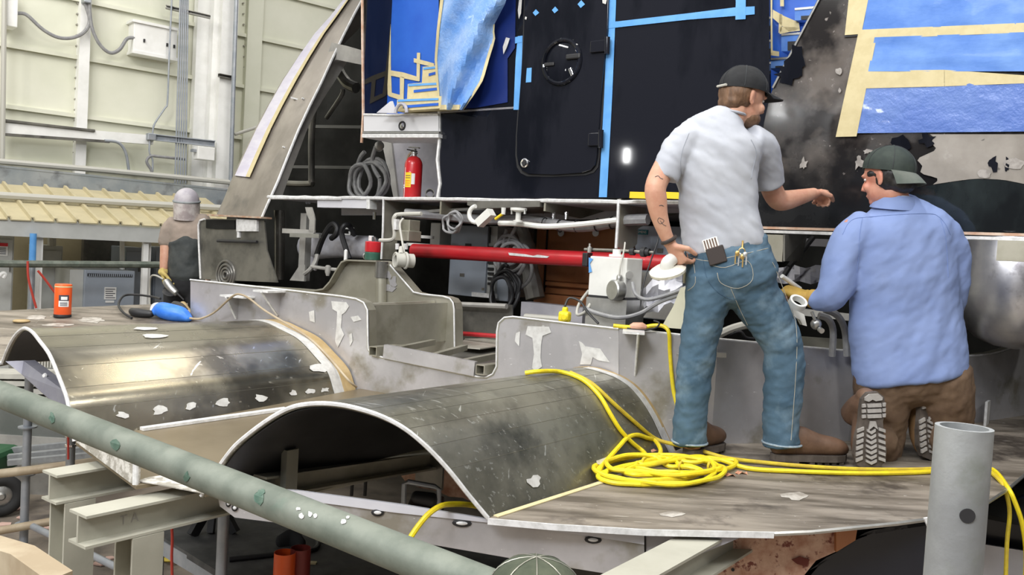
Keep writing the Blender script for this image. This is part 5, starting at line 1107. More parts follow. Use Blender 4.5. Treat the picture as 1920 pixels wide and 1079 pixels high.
b = MB(); b.lathe(V((c_.x, c_.y, c_.z)), ZUP, [(.01,0),(.10,.012),(.19,.05),(.26,.12),(.292,.20),(.30,.28),(.30,.56)], 48); obj('shell', b, MT['tank'], tk)
b = MB(); vbox(b, 1869,452,1960,491, 4.0, .05); obj('bracket', b, MT['olive'], tk)
# yellow plug, cords
yp = thing('plug', 'yellow cable plug resting on the top edge of the bulkhead', 'plug', PB(1059,603))
b = MB(); c_ = PB(1059,594,.03); b.box(c_, (.055,.045,.05), (KD, KN, ZUP), .012); obj('body', b, MT['yellow'], yp)
b = MB(); b.lathe(c_ + KD*.012 - KN*.022, -KN, [(.017,0),(.019,.008),(.012,.016)], 14); obj('twist_ring', b, MT['yellow'], yp)
b = MB(); b.box(c_ + KD*.0 + ZUP*.03, (.026,.026,.03), (KD, KN, ZUP), .008); obj('collar', b, MT['yellow'], yp)
b = MB(); b.tube(cr([c_+ZUP*.04, PB(1060,572,.03), PB(1068,559,.05), PB(1088,566,.05), PB(1104,588,.03), PB(1122,607,.01)], 5), .0055, 6); obj('lead', b, MT['rub'], yp)
yc = thing('extension_cord', 'yellow cord with orange joint hanging down the bulkhead beside the man\'s leg', 'cord', PB(1215,620))
b = MB(); b.tube(cr([PB(1150,611,-.01), PB(1168,613,-.012), PB(1186,614,-.012)], 4), .009, 8); obj('cord', b, MT['yellow'], yc)
b = MB(); b.tube(cr([PB(1208,614,-.012), PB(1225,611,-.012), PB(1243,612,-.02), PB(1254,624,-.035), PB(1256,660,-.02), PB(1259,700,-.02), PB(1263,735,-.03), PB(1272,770,-.05)], 5), .009, 8); obj('cord', b, MT['yellow'], yc)
b = MB(); b.tube([PB(1182,614,-.014), PB(1188,612,-.014), PB(1204,612,-.014), PB(1212,615,-.014)], [.012,.017,.017,.011], 10); obj('connector', b, MT['skin'], yc)['label'] = 'dusty pink connector'
b = MB(); b.tube(cr([PB(1176,616,-.02), PB(1200,620,-.03), PB(1228,616,-.03), PB(1236,606,-.02), PB(1226,602,-.0)], 5), .004, 6); obj('tie_cord', b, MT['rub'], yc)
# fire extinguisher
fe = thing('fire_extinguisher', 'red fire extinguisher with yellow label standing on the cabin deck', 'fire extinguisher', PA(772,371,4.5))
c_ = PA(772.5,371,4.5); c_.z = zd; r_ = .062; hh = PA(772,293,4.5).z - zd
b = MB(); b.lathe(c_, ZUP, [(r_*.9,0),(r_,.012),(r_,hh*.80),(r_*.93,hh*.87),(r_*.7,hh*.95),(r_*.3,hh)], 28); obj('cylinder', b, MT['redx'], fe)
b = MB(); b.lathe(c_+ZUP*hh, ZUP, [(.018,0),(.018,.014),(.024,.016),(.024,.024),(.014,.026),(.014,.05)], 14); obj('valve', b, MT['steel'], fe)
b = MB(); b.beam(c_+ZUP*(hh+.045)-P*.055-A*.01, c_+ZUP*(hh+.03)+P*.03-A*.01, rsec(.018,.008)); obj('handle', b, MT['rub'], fe)
b = MB(); b.beam(c_+ZUP*(hh+.062)-P*.05, c_+ZUP*(hh+.055)+P*.045, rsec(.016,.008)); obj('lever', b, MT['steel'], fe)
b = MB(); b.tube(cr([c_+ZUP*(hh+.03)-P*.02, c_+ZUP*(hh+.0)-P*.055, c_+ZUP*(hh*.75)-P*.068, c_+ZUP*(hh*.45)-P*.066], 5), .008, 8); obj('hose', b, MT['rusty'], fe)
def cyl_patch(a0, a1, z0, z1, m, nm, parent, e=.001):
    f0 = -A; rows = [[c_ + (f0*math.cos(t_)+P*math.sin(t_))*(r_+e) + ZUP*z for t_ in [a0+(a1-a0)*k/8 for k in range(9)]] for z in (z0, z1)]
    b = MB(); b.sheet(rows, .0008); return obj(nm, b, m, parent)
cyl_patch(-.20,.55,hh*.26,hh*.60,MT['ylab'],'label',fe); cyl_patch(.57,.95,hh*.33,hh*.58,MT['wlab'],'label',fe); cyl_patch(-.34,-.26,0.01,hh*.72,MT['wlab'],'stripe',fe)
for z in (.24,.29): cyl_patch(-.9,-.34,hh*z,hh*(z+.03),MT['wlab'],'printed_band',fe,.0012)
for z in (.30,.35,.40,.47,.52): cyl_patch(-.12,.45,hh*z,hh*(z+.012),MT['ink'] if z > .45 else MT['orange'],'text_line',fe,.0022)
b = MB(); b.pipe(PA(806,362,4.55), PA(806,362,4.55)+A*.2-P*.18, .032, .006, 18); one('pipe_stub', 'short dark pipe stub lying on the deck beside the extinguisher', 'pipe', b, MT['darkmet'])
b = MB(); b.beam(H(1183,366,.05), H(1214,367,.05), rsec(.03,.035)); one('spirit_level', 'yellow level lying on the deck edge left of the standing man', 'level', b, MT['ylab'])
b = MB(); b.beam(H(1234,366,.05), H(1285,368,.05), rsec(.03,.035)); one('spirit_level', 'yellow tool bar lying on the deck edge behind the standing man\'s back', 'level', b, MT['ylab'])
# ================================================================ FOREGROUND SCAFFOLD, CORDS, LOOSE ITEMS, UNDERSIDE
ft = thing('scaffold_tube', 'large grey-green scaffold tube slanting across the lower left foreground', 'scaffold tube', W(548,958,1.22))
e1, e2 = W(-40,724,1.70), W(928,1109,1.035)
e0 = e1 + (e1-e2)*.35; b = MB(); b.pipe(e0, e2, .0242, .004, 32); obj('tube', b, MT['galv'], ft)
b = MB(); b.cyl(V((e0.x+.02, e0.y-.02, .0)), e0 + V((.02,-.02,-.026)), .0242); obj('support_post', b, MT['galv2'], ft)
def on_tube(px, py, p0, p1, r):
    d = (p1-p0).normalized(); u = ray(px, py).normalized(); w_ = EYE - p0
    up_, wp_ = u - d*u.dot(d), w_ - d*w_.dot(d); A2_, B2_, C2_ = up_.dot(up_), 2*up_.dot(wp_), wp_.dot(wp_) - r*r
    D_ = max(B2_*B2_ - 4*A2_*C2_, 0); q = EYE + u*((-B2_ - math.sqrt(D_))/(2*A2_)); a = p0 + d*(q-p0).dot(d)
    return q, (q-a).normalized()
def tube_patch(poly, p0, p1, r, m, parent, nm):
    pts = [on_tube(x, y, p0, p1, r) for x, y in poly]; n = sum((q[1] for q in pts), V()).normalized(); b = MB(); b.prism([q[0]+n*.0004 for q in pts], n*.0008); obj(nm, b, m, parent)
for x, y, rx, ry in ((560,955,5,3),(566,968,4,5),(582,965,4,5),(592,968,4,4),(645,980,6,4),(652,972,4,3)): tube_patch(blobpoly(x, y, rx, ry, 9, .3), e1, e2, .0242, MT['smear'], ft, 'paint_speck')
for x, y, rx, ry in ((350,895,6,9),(485,935,10,12),(490,925,6,8),(215,835,9,9),(98,785,5,10)): tube_patch(blobpoly(x, y, rx, ry, 10, .35), e1, e2, .0242, MT['greenmark'], ft, 'green_mark')
ut = thing('scaffold_tube', 'upright pale scaffold tube with open top and a drilled hole at right', 'scaffold tube', V((W(1800,900,.8).x, .8, 0)))
tp_ = W(1808,801,.8)
b = MB(); b.pipe(V((tp_.x, tp_.y, 0)), tp_, .0245, .0042, 36); obj('tube', b, MT['pale'], ut)
b = MB(); q, n = on_tube(1814,968,V((tp_.x, tp_.y, 0)), tp_, .0245); b.lathe(q - n*.003, n, [(.0066,0),(.0066,.0036)], 20); obj('drilled_hole', b, MT['dark'], ut)
b = MB(); b.lathe(tp_ - ZUP*.05, ZUP, [(.020,0),(.0203,.002)], 24); obj('inner_plug', b, MT['dark'], ut)
rg = thing('cloth_cap', 'dark green stitched cloth cap at the bottom edge by the slanting tube', 'cap', W(1000,1090,1.02))
c_ = W(1003,1096,1.02); b = MB(); b.ball(c_, (.052,.05,.032), u=24, v=14); obj('crown', b, MT['greenr'], rg)
for k in range(4):
    b = MB(); a_ = k*PI/4; b.tube([c_ + V((.0525*math.cos(t_)*math.cos(a_), .0505*math.cos(t_)*math.sin(a_), .0325*math.sin(t_))) for t_ in [PI*i/16 for i in range(17)]], .0009, 5); obj('seam', b, MT['seamm'], rg)
# steel H-beams carrying the deck
def ptop(px, py, d): return W(px, py, d)
def hbeam(label, start, l, w_=.105, h_=.105):
    t = thing('h_beam', label, 'steel beam', start); b = MB(); s = start - ZUP*h_/2; b.beam(s, s + A*l, isec(w_, h_, .009, .009)); obj('beam', b, MT['beam'], t); return t
bA = hbeam('cream painted H-beam at far left sticking out below the edge gusset', W(93,887,3.08), 1.5)
bB = hbeam('cream painted H-beam nearest the slanting tube at lower left', W(146,962,2.72), 1.7)
b = MB(); s_ = W(180,990,2.66)
text_mesh(b, 'T A', bB.location + A*.17 - P*0 - ZUP*.055 - A*0 + V((0,0,0)) , A, ZUP, .03); me = b
for v in me.bm.verts: v.co += P*.0  # lettering sits on the web
for v in me.bm.verts: v.co += -P*.0055 if False else P*.006
obj('faded_lettering', me, MT['framegrey'], bB)
st3 = W(1322,1001,2.86); bC = hbeam('cream painted H-beam running under the deck edge at bottom centre right', st3 - A*1.1 - ZUP*.004, 1.45, .12, .112)
def px_of(p):
    d = p - EYE; return CX + F_PX*d.dot(_R)/d.dot(_F)
def along_px(s, dr, px):
    lo, hi = -1.0, 4.0
    for _ in range(50):
        m = (lo+hi)/2
        if px_of(s + dr*m) < px: lo = m
        else: hi = m
    return s + dr*lo
def hpost(label, beam_start, px, h_=.105):
    c = along_px(beam_start - ZUP*h_, A, px); t = thing('h_post', label, 'steel post', V((c.x, c.y, 0)))
    b = MB(); b.beam(V((c.x, c.y, .012)), V((c.x, c.y, c.z-.002)), isec(.11, .11, .009, .009), up=P); obj('post', b, MT['beam'], t)
    b = MB(); b.box(V((c.x, c.y, .006)), (.2,.2,.012), (P, A, ZUP)); obj('base_plate', b, MT['beam'], t); return t
hpost('H-section post standing under the far left cream beam', W(93,887,3.08), 137); hpost('H-section post standing under the nearest left cream beam', W(146,962,2.72), 262)
c_ = st3 + A*1.6; hp = hpost('hidden rear H-section post under the right cream beam', st3 - A*1.1, 1500, .112) if False else None
# scaffold standards and ledgers behind
def standard(label, px, pt, d, m='galv2'):
    top = W(px, pt, d); t = thing('scaffold_standard', label, 'scaffold post', V((top.x, top.y, 0))); b = MB(); b.cyl(V((top.x, top.y, .005)), top, .0242, seg=16); obj('tube', b, MT[m], t)
    b = MB(); b.lathe(V((top.x, top.y, 0)), ZUP, [(.06,0),(.06,.008),(.024,.01)], 14); obj('foot', b, MT['galv2'], t); return t, top
u1, t1 = standard('blue-grey scaffold post at far left with ring collars', 55, 706, 5.2)
for y in (803, 892, 985):
    q = W(55, y, 5.2); b = MB(); b.lathe(V((t1.x, t1.y, q.z)), ZUP, [(.025,0),(.052,.002),(.052,.010),(.025,.012)], 16); obj('collar', b, MT['galv2'], u1)
u2, t2 = standard('silver-taped scaffold post seen behind the slanting tube', 136, 748, 4.9, 'pale')
for y in (820, 838):
    q = W(136, y, 4.9); b = MB(); b.lathe(V((t2.x, t2.y, q.z)), ZUP, [(.025,0),(.032,.002),(.032,.014),(.025,.016)], 14); obj('collar', b, MT['chrome'], u2)
u3, t3 = standard('grey scaffold post below the left end of the front beam', 420, 958, 3.75)
one('ledger_tube', 'tan scaffold ledger tube level with the far left cream beam', 'scaffold tube', MB().tube([W(-40,893,5.1), W(60,882,5.12), W(330,846,5.3)], .026, 14), MT['rusty'])
one('ledger_tube', 'lower brown ledger tube near the floor at far left', 'scaffold tube', MB().tube([W(-40,1003,5.1), W(60,985,5.12), W(230,955,5.3)], .024, 14), MT['rusty'])
one('brace_tube', 'pale blue brace tube running from the far left post towards the platform', 'scaffold tube', MB().tube([W(62,988,5.1), W(120,1016,4.9), W(240,1075,4.5)], .020, 12), MT['galv2'])
tubes('string', 'red cord hanging beside the silver-taped post', 'cord', [W(127,790,4.8), W(128,830,4.8), W(128,862,4.8)], .006, MT['redstr'])
tubes('string', 'red cord hanging below the nearest left cream beam', 'cord', [W(321,975,3.6), W(323,1010,3.6), W(322,1050,3.6), W(324,1110,3.6)], .006, MT['redstr'])
# scaffold platform with things on it
ZP = .46
sp_ = thing('work_platform', 'dark scaffold platform with pale steel edge under the deck', 'platform', PZ(500,1040,ZP))
b = MB(); poly = [PZ(292,1000,ZP), PZ(360,962,ZP), PZ(640,985,ZP), PZ(1010,1010,ZP), PZ(1010,1130,ZP), PZ(438,1090,ZP)]; b.prism(poly, -ZUP*.03); obj('decking', b, MT['darkply'], sp_)
b = MB(); b.beam(PZ(285,1012,ZP-.05), PZ(450,1108,ZP-.05), rsec(.04,.07)); obj('edge_beam', b, MT['galv2'], sp_)
for x, y in ((300,1000),(640,995),(900,1010)):
    q = PZ(x, y, ZP); b = MB(); b.cyl(V((q.x, q.y, 0)), V((q.x, q.y, ZP-.032)), .024, seg=12); obj('leg', b, MT['galv2'], sp_)
def can(label, base, r, h, open_top=False):
    t = thing('spray_can', label, 'can', base); b = MB()
    if open_top: b.pipe(base, base+ZUP*h, r, .002, 28); obj('body', b, MT['orange'], t); b = MB(); b.lathe(base, ZUP, [(r*.96,0),(r*.96,h*.3)], 24); obj('contents', b, MT['dark'], t)
    else:
        b.lathe(base, ZUP, [(r*.95,0),(r,.004),(r,h-.006),(r*.97,h-.002),(r*.9,h)], 28); obj('body', b, MT['orange'], t)
    return t
q = PQ(117,594.5); dq = q.y; k_ = dq/F_PX
cn = can('orange canister with white label standing on the far left plate', q, 15*k_, 62*k_)
b = MB(); b.lathe(q, ZUP, [(15.3*k_,0),(15.6*k_,4*k_),(15.2*k_,5*k_)], 28); obj('base_ring', b, MT['rub'], cn)
b = MB(); b.lathe(q+ZUP*56*k_, ZUP, [(15.2*k_,0),(15.4*k_,1.2*k_),(15.2*k_,2.4*k_)], 28); obj('top_band', b, MT['cream'], cn)
def cpatch(c, r, a0, a1, z0, z1, m, nm, parent):
    rows = [[c + V((math.sin(t_), -math.cos(t_), 0))*(r) + ZUP*z for t_ in [a0+(a1-a0)*k/8 for k in range(9)]] for z in (z0, z1)]
    b = MB(); b.sheet(rows, .0008); return obj(nm, b, m, parent)
cpatch(q, 15.4*k_, .0, 1.15, 20*k_, 31*k_, MT['wlab'], 'label', cn); cpatch(q, 15.4*k_, .0, 1.15, 31*k_, 42*k_, MT['ink'], 'label_band', cn); cpatch(q, 15.7*k_, .25, .95, 33*k_, 39*k_, MT['wlab'], 'printed_logo', cn)
for z in (22,24.5,27): cpatch(q, 15.7*k_, .15, .95, z*k_, (z+1.2)*k_, MT['ink'], 'text_line', cn)
q = PZ(531,1108,ZP); cn2 = can('open orange can standing on the dark platform at the bottom', q, .045, .165, True)
q2 = q + V((.055,.05,0)); b = MB(); b.pipe(q2, q2+ZUP*.17, .043, .002, 24); t_ = one('empty_can', 'dull dark red can right behind the open orange can', 'can', b, MT['red2'])
b = MB(); q = PQ(40,604); b.lathe(q, ZUP, [(.042,0),(.044,.006),(.036,.012),(.014,.013)], 24); one('sanding_disc', 'small tan sanding disc lying on the far left plate', 'disc', b, MT['brown2'])
# blue bag with grinder
bb = thing('plastic_bag', 'bright blue plastic bag lying on the far left plate by the bulkhead', 'bag', PQ(320,604))
b = MB(); b.loft([PQ(288,596)+ZUP*.03, PQ(300,596)+ZUP*.045, PQ(318,600)+ZUP*.045, PQ(340,602)+ZUP*.035, PQ(354,604)+ZUP*.018], [(.022,.03),(.045,.05),(.05,.055),(.045,.05),(.02,.03)], ZUP, 16, 4); obj('bag', b, MT['bluebag'], bb)
b = MB(); b.loft([PQ(286,596)+ZUP*.03, PQ(292,593)+ZUP*.05, PQ(300,590)+ZUP*.06], [(.012,.02),(.03,.03),(.01,.02)], ZUP, 12, 3); obj('white_fold', b, MT['white2'], bb)
gh = thing('angle_grinder', 'black grinder handle sticking out of the blue bag', 'grinder', PQ(262,600))
b = MB(); b.loft([PQ(247,590)+ZUP*.02, PQ(258,594)+ZUP*.02, PQ(284,597)+ZUP*.025], [(.02,.02),(.028,.028),(.02,.022)], ZUP, 14, 4); obj('handle', b, MT['rub'], gh)
b = MB(); b.tube(cr([PQ(247,600)+ZUP*.01, PQ(230,592)+ZUP*.02, PQ(222,580)+ZUP*.03, PQ(232,570)+ZUP*.05, PQ(255,568)+ZUP*.05, PQ(285,575)+ZUP*.06, PQ(300,582)+ZUP*.07], 5), .007, 8); obj('power_cord', b, MT['rub'], gh)
g2 = thing('angle_grinder', 'dark grinder body between the blue bag and the bulkhead end', 'grinder', PQ(340,590))
b = MB(); b.loft([PQ(327,583)+ZUP*.03, PQ(340,588)+ZUP*.03, PQ(352,597)+ZUP*.03], [(.03,.03),(.034,.034),(.022,.02)], ZUP, 14, 3); obj('body', b, MT['rub'], g2)
b = MB(); b.loft([PQ(342,586)+ZUP*.05, PQ(354,598)+ZUP*.03], [(.018,.02),(.02,.022)], ZUP, 12, 3); obj('tan_grip', b, MT['brown2'], g2)
hs = [PK(356,597,-.10), PK(375,598,-.09), PK(402,586,-.08), PK(436,556,-.13), PK(452,553,-.14), PK(470,562,-.13), PK(500,585,-.12)]
for x, y in ((535,603),(570,632),(610,668)):
    h = on(bv1, x, y, .012)
    if h: hs.append(h[0])
hs.append(PK(652,712,-.12)); hs.append(PK(668,726,-.05))
tubes('air_hose', 'thin olive air hose hung over the bulkhead bracket and across the far vault', 'hose', hs, .006, MT['rusty'])
# yellow extension cords on the right deck plate
def PPz(px, py, h): q = PP(px, py); return q + ZUP*h
cy = thing('extension_cord', 'bright yellow extension cord coiled in loops on the deck plate by the boots', 'cord', PP(1240,890))
path = []
for x, y in ((985,700),(1010,697),(1050,702),(1090,716),(1120,744),(1140,777),(1158,806),(1180,830)):
    h = on(bv2, x, y, .010)
    path.append(h[0] if h else W(x, y, 3.6))
path += [PPz(1205,852,.012), PPz(1222,868,.012)]
rnd = random.Random(3)
for tr_n, (cx0, cy0, rx, ry, rot) in enumerate(((1232,888,112,27,0),(1240,890,120,24,.03),(1262,890,84,13,-.06),(1238,886,100,19,.05),(1225,893,92,15,-.03),(1268,884,98,18,-.07),(1250,891,60,9,.08))):
    for k in range(12):
        t_ = -1.2 + 2*PI*k/12; q_ = 1 + rnd.uniform(-.09,.09); x = cx0 + rx*q_*math.cos(t_) + rnd.uniform(-6,6); y = cy0 + ry*q_*math.sin(t_) + rx*math.cos(t_)*rot + rnd.uniform(-2,2)
        path.append(PPz(x, y, .010 + .006*(tr_n % 4) + .006*((k+tr_n) % 2)))
path += [PPz(1330,868,.02), PPz(1400,884,.012), PPz(1480,889,.011), PPz(1600,893,.011), PPz(1700,892,.011), PPz(1770,888,.011), PPz(1830,884,.012), PPz(1862,888,.014)]
e_ = PP(1884,912); path += [e_ + ZUP*.0 + V((.0,-.02,.0)), W(1904,945,e_.y-.05), W(1917,985,e_.y-.05), W(1924,1040,e_.y-.04), W(1922,1110,e_.y-.03)]
b = MB(); b.tube(cr(path, 5), .0092, 8); obj('cord', b, MT['yellow'], cy)
def vz(x, y):
    h = on(bv2, x, y, .010); return h[0] if h else PPz(x, y, .02)
b = MB(); b.tube(cr([PPz(1122,892,.012), vz(1128,872), vz(1142,856), vz(1158,838), vz(1172,823), vz(1190,817), vz(1210,823), PPz(1228,840,.03), PPz(1238,858,.02), PPz(1215,872,.014), PPz(1170,880,.012), PPz(1130,893,.012), PPz(1122,902,.012), PPz(1150,912,.012), PPz(1200,915,.012)], 5), .0092, 8); obj('cord_loop', b, MT['yellow'], cy)
for x, y in ((1207,876),(1276,884),(1330,884)):
    b = MB(); q = PPz(x, y, .02); b.torus(q, P, .016, .005, 14, 6); obj('cord_tie', b, MT['yellow2'], cy)
cd = thing('extension_cord', 'dusty darker yellow cord running over the nearest vault and along the deck to the right', 'cord', PP(1400,875))
path = []
for x, y in ((1000,699),(1030,697),(1068,703),(1106,722),(1145,757),(1185,792),(1225,824)):
    h = on(bv2, x, y, .010)
    if h: path.append(h[0])
path += [PPz(1268,848,.03), PPz(1310,858,.03), PPz(1360,868,.02), PPz(1420,872,.012), PPz(1500,879,.011), PPz(1600,885,.011), PPz(1700,886,.011), PPz(1770,884,.011), PPz(1840,884,.013)]
e_ = PP(1872,905); path += [e_ + V((0,-.02,.006)), W(1888,930,e_.y-.05), W(1893,965,e_.y-.05), W(1888,1020,e_.y-.05), W(1885,1110,e_.y-.05)]
b = MB(); b.tube(cr(path, 5), .0085, 8); obj('cord', b, MT['yellow2'], cd)
tubes('extension_cord', 'yellow cord dropping over the front beam under the nearest vault', 'cord', [W(758,1030,2.74), W(775,1000,2.76), W(800,968,2.78), W(825,950,2.82), W(850,946,2.9), W(885,948,3.0), W(935,958,3.2)], .0095, MT['yellow'])
for i, (x, y) in enumerate(((1253,855),(1367,893),(1390,889),(1232,848))):
    q = PPz(x, y, .004); b = MB(); b.sheet([[q + V((.012*k, .01*j, .006*math.sin(k*2+j+i))) for k in range(-2, 3)] for j in range(-1, 2)], .001); one('dry_leaf', ('curled dry leaf beside the left boot','dry leaf at the right end of the cord coil','second dry leaf just right of the coil end','small leaf scrap where the cord crosses the vault foot')[i], 'leaf', b, MT['leaf'])
# underside clutter
wm = thing('welding_machine', 'dark machine with grey tube handle under the nearest vault', 'machine', V((W(790,940,3.7).x, 3.7, 0)))
q0, q1 = W(757,945,3.6), W(824,948,3.6)
b = MB(); b.box(V(((q0.x+q1.x)/2, 3.75, .42)), (q1.x-q0.x, .3, .84), bevel=.01); obj('body', b, MT['rub'], wm)
b = MB(); b.tube([q0 - ZUP*.06, W(758,908,3.6), W(765,904,3.6), W(815,913,3.6), W(823,918,3.6), q1 - ZUP*.06], .011, 10); obj('handle', b, MT['galv2'], wm)
b = MB(); b.loft([W(778,932,3.6), W(812,938,3.6)], [(.025,.03),(.03,.03)], ZUP, 12, 3); obj('cover', b, MT['rub'], wm)
b = MB(); b.prism([W(x, y, 3.95) for x, y in ((752,893),(790,884),(830,868),(900,868),(915,960),(880,940),(868,934),(842,932),(818,921),(790,916),(762,906))], V((.02,.04,0))); one('cradle_board', 'brown strand board seen inside the opening of the nearest vault', 'board', b, MT['osb'])
for x in (661, 686):
    b = MB(); b.cyl(W(x,896,3.9), W(x-2,930,3.9), .008, seg=8); one('hanger_rod', 'thin dark rod hanging under the floor beam, '+('left' if x == 661 else 'right')+' of two', 'rod', b, MT['rub'])
cb2 = thing('cradle_board', 'strand board cradle with curved cut below the deck at bottom right', 'board', V((W(1480,1060,3.05).x, 3.05, 0)))
pz = [W(x, y, 3.05) for x, y in ((1290,1010),(1420,1006),(1606,990),(1602,1012),(1570,1034),(1530,1052),(1508,1079),(1496,1120))]
b = MB(); b.prism(pz + [V((pz[-1].x-.03, 3.05, .01)), V((pz[0].x, 3.05, .01))], V((0,.025,0))); obj('board', b, MT['osb'], cb2)
b = MB(); q = W(1470,1045,3.045); b.prism([W(x, y, 3.045) for x, y in ((1484,1050),(1500,1044),(1518,1050),(1512,1062),(1494,1058))], V((0,-.002,0))); obj('dark_knot', b, MT['redstr2'], cb2)
b = MB(); b.lathe(W(1374,1069,3.046), -YA, [(.006,0),(.006,.002)], 12); obj('bolt_hole', b, MT['dark'], cb2)
b = MB(); b.prism([W(x, y, 3.03) for x, y in ((1568,995),(1608,989),(1604,1014),(1568,1036))], V((0,.09,0))); obj('timber_block', b, MT['wood'], cb2)
ph = thing('keel_pod', 'black curved hull form below the right deck edge', 'hull form', V((W(1620,1060,3.3).x, 3.3, .0)))
rows = []
for k in range(9):
    yy = 3.12 + .12*k
    rows.append([W(x, y, 3.12) + V((0, .12*k, 0)) for x, y in ((1760,975),(1700,984),(1640,994),(1606,1004),(1570,1036),(1530,1056),(1505,1085),(1492,1125),(1488,1170))])
b = MB(); b.sheet(rows, .015); b.smooth = True; obj('skin', b, MT['blacknavy'], ph)
b = MB(); b.prism(rows[0] + [W(1760,1170,3.12)], V((0,.012,0))); obj('end_face', b, MT['blacknavy'], ph)
b = MB(); b.prism([W(1733,973,2.98), W(1745,971,2.98), W(1752,1000,2.98), W(1746,1004,2.98)], V((0,.01,0))); one('white_strip', 'small strip painted white for a lit edge below the deck beside the upright tube', 'strip', b, MT['edge'])  # white colour stands in for light on a thin edge
b = MB(); b.prism([W(1838,962,4.0), W(1990,905,4.0), W(1990,1060,4.0), W(1838,1027,4.0)], V((0,.02,0))); one('navy_panel', 'dark navy panel below the deck right of the upright tube', 'panel', b, MT['blacknavy'])
q = [W(1835,1020,3.9), W(1990,1045,3.9)]; b = MB(); b.prism([q[0], q[1], V((q[1].x, 3.9, .01)), V((q[0].x, 3.9, .01))], V((0,.02,0))); one('white_sheet', 'pale grey sheet leaning in the bottom right corner', 'sheet', b, MT['lavmetal'])
b = MB(); q = [W(-60,1015,2.0), W(20,1040,1.9), W(90,1090,1.75)]; q += [V((q[2].x, q[2].y, .005)), V((q[0].x, q[0].y, .005))]; b.prism(q, V((.02,.06,0))); one('tan_board', 'tan board in the bottom left corner', 'board', b, MT['rusty'])
# far low left: dark bin, plank stack, cart wheel
q0, q1 = W(-60,760,6.3), W(158,752,6.3)
b = MB(); b.prism([V((q0.x, 6.3, .42)), V((q1.x, 6.3, .42)), q1, q0], V((0,.8,0))); one('storage_bin', 'dark grey-green bin under the far left plate', 'bin', b, MT['binn'])
b = MB(); b.prism([V((q0.x, 6.28, 0)), V((q1.x+.1, 6.28, 0)), V((q1.x+.1, 6.28, .42)), V((q0.x, 6.28, .42))], V((0,.9,0))); one('bin_base', 'low pale timber base beneath the dark bin', 'base', b, MT['framegrey'])
for i, (y0, y1) in enumerate(((845,826),(858,838),(868,850))):
    b = MB(); b.beam(W(15,y0,6.0-.1*i), W(210,y1,6.2-.1*i), rsec(.05,.035)); one('timber_rail', ('upper','middle','lower')[i]+' of the three pale rails along the foot of the dark bin', 'rail', b, MT['pale'])
for i, (y0, y1) in enumerate(((700,703),(713,716),(728,730),(742,745))):
    b = MB(); b.beam(W(-60,y0,6.6), W(150,y1,6.6), rsec(.3,.036)); one('plank', ('topmost','second','third','lowest')[i]+' plank of the pale stack seen through the far vault', 'plank', b, MT['plank'], 'pale plank stack under the far left plate')
b = MB(); q = W(92,682,6.5); 
for i in range(6): b.box(q + XA*(.022*i-.06) , (.012,.05,.055))
o_ = None; b.bm.free()
rk = thing('radiator', 'small ribbed grey unit on top of the plank stack', 'radiator', q)
b = MB(); b.box(q + YA*.03, (.15,.04,.05)); obj('core', b, MT['darkmet'], rk)
for i in range(7):
    b = MB(); b.box(q + XA*(.021*i-.063), (.010,.04,.056)); obj('rib', b, MT['palecable'], rk)
ct = thing('cart', 'cart with black wheel and green body at the far left edge', 'cart', V((W(0,968,5.75).x, 5.75, 0)))
wc_ = W(2,930,5.75); ax_ = V((.55,-.83,0)).normalized(); wr_ = wc_.z - .002
b = MB(); b.torus(wc_, ax_, wr_*.72, wr_*.27, 36, 12); obj('tyre', b, MT['tyre'], ct)
b = MB(); b.lathe(wc_ - ax_*.02, ax_, [(wr_*.5,0),(wr_*.5,.03),(wr_*.38,.04),(wr_*.2,.045),(wr_*.12,.06)], 24); obj('wheel_rim', b, MT['steel'], ct)
b = MB(); b.box(W(-30,864,5.9), (.30,.4,.16), bevel=.04); obj('body', b, MT['gbin'], ct)
sd = thing('jack_stand', 'dark steel jack stand on the floor behind the grey scaffold post', 'stand', PZ(400,1000,0))
jq = PZ(400,995,ZP); 
for p0, p1 in (((418,950),(360,1005)),((418,950),(440,1000)),((418,950),(395,1000))):
    b = MB(); q_ = PZ(p1[0], p1[1], ZP+.005); b.beam(V((jq.x, jq.y, ZP+.18)), q_, rsec(.03,.05)); obj('leg', b, MT['rub'], sd)
b = MB(); b.lathe(V((jq.x, jq.y, ZP+.16)), ZUP, [(.04,0),(.04,.03),(.015,.035),(.015,.06)], 12); obj('head', b, MT['rub'], sd)
tubes('hose', 'black hose snaking over the dark platform', 'hose', [PZ(430,1050,ZP+.012), PZ(520,1040,ZP+.012), PZ(590,1030,ZP+.012), PZ(600,1010,ZP+.012), PZ(650,1015,ZP+.012), PZ(700,1040,ZP+.012)], .012, MT['rub'])
b = MB(); b.loft([PZ(522,1025,ZP)+ZUP*.02, PZ(548,1022,ZP)+ZUP*.03, PZ(566,1030,ZP)+ZUP*.02], [(.03,.02),(.05,.03),(.03,.02)], ZUP, 14, 3); one('black_bag', 'small black bundle lying on the dark platform', 'bundle', b, MT['blackboot'])
b = MB(); q = PZ(585,1056,ZP+.004); b.box(q, (.04,.03,.006)); one('yellow_scrap', 'small pale yellow scrap on the dark platform', 'scrap', b, MT['cream'])
yr = thing('rope_heap', 'small heap of yellow rope on the floor behind the near H-post', 'rope', PZ(312,1045,.01))
for k in range(3):
    b = MB(); b.torus(PZ(310+5*k,1040+3*k,.02+.012*k), ZUP, .07-.01*k, .009, 20, 6); obj('rope_loop', b, MT['yellow2'], yr)
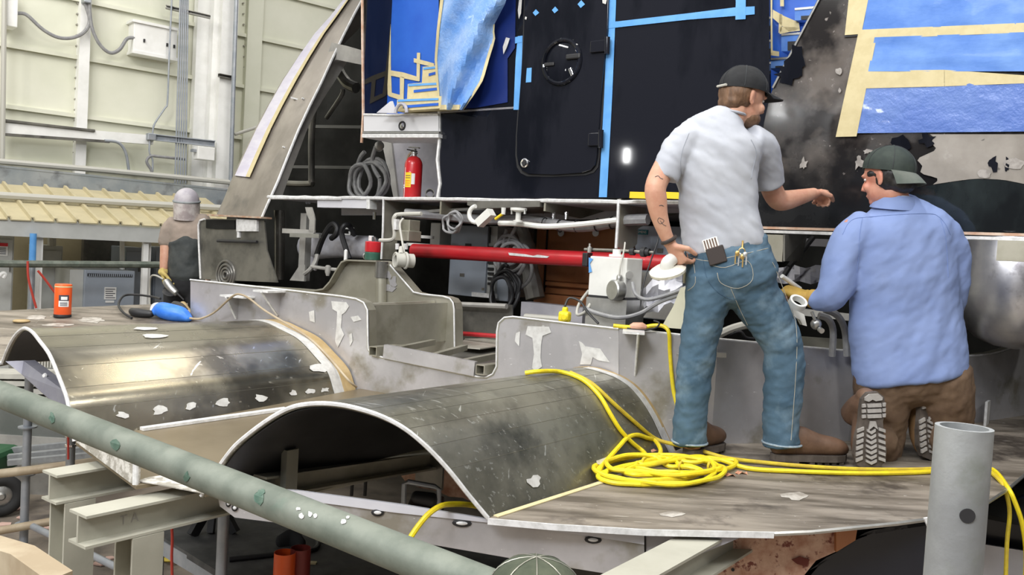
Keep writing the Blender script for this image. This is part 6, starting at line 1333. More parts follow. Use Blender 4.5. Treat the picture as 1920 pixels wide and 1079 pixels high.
for i, (x, y) in enumerate(((40,972),(8,985),(45,912),(42,935),(28,955),(95,988),(85,1000),(38,1023),(22,1032),(206,1048),(190,1058),(148,967))):
    q = PZ(x, y, .004); b = MB(); s = .03 + .02*(i % 3); b.prism([q + V((s*math.cos(t_+i), s*.8*math.sin(t_+i), 0)) for t_ in (0,1.3,2.4,3.6,5.0)], ZUP*.008)
    one('paper_scrap', 'pale pink scrap of debris littering the concrete floor at lower left', 'scrap', b, MT['scrap'], 'scraps on the floor')
# ================================================================ PEOPLE
def remeshed(mb, voxel, smooth=5, disp=None, sfac=.5):
    me = bpy.data.meshes.new('tmp'); mb.bm.to_mesh(me); mb.bm.free(); o = bpy.data.objects.new('tmp', me); COL.objects.link(o)
    m = o.modifiers.new('r', 'REMESH'); m.mode = 'VOXEL'; m.voxel_size = voxel
    if smooth: m = o.modifiers.new('s', 'SMOOTH'); m.iterations = smooth; m.factor = sfac
    txs = []
    tmp = []
    for dsp in (disp or []):
        sc_, st_ = dsp[0], dsp[1]
        tx = bpy.data.textures.new('t', 'CLOUDS'); tx.noise_scale = sc_; tx.noise_depth = 2; txs.append(tx)
        m = o.modifiers.new('d', 'DISPLACE'); m.texture = tx; m.strength = st_; m.mid_level = .5; m.texture_coords = 'LOCAL'
        if len(dsp) > 2:
            e = bpy.data.objects.new('tmp_e', None); COL.objects.link(e); e.scale = dsp[2]; e.rotation_euler = dsp[3]; m.texture_coords = 'OBJECT'; m.texture_coords_object = e; tmp.append(e)
    bpy.context.view_layer.update(); dg = bpy.context.evaluated_depsgraph_get(); me2 = bpy.data.meshes.new_from_object(o.evaluated_get(dg))
    r = MB(); r.bm.from_mesh(me2); r.smooth = True; bpy.data.objects.remove(o); bpy.data.meshes.remove(me); bpy.data.meshes.remove(me2)
    for t in txs: bpy.data.textures.remove(t)
    for t in tmp: bpy.data.objects.remove(t)
    return r
def bvh_of(mb): mb.bm.normal_update(); return BVHTree.FromBMesh(mb.bm)
def surf_tube(bv, px, r, m, parent, nm, off=.0008, n=4):
    c = cr([V((x, y, 0)) for x, y in px], n); pts = []
    for q in c:
        h = on(bv, q.x, q.y, off)
        if h: pts.append(h[0])
    if len(pts) > 1: b = MB(); b.tube(pts, r, 5); return obj(nm, b, m, parent)
def hand(mb, wrist, dF, nP, side, curl=(.5,.7,.6), k=1.0, thumb=1.0):
    dF = dF.normalized(); nP = (nP - dF*nP.dot(dF)).normalized(); L_ = nP.cross(dF).normalized()
    if L_.dot(side) < 0: L_ = -L_
    mb.loft([wrist - dF*.02, wrist + dF*.02*k, wrist + dF*.055*k, wrist + dF*.088*k], [(.027*k,.020*k),(.033*k,.018*k),(.042*k,.017*k),(.041*k,.014*k)], L_, 14, 2)
    n0 = nP.copy()
    for i, (o, ln) in enumerate(((.031,.92),(.0105,1.0),(-.0105,.95),(-.030,.78))):
        p = wrist + dF*(.084 - abs(o)*.12)*k + L_*o*k; pts = [p - dF*.01*k, p]; ang = 0
        for j, sl in enumerate((.046,.028,.022)):
            ang += curl[j]*(1 + .07*i); d = dF*math.cos(ang) + n0*math.sin(ang); p = p + d*sl*ln*k; pts.append(p)
        mb.loft(pts, [.0098*k,.0098*k,.0092*k,.0085*k,.0072*k], L_, 10)
    tb = wrist + dF*.022*k + L_*.03*k; td = (dF*.55 + L_*.62 + nP*.45).normalized(); t2 = (dF*.85 + nP*.5*thumb - L_*.1).normalized()
    mb.loft([tb - td*.012*k, tb + td*.012*k, tb + td*.042*k, tb + td*.042*k + t2*.03*k, tb + td*.042*k + t2*.05*k], [.014*k,.0145*k,.0115*k,.0105*k,.0085*k], nP, 10)
put_hand = hand
def head(mb, hc, f, u, k=1.0):
    f = f.normalized(); u = (u - f*u.dot(f)).normalized(); s = f.cross(u)
    ax = (f, s, u)
    mb.ball(hc + u*.028*k - f*.004, (.098*k,.077*k,.098*k), ax, 20, 14)
    mb.ball(hc + f*.030*k - u*.045*k, (.062*k,.060*k,.068*k), ax, 18, 12)
    mb.ball(hc + f*.062*k - u*.090*k, (.028*k,.032*k,.022*k), ax, 12, 8)           # chin
    mb.ball(hc + f*.088*k + u*.022*k, (.014*k,.050*k,.012*k), ax, 12, 8)           # brow
    mb.loft([hc + f*.088*k + u*.012*k, hc + f*.104*k - u*.015*k, hc + f*.112*k - u*.030*k, hc + f*.096*k - u*.036*k], [(.010*k,.010*k),(.012*k,.012*k),(.016*k,.012*k),(.013*k,.008*k)], s, 10)
    mb.ball(hc + f*.088*k - u*.062*k, (.012*k,.024*k,.005*k), ax, 10, 6); mb.ball(hc + f*.086*k - u*.071*k, (.011*k,.020*k,.005*k), ax, 10, 6)   # lips
    for i in (-1, 1):
        mb.ball(hc + s*.040*i*k + f*.070*k - u*.030*k, (.02*k,.022*k,.022*k), ax, 10, 8)     # cheeks
        e = hc + s*.079*i*k - f*.008*k - u*.008*k
        mb.ball(e, (.018*k,.007*k,.031*k), ((f*.9 - u*.25 - s*i*.35).normalized(), s, (u + f*.12).normalized()), 12, 8)
        mb.ball(e + f*.003 - u*.022*k, (.011*k,.008*k,.012*k), ax, 8, 6)
    return ax
def eyes(hc, ax, parent, k=1.0):
    f, s, u = ax
    for i in (-1, 1):
        b = MB(); c = hc + f*.078*k + s*.031*i*k + u*.005*k; b.ball(c, (.010*k,.011*k,.007*k), ax, 10, 8); e = obj('eye', b, MT['wlab'], parent)
        b = MB(); b.ball(c + f*.007*k, (.005*k,.006*k,.006*k), ax, 8, 6); obj('iris', b, MT['hair'], e)
def cap(hc, ax, parent, m, brim_dir=1, k=1.0, tilt=0.0, nm='cap', blen=.075, drop=.0, bm_=None):
    f, s, u = ax; f = (f*math.cos(tilt) + u*math.sin(tilt)).normalized(); u = s.cross(f).normalized(); 
    if u.dot(ax[2]) < 0: u = -u
    c = hc + u*.040*k; rx, ry, rz = .108*k, .088*k, .092*k
    rows = []
    for i in range(11):
        th = (i/10)*math.radians(97)+.02
        rows.append([c + f*rx*math.sin(th)*math.cos(2*PI*j/28) + s*ry*math.sin(th)*math.sin(2*PI*j/28) + u*(rz*math.cos(th)) for j in range(29)])
    b = MB(); b.sheet(rows, .004); b.smooth = True; cp_ = obj(nm, b, m, parent)
    g = f*brim_dir; rows = []
    for i in range(6):
        r = []
        for j in range(13):
            t_ = math.radians(-62 + 124*j/12); q = (i/5)*blen*math.cos(t_*.9)
            r.append(c + g*(rx*math.cos(t_) + q) + s*ry*math.sin(t_)*(1 - .1*i/5) - u*(.010 + .018*(i/5)**1.5 + .022*math.sin(t_)**2*(i/5) + drop*(i/5)))
        rows.append(r)
    b = MB(); b.sheet(rows, .005); b.smooth = True; obj('brim', b, bm_ or m, cp_)
    b = MB(); b.ball(c + u*rz, (.007,.007,.004), u=8, v=6); obj('top_button', b, m, cp_)
    for j in range(3):
        b = MB(); a_ = PI*j/3; b.tube([c + (f*rx*math.cos(a_) + s*ry*math.sin(a_))*math.sin(t_)*1.012 + u*rz*1.012*math.cos(t_) for t_ in [math.radians(-94+188*i/20) for i in range(21)]], .0012, 4); obj('seam', b, MT['capseam'], cp_)
    return cp_
def boot(heel, toe, parent, m, shaft_top, k=1.0, voxel=.006):
    t = (toe-heel); t.z = t.z; L_ = t.length; t.normalize(); u = ZUP; s = t.cross(u).normalized(); u = s.cross(t).normalized()
    b = MB(); sh = .03
    prof = [(.02,.034,.07),(.12,.038,.10),(.30,.040,.128),(.45,.042,.112),(.62,.047,.092),(.80,.048,.080),(.92,.042,.066),(.985,.026,.046)]
    b.loft([heel + t*L_*x + u*(sh + h/2) for x, w_, h in prof], [(w_, h/2) for x, w_, h in prof], s, 18, 2)
    b.loft([heel + t*L_*.20 + u*.06, heel + t*L_*.20 + u*.13, shaft_top], [(.040,.046),(.040,.046),(.036,.038)], s, 16, 2)
    r = remeshed(b, voxel, 4); o = obj('boot', r, m, parent)
    for i in range(3):
        c_ = heel + t*L_*(.40+.06*i) + u*(sh + .104 - .012*i); b = MB(); b.tube([c_ - s*.026 - u*.012, c_ + u*.003, c_ + s*.026 - u*.012], .0028, 6); obj('lace', b, MT['strap'], o)
    out = [(0,-.026),(-.01,0),(0,.026),(.10,.036),(.35,.034),(.6,.046),(.8,.047),(.93,.036),(1.0,.012),(1.0,-.012),(.93,-.036),(.8,-.047),(.6,-.046),(.35,-.034),(.10,-.036)]
    b = MB(); b.prism([heel + t*L_*x + s*y*1.08 + u*.012 for x, y in out], u*.026); so = obj('sole', b, MT['sole'], o)
    b = MB(); b.prism([heel + t*L_*x + s*y*1.05 for x, y in ((0,-.03),(0,.03),(.3,.034),(.3,-.034))], u*.014); obj('heel_block', b, MT['sole'], so)
    for i in range(5):
        x0 = .45+.1*i; b = MB(); b.prism([heel + t*L_*x + s*y for x, y in ((x0,-.04),(x0,.04),(x0+.06,.04),(x0+.06,-.04))], u*.014); obj('lug', b, MT['sole'], so)
    return o
# ---------------------------------------------------------------- standing man
D1 = 3.65
def w1(px, py, dd=0.0): return W(px, py, D1+dd)
man = thing('person', 'person in grey t-shirt, jeans and black cap standing and reaching at the hull', 'person', PP(1400,866))
LX = V((.93,-.36,0)).normalized(); FX = V((.36,.93,0)).normalized()
hc = w1(1392,184,.01); hf = V((.90,.40,-.16))
B = MB(); hax = head(B, hc, hf, V((.05,.0,1)), .98)
B.loft([w1(1362,235), w1(1372,218), hc - ZUP*.05 - hax[0]*.02], [(.062,.06),(.056,.056),(.054,.056)], LX, 16, 3)
B.loft([w1(1372,540), w1(1368,500), w1(1356,440), w1(1348,370), w1(1346,310), w1(1348,270), w1(1354,242), w1(1362,226)], [(.16,.10),(.165,.105),(.145,.095),(.140,.10),(.150,.105),(.155,.095),(.12,.075),(.06,.055)], LX, 24, 3)
# legs inside the jeans
for side in ((1334,1322,1305,1297,1297), (1405,1445,1468,1470,1466)):
    B.loft([w1(side[0],530), w1(side[1],600), w1(side[2],690), w1(side[3],770), w1(side[4],840)], [.078,.07,.055,.05,.038], LX, 14, 3)
# left arm hanging back, right arm reaching to the hull
lw = w1(1257,458,-.05)
B.loft([w1(1290,268), w1(1262,292,-.02), w1(1240,325,-.05), w1(1229,352,-.07), w1(1231,375,-.07), w1(1236,405,-.065), w1(1248,440,-.055), lw], [.055,.052,.046,.044,.043,.036,.028,.026], LX, 16, 3)
put_hand(B, lw, V((.55,.1,-.8)), V((.75,.5,.35)), V((.2,-1,0)), curl=(.8,1.0,.7))
rw = w1(1527,363,.34)
B.loft([w1(1412,280,.02), w1(1432,315,.06), w1(1446,352,.12), w1(1458,374,.16), w1(1472,376,.19), w1(1495,371,.25), rw], [.040,.042,.046,.045,.044,.037,.026], ZUP, 16, 3)
put_hand(B, rw, V((.55,.75,.12)), V((.3,.2,-1)), V((.6,-.8,.0)), curl=(1.0,1.1,.8))
Bm = remeshed(B, .005, 4); bvb = bvh_of(Bm); body = obj('body', Bm, MT['skin'], man)
eyes(hc, hax, man, .98)
f_, s_, u_ = hax
b = MB(); b.ball(hc - f_*.028 + u_*.008, (.078,.079,.075), hax, 22, 14); b.ball(hc - f_*.055 - u_*.035, (.045,.062,.035), hax, 16, 10); obj('hair', remeshed(b, .006, 2, [(.02,.006)]), MT['hair'], man)
b = MB(); b.ball(hc + f_*.045 - u_*.075, (.052,.058,.040), hax, 18, 10); obj('beard', remeshed(b, .006, 2, [(.015,.005)]), MT['hair'], man)
cap(hc, hax, man, MT['capb'], 1, 1.0, .10, drop=-.014, blen=.092)
b = MB(); b.tube([hc + u_*.02 - f_*.112 + s_*x for x in (-.03,-.015,0,.015,.03)], .005, 6); obj('cap_strap', b, MT['palecable'], man)
# t-shirt
S_ = MB()
S_.loft([w1(1357,466,.0), w1(1354,445), w1(1351,410), w1(1347,370), w1(1344,330), w1(1345,290), w1(1348,262), w1(1354,240), w1(1362,224), w1(1369,213)], [(.170,.125),(.170,.125),(.164,.122),(.163,.126),(.168,.130),(.178,.126),(.176,.112),(.136,.092),(.084,.074),(.064,.064)], LX, 30, 3, .12)
S_.loft([w1(1300,262,.0), w1(1277,276,-.01), w1(1258,302,-.035), w1(1245,334,-.045)], [.078,.074,.064,.060], LX, 20, 3, .15)
S_.loft([w1(1402,268,.0), w1(1426,282,.03), w1(1437,312,.07), w1(1443,345,.11)], [.082,.078,.068,.067], LX, 20, 3, .15)
Sm = remeshed(S_, .0075, 6, [(.20,.022,(1,1,.45),(0,.6,.3)),(.10,.009,(1,1,.35),(0,.7,0))]); bvs = bvh_of(Sm); tee = obj('t_shirt', Sm, MT['tee'], man)
surf_tube(bvs, [(1408,262),(1418,285),(1413,310),(1408,335)], .0016, MT['chamst2'], tee, 'armhole_seam')
surf_tube(bvs, [(1292,250),(1280,280),(1276,305),(1278,330)], .0012, MT['chamst2'], tee, 'armhole_seam')
b = MB(); b.torus(w1(1370,212), (ZUP + LX*.15), .062, .006, 28, 6); obj('collar', b, MT['tee'], tee)
# jeans
J = MB()
J.loft([w1(1360,452), w1(1362,468), w1(1367,495), w1(1371,520), w1(1372,545)], [(.170,.118),(.174,.124),(.186,.138),(.190,.142),(.160,.12)], LX, 28, 3)
J.loft([w1(1332,520), w1(1327,560), w1(1319,600), w1(1309,650), w1(1302,700), w1(1297,760), w1(1294,800), w1(1293,831)], [(.10,.12),(.097,.11),(.084,.095),(.077,.085),(.076,.08),(.070,.075),(.070,.074),(.072,.076)], LX, 22, 3, .15)
J.loft([w1(1402,520), w1(1418,560), w1(1443,600), w1(1466,650), w1(1470,700), w1(1466,760), w1(1464,800), w1(1466,833)], [(.105,.125),(.104,.115),(.099,.10),(.083,.09),(.083,.085),(.078,.08),(.076,.078),(.080,.080)], LX, 22, 3, .15)
Jm = remeshed(J, .0075, 5, [(.17,.016,(1,1,.5),(0,.4,0)),(.09,.013,(1,1,.36),(0,-.5,.4))]); bvj = bvh_of(Jm); jeans = obj('jeans', Jm, MT['jean'], man)
for ln, nm in (([(1448,492),(1472,540),(1489,590),(1494,640),(1492,700),(1488,760),(1483,826)], 'outseam'), ([(1333,497),(1360,502),(1402,490),(1411,524),(1384,541),(1352,531),(1345,512)], 'back_pocket'), ([(1300,488),(1304,530),(1290,545)], 'side_pocket'), ([(1318,484),(1325,520),(1345,548),(1372,562)], 'yoke_seam'), ([(1290,482),(1330,490),(1372,482),(1440,466)], 'waistband_seam'), ([(1370,540),(1385,575),(1402,610)], 'inseam')):
    surf_tube(bvj, ln, .0013, MT['jeanst'] if nm != 'yoke_seam' else MT['denimdark'], jeans, nm)
def hem(px, py, r): 
    b = MB(); c = w1(px, py); b.torus(c, ZUP, r, .005, 28, 6); obj('hem', b, MT['jeanst2'], jeans)
hem(1293,829,.0725); hem(1466,831,.079)
# boots
boot(PP(1449,868), PP(1584,868), man, MT['boot'], w1(1464,836))
boot(PP(1290,860), PP(1350,843), man, MT['boot'], w1(1297,834))
# wrist band, keys, notepad in the pocket, tattoos
b = MB(); b.torus(w1(1254,450,-.055), (lw - w1(1248,440,-.055)), .029, .008, 22, 8); obj('wristband', b, MT['strap'], man)
h = on(bvj, 1345, 484, .004); c = h[0]; rt = V((math.cos(-.30),0,0))
b = MB(); xx = (LX*.9 + ZUP*.32).normalized(); yy = ZUP.cross(LX).normalized(); zz = xx.cross(yy).normalized(); zz = -zz if zz.z < 0 else zz
b.box(c + zz*.010, (.072,.016,.07), (xx, yy, zz), .004); wl = obj('wallet', b, MT['strap'], man)
b = MB(); b.box(c + zz*.058 - xx*.008, (.062,.012,.05), (xx, yy, zz), .003); pk = obj('striped_pack', b, MT['wlab'], man)
for i in range(5):
    b = MB(); b.box(c + zz*.058 - xx*(.008 - .011*(i-2)) - yy*.0 - FX*.007, (.005,.0015,.044), (xx, yy, zz)); obj('stripe', b, MT['boot'], pk)
ky = None
b = MB(); h = on(bvj, 1391, 466, .008); kc = h[0]; b.tube([kc + ZUP*.03 - FX*.004, kc + ZUP*.01 - FX*.006, kc - FX*.008], .004, 6); kr = obj('key_clip', b, MT['brass'], man)
b = MB(); b.torus(kc - ZUP*.012 - FX*.012, FX, .012, .0022, 18, 6); obj('ring', b, MT['brass'], kr)
for i, (dx, dz, rot) in enumerate(((-.008,-.05,.1),(.004,-.055,-.12),(.014,-.045,-.3),(-.016,-.042,.3))):
    q = kc + LX*dx + ZUP*(dz+.02) - FX*(.014+.003*i); b = MB(); b.ball(q, (.009,.002,.011), (LX, FX, ZUP), 10, 6); b.box(q + ZUP*-.024 + LX*rot*-.02, (.005,.002,.034), (LX, FX, ZUP)); obj('key', b, MT['brass'] if i % 2 else MT['steel'], kr)
surf_tube(bvb, [(1236,408),(1233,414),(1238,420),(1245,414),(1237,409)], .0012, MT['tattoo'], body, 'tattoo', .0004)
surf_tube(bvb, [(1238,414),(1243,421),(1249,424)], .0012, MT['tattoo'], body, 'tattoo', .0004)
surf_tube(bvb, [(1236,386),(1240,385),(1244,387)], .0016, MT['tattoo'], body, 'tattoo', .0004)
surf_tube(bvb, [(1228,332),(1234,330),(1238,334),(1243,336)], .0016, MT['tattoo'], body, 'tattoo', .0004)
# polisher held in the left hand
po_ = thing('polisher', 'pale polishing tool with wool pad held low in the standing man\'s left hand', 'polisher', w1(1252,505,-.02))
pc = w1(1252,508,-.03); pax = (ZUP*.92 - V((.30,0,0)) - YA*.35).normalized()
b = MB(); b.lathe(pc, pax, [(.058,-.014),(.074,-.008),(.076,.004),(.06,.014),(.02,.018)], 28); obj('wool_pad', b, MT['padw'], po_)
b = MB(); b.loft([pc + pax*.015, pc + pax*.04 + V((.01,0,.0)), w1(1268,480,-.03), w1(1278,466,-.02)], [.03,.028,.024,.018], LX, 16, 4); obj('body', b, MT['white'], po_)
b = MB(); b.tube(cr([w1(1281,480,-.02), w1(1284,500,-.02), w1(1283,530,.05)], 4), .006, 8); obj('air_line', b, MT['palecable'], po_)
# ---------------------------------------------------------------- kneeling man
D2 = 3.79
def w2(px, py, dd=0.0): return W(px, py, D2+dd)
kn = thing('person', 'person in blue chambray shirt, brown trousers and dark cap kneeling at the hull', 'person', PP(1700,870))
hc = w2(1664,334,-.02); hf = V((-.62,.75,-.18))
B = MB(); hax = head(B, hc, hf, V((-.04,.06,1)), 1.0); f_, s_, u_ = hax
B.loft([w2(1684,410), w2(1680,382), hc - ZUP*.05 - hax[0]*.02], [(.07,.07),(.060,.062),(.058,.06)], XA, 16, 3)
B.loft([w2(1706,700,.02), w2(1702,640,.02), w2(1696,560,.02), w2(1690,480,.01), w2(1687,430), w2(1684,400)], [(.19,.12),(.19,.12),(.185,.12),(.185,.12),(.17,.10),(.08,.07)], XA, 24, 3)
glw = w2(1520,560,.06)
B.loft([w2(1605,425), w2(1584,490), w2(1574,545), w2(1550,562,.02), glw], [.06,.055,.047,.043,.03], XA, 14, 3)
put_hand(B, glw, V((-.75,.5,.25)), V((0,.3,-1)), V((.4,.9,0)), curl=(.7,.9,.7))
rw = w2(1745,600,.12)
B.loft([w2(1762,430), w2(1782,490,.03), w2(1782,545,.05), w2(1772,575,.09), rw], [.05,.042,.038,.036,.028], XA, 14, 3)
put_hand(B, rw, V((-.5,.35,-.3)), V((0,-.3,-1)), V((-.4,.9,.4)), curl=(.5,.6,.5))
for xs in ((1662,1655,1655), (1752,1770,1774)):
    B.loft([w2(xs[0],700,.02), w2(xs[1],780,.06), w2(xs[2],845,.10)], [.085,.075,.06], XA, 14, 3)
    B.loft([w2(xs[2],848,.09), w2(xs[2]-4,840,.04), w2(xs[2]-6,832,.01)], [.045,.042,.03], XA, 12, 3)
Bm = remeshed(B, .006, 4); body = obj('body', Bm, MT['skinr'], kn)
eyes(hc, hax, kn)
b = MB(); b.ball(hc - f_*.022 + u_*.006, (.086,.081,.078), hax, 22, 14); b.ball(hc - f_*.062 - u_*.042, (.048,.066,.038), hax, 16, 10); b.ball(hc + f_*.03 + s_*.0 + u_*.02, (.045,.080,.03), hax, 16, 8); obj('hair', remeshed(b, .006, 2, [(.02,.006)]), MT['hairb'], kn)
cap(hc, hax, kn, MT['capg'], -1, 1.04, .30, blen=.055, drop=.02, bm_=MT['capbrim'])
# shirt
S_ = MB()
S_.loft([w2(1709,706,.03), w2(1706,680,.03), w2(1702,640,.03), w2(1697,580,.03), w2(1694,520,.02), w2(1690,470,.015), w2(1687,436,.005), w2(1685,412), w2(1682,393,-.0), w2(1679,374,-.005)], [(.252,.165),(.250,.165),(.246,.16),(.238,.155),(.232,.155),(.234,.150),(.232,.135),(.205,.112),(.140,.09),(.080,.076)], XA, 34, 3, .10)
S_.loft([w2(1624,428,.0), w2(1598,448), w2(1578,490), w2(1570,535,-.01), w2(1553,558,.0), w2(1530,566,.04)], [.085,.086,.080,.078,.070,.048], XA, 20, 3)
S_.loft([w2(1750,428,.0), w2(1774,450,.01), w2(1787,490,.03), w2(1787,540,.05), w2(1778,575,.09), w2(1757,596,.12)], [.085,.080,.072,.070,.066,.052], XA, 20, 3)
Sm = remeshed(S_, .0085, 6, [(.26,.026,(.5,.7,1.2),(0,.25,0)),(.13,.011,(1,1,.4),(0,-.7,0))]); bvs = bvh_of(Sm); sh_ = obj('shirt', Sm, MT['cham'], kn)
surf_tube(bvs, [(1580,440),(1590,420),(1604,410),(1622,408),(1680,403),(1742,401),(1760,407),(1772,420),(1782,440)], .0016, MT['chamst'], sh_, 'yoke_seam', n=6)
surf_tube(bvs, [(1617,410),(1612,440),(1610,480),(1606,510)], .0016, MT['chamst'], sh_, 'armhole_seam'); surf_tube(bvs, [(1762,408),(1772,440),(1776,480),(1778,520)], .0016, MT['chamst'], sh_, 'armhole_seam')
rows = []
for j in range(3):
    rows.append([w2(1677,378,-.005) + V((.082*(1+.10*j)*math.cos(t_), .080*(1+.10*j)*math.sin(t_), .030 - .030*j + .012*math.sin(t_))) for t_ in [2*PI*i/28 for i in range(29)]])
b = MB(); b.sheet(rows, .004); b.smooth = True; obj('collar', b, MT['cham'], sh_)
b = MB(); b.torus(w2(1674,372,-.005), ZUP, .068, .010, 24, 8); obj('undershirt_collar', b, MT['wlab'], kn)
# trousers
J = MB()
J.loft([w2(1706,668,.03), w2(1706,700,.03), w2(1707,730,.03)], [(.205,.14),(.215,.15),(.19,.13)], XA, 26, 3)
J.loft([w2(1656,700,.03), w2(1653,760,.06), w2(1652,810,.08), w2(1652,852,.10)], [(.125,.13),(.118,.12),(.105,.10),(.09,.085)], XA, 20, 3)
J.loft([w2(1652,850,.10), w2(1650,842,.02), w2(1649,827,-.05)], [.082,.078,.07], XA, 18, 3)
J.loft([w2(1760,700,.03), w2(1768,750,.05), w2(1772,800,.08), w2(1772,846,.10)], [(.135,.14),(.130,.13),(.11,.10),(.09,.085)], XA, 20, 3)
J.loft([w2(1772,845,.10), w2(1772,832,.03), w2(1773,816,-.02)], [.082,.080,.072], XA, 18, 3)
Jm = remeshed(J, .008, 5, [(.12,.022),(.05,.012)]); obj('trousers', Jm, MT['brown'], kn)
# boots with lugged soles turned towards us
LOUT = [(1613,776),(1616,756),(1627,744),(1645,742),(1657,751),(1661,775),(1655,798),(1657,828),(1662,850),(1660,872),(1648,886),(1625,888),(1607,880),(1601,860),(1604,830),(1611,800)]
def kboot(fx, m, toe, tilt):
    d0 = PP(*toe).y + .02; n = V((tilt, -1, 0)).normalized(); p0 = W(toe[0], toe[1]-70, d0)
    pl = lambda x, y, o=0.0: hitp(*fx(x, y), p0 + n*o, n)
    q = [pl(x, y) for x, y in LOUT]; zmin = min(v.z - plz(v.x, v.y) for v in q); sh2 = V((0,0,max(0, .004 - zmin)))
    b = MB(); b.prism([v + sh2 for v in q], -n*.024); 
    ub = MB(); C = [pl(x, y) + sh2 for x, y in ((1637,752),(1638,775),(1636,800),(1634,825),(1632,850),(1631,872))]
    ub.loft([c - n*(.02+h) for c, h in zip(C, (.045,.058,.058,.048,.040,.03))], [(.040,.045),(.044,.058),(.044,.058),(.052,.048),(.055,.042),(.045,.03)], n.cross(ZUP), 18, 3)
    ub.loft([C[1] - n*.05, C[1] - n*.11 + ZUP*-.005, C[2] - n*.17 + ZUP*-.0], [(.05,.055),(.055,.056),(.06,.06)], n.cross(ZUP), 16, 3)
    o = obj('boot', remeshed(ub, .006, 4), m, kn); so = obj('sole', b, MT['sole'], o)
    def lug(poly, mm=MT['lug']):
        b = MB(); b.prism([pl(x, y, .0) + sh2 for x, y in poly], n*.009); obj('lug', b, mm, so)
    lug([(1620,752),(1628,746),(1645,745),(1653,752),(1652,757),(1640,759),(1634,756),(1627,760),(1620,758)])
    for i, y in enumerate((764,774,784)):
        lug([(1624,y),(1650,y-1),(1651,y+6),(1625,y+7)]); lug([(1615,y+1),(1621,y),(1622,y+6),(1615,y+7)]); lug([(1653,y-1),(1659,y-2),(1658,y+5),(1653,y+5)])
    lug([(1630,797),(1640,797),(1644,812),(1636,806),(1627,813)])
    for i in range(7):
        y = 814 + 9.5*i; w_ = 14 + 1.2*min(i, 3); lug([(1632-w_*.55,y-3),(1632,y+2),(1632+w_*.55,y-3),(1632+w_*.55,y+2),(1632,y+7),(1632-w_*.55,y+2)])
    for i in range(6):
        y = 812 + 11*i; lug([(1606-.6*min(i,4),y),(1618-.6*min(i,4),y-5),(1618-.6*min(i,4),y+1),(1606-.6*min(i,4),y+6)]); lug([(1646,y-4),(1658,y),(1658,y+6),(1646,y+2)])
    return o
kboot(lambda x, y: (x, y), MT['boot'], (1630,886), .06)
kboot(lambda x, y: (1744+(x-1633)*.86+(y-815)*.10, y-2-(x-1633)*.06), MT['boott'], (1752,868), .35)
# glove with fingers around the tool
G = MB(); put_hand(G, glw + V((-.004,.0,.002)), V((-.75,.5,.25)), V((0,.3,-1)), V((.4,.9,0)), curl=(.7,.9,.7), k=1.28)
G.loft([w2(1534,562,.04), glw], [.042,.042], ZUP, 14); obj('glove', remeshed(G, .005, 3), MT['glove'], kn)
b = MB(); b.cyl(w2(1466,518,.10), w2(1500,542,.16), .010, seg=10); one('sanding_stick', 'white stick held in the kneeling man\'s yellow glove', 'stick', b, MT['wlab'])
# ---------------------------------------------------------------- masked worker in the background
D3 = 7.9
def w3(px, py, dd=0.0): return W(px, py, D3+dd)
feet = w3(350,500); ZF = .62
bg = thing('person', 'person in dusty t-shirt and clear face visor standing in the background with a grinder', 'person', V((feet.x, D3, ZF)))
hc = w3(350,384,-.02); hf = V((.15,-1,-.15))
B = MB(); hax = head(B, hc, hf, ZUP, .98); f_, s_, u_ = hax
B.loft([w3(352,425), w3(352,412), hc - ZUP*.06], [.065,.06,.058], XA, 14, 3)
B.loft([w3(350,540), w3(352,500), w3(352,460), w3(352,430), w3(352,415)], [(.14,.11),(.13,.10),(.135,.10),(.165,.09),(.08,.06)], XA, 20, 3)
lh = w3(307,507,-.06)
B.loft([w3(318,420), w3(312,440), w3(311,465,-.02), w3(310,485,-.04), lh], [.045,.050,.050,.048,.036], XA, 14, 3)
put_hand(B, lh, V((.25,-.2,-1)), V((.9,.2,.1)), V((0,-1,0)), curl=(.8,.9,.6))
rh = w3(392,512,.02)
B.loft([w3(378,424), w3(389,440), w3(393,475), rh], [.045,.045,.043,.03], XA, 14, 3)
put_hand(B, rh, V((-.1,-.1,-1)), V((-.9,.1,.1)), V((0,-1,0)), curl=(.4,.5,.4))
for x in (-.09, .09):
    hx = V((feet.x + x, D3, 0)); B.loft([hx + ZUP*(ZF+.80), hx + ZUP*(ZF+.45) - YA*.01, hx + ZUP*(ZF+.10)], [.08,.06,.04], XA, 12, 3)
obj('body', remeshed(B, .009, 3), MT['skin'], bg); eyes(hc, hax, bg, .98)
S_ = MB()
S_.loft([w3(352,518), w3(352,490), w3(352,460), w3(352,435), w3(352,420), w3(352,408)], [(.158,.135),(.158,.13),(.162,.13),(.168,.125),(.155,.105),(.085,.075)], XA, 26, 3)
S_.loft([w3(328,418), w3(317,432), w3(312,456,-.01)], [.075,.074,.070], XA, 18, 3); S_.loft([w3(376,415), w3(387,430), w3(391,452)], [.085,.080,.072], XA, 18, 3)
obj('t_shirt', remeshed(S_, .011, 5, [(.15,.025),(.06,.012)]), MT['dusty'], bg)
b = MB(); b.loft([w3(352,519), w3(352,495), w3(352,470), w3(352,452), w3(350,444)], [(.166,.150),(.166,.148),(.166,.146),(.162,.142),(.12,.12)], XA, 26, 3); obj('apron', remeshed(b, .011, 4, [(.12,.022)]), MT['apron'], bg)
J = MB(); J.loft([w3(348,508), w3(348,525), w3(348,545)], [(.175,.12),(.185,.13),(.18,.12)], XA, 20, 3)
for x in (-.095, .095):
    hx = V((feet.x + x, D3, 0)); J.loft([hx + ZUP*(ZF+.82), hx + ZUP*(ZF+.45), hx + ZUP*(ZF+.08)], [.10,.085,.08], XA, 16, 3)
obj('trousers', remeshed(J, .011, 4, [(.12,.02)]), MT['blackboot'], bg)
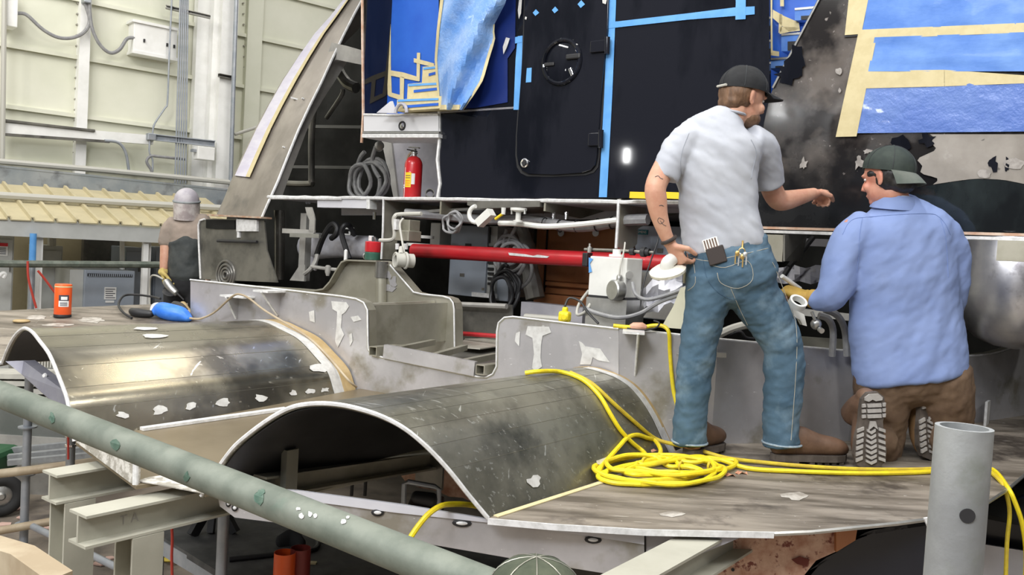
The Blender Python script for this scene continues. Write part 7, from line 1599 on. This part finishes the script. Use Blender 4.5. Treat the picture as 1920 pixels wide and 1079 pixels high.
for x in (-.095, .095): boot(V((feet.x + x, D3+.09, ZF)), V((feet.x + x*1.2, D3-.19, ZF)), bg, MT['boot'], V((feet.x + x, D3+.03, ZF+.15)), voxel=.01)
vs_ = thing('face_visor', 'x', 'visor', hc) if False else None
rows = []
for i in range(10):
    z = .035 - .165*i/9; rows.append([hc + (f_*math.cos(t_)*(.135 - .012*(i/9)**2) + s_*math.sin(t_)*.112) + u_*z for t_ in [math.radians(-100+200*j/20) for j in range(21)]])
b = MB(); b.sheet(rows, .003); b.smooth = True; obj('visor', b, MT['shield'], bg)['label'] = 'scuffed clear visor'
b = MB(); rows = []
for i in range(9):
    th = i/8*math.radians(90)+.02; rows.append([hc + u_*.035 + f_*.125*math.sin(th)*math.cos(2*PI*j/26) + s_*.108*math.sin(th)*math.sin(2*PI*j/26) + u_*.115*math.cos(th) for j in range(27)])
b.sheet(rows, .004); b.smooth = True; obj('hood_crown', b, MT['hoodl'], bg)
b = MB(); b.tube([hc + u_*.03 + f_*.131*math.cos(t_) + s_*.110*math.sin(t_) for t_ in [2*PI*j/28 for j in range(28)]], .010, 8, closed=True); obj('head_band', b, MT['crane'], bg)
G = MB(); put_hand(G, lh + V((0,-.005,-.005)), V((.25,-.2,-1)), V((.9,.2,.1)), V((0,-1,0)), curl=(.8,.9,.6), k=1.35)
G.loft([w3(307,512,-.06), lh], [(.05,.05),(.045,.04)], XA, 14); obj('glove', remeshed(G, .007, 3), MT['glovey'], bg)
gr = thing('angle_grinder', 'silver angle grinder held in the masked worker\'s pale glove', 'grinder', w3(322,545,-.18))
b = MB(); b.loft([w3(312,528,-.16), w3(320,540,-.18), w3(330,550,-.2)], [.034,.036,.03], YA, 16, 3); obj('body', b, MT['steel'], gr)
b = MB(); b.lathe(w3(318,549,-.19), V((.3,-.5,1)), [(.06,0),(.062,.004),(.05,.012)], 22); obj('guard', b, MT['rub'], gr)
b = MB(); b.tube(cr([w3(306,524,-.14), w3(292,517,-.1), w3(283,520,0), w3(281,545,.1), w3(281,585,.1)], 5), .008, 8); obj('air_line', b, MT['palecable'], gr)
b = MB(); b.cyl(w3(330,548,-.2), w3(345,563,-.24), .010, .007, 8); obj('spindle', b, MT['rub'], gr)
wp = thing('work_platform', 'plank platform under the masked worker in the background', 'platform', V((feet.x, D3, 0)))
b = MB(); b.box(V((feet.x-.28, D3, ZF-.03)), (1.0, .6, .05)); obj('planks', b, MT['plank'], wp)
for x in (-.7, .15):
    b = MB(); b.cyl(V((feet.x+x, D3+.2, 0)), V((feet.x+x, D3+.2, ZF-.056)), .024, seg=12); obj('leg', b, MT['galv2'], wp)
# ================================================================ CAMERA, LIGHT
cam = bpy.data.cameras.new('camera'); co = bpy.data.objects.new('camera', cam); COL.objects.link(co)
cam.sensor_width = 36.0; cam.lens = 36.0*F_PX/1920; cam.clip_start = .05; cam.clip_end = 200
mw = Matrix((( _R.x, _U.x, -_F.x, EYE.x), (_R.y, _U.y, -_F.y, EYE.y), (_R.z, _U.z, -_F.z, EYE.z), (0,0,0,1))); co.matrix_world = mw
sc = bpy.context.scene; sc.camera = co
w = bpy.data.worlds.new('hall'); sc.world = w; w.use_nodes = True; nt = w.node_tree; bg = nt.nodes['Background']
tc = nt.nodes.new('ShaderNodeTexCoord'); sx = nt.nodes.new('ShaderNodeSeparateXYZ'); nt.links.new(tc.outputs['Generated'], sx.inputs[0])
rp = nt.nodes.new('ShaderNodeValToRGB'); e = rp.color_ramp.elements; e[0].position = .40; e[0].color = (.10,.095,.085,1); e[1].position = .80; e[1].color = (.85,.86,.88,1)
x_ = rp.color_ramp.elements.new(.54); x_.color = (.20,.20,.20,1)
mr = nt.nodes.new('ShaderNodeMapRange'); mr.inputs[1].default_value = -1; mr.inputs[2].default_value = 1; nt.links.new(sx.outputs[2], mr.inputs[0]); nt.links.new(mr.outputs[0], rp.inputs[0])
nt.links.new(rp.outputs[0], bg.inputs['Color']); bg.inputs['Strength'].default_value = .62
def area(loc, aim, sx_, sy_, e_, c=(1,.97,.92)):
    l = bpy.data.lights.new('bay_and_added_light', 'AREA'); l.shape = 'RECTANGLE'; l.size = sx_; l.size_y = sy_; l.energy = e_; l.color = c
    o = bpy.data.objects.new('bay_and_added_light', l); COL.objects.link(o); o.location = loc; o.rotation_euler = (V(aim)-V(loc)).to_track_quat('-Z', 'Y').to_euler(); return o
for x in (-7, -3.2, .6, 4.4):
    for y in (-1.5, 3.0):
        area((x, y, 7.2), (x, y+.01, 0), .35, 2.2, 138)
area((-6.5, 8.5, 7.0), (-7.0, 12, 2.5), 2.5, 2.5, 150)
area((-1.5, 10, 7.6), (-3.5, 13, 3.0), 2.5, 2.5, 120)
area((-3.0, -2.5, 6.0), (.5, 4.5, 2), 3.0, 1.2, 380, (.95,.97,1))
def mirror_lamp(hit, n, dist, sx_, sy_, e_, c):
    r = (hit-EYE).normalized(); q = r - n*2*r.dot(n); area(hit + q*dist, hit, sx_, sy_, e_, c)
h = on(bv1, 285, 683); mirror_lamp(h[0], h[1], 7.0, .9, .22, 26, (1,.90,.70))
h = on(bv1, 255, 727); mirror_lamp(h[0], h[1], 7.0, .9, .18, 20, (1,.90,.70))
mirror_lamp(H(1458,296,.07), -A, 8.0, .16, .30, 18, (1,1,1)); mirror_lamp(H(1610,336,.07), -A, 8.0, .20, .36, 22, (1,1,1)); mirror_lamp(H(1175,292), -A, 8.0, .08, .2, 5, (1,1,1))
area(W(1850,447,4.02), W(1890,520,4.3), .25, .1, 2.2, (.93,.95,1))  # small lamp added under the deck rail to brighten the tank
vs = sc.view_settings; vs.view_transform = 'Standard'; vs.look = 'None'; vs.gamma = 1; vs.use_curve_mapping = False; vs.exposure = 0.0
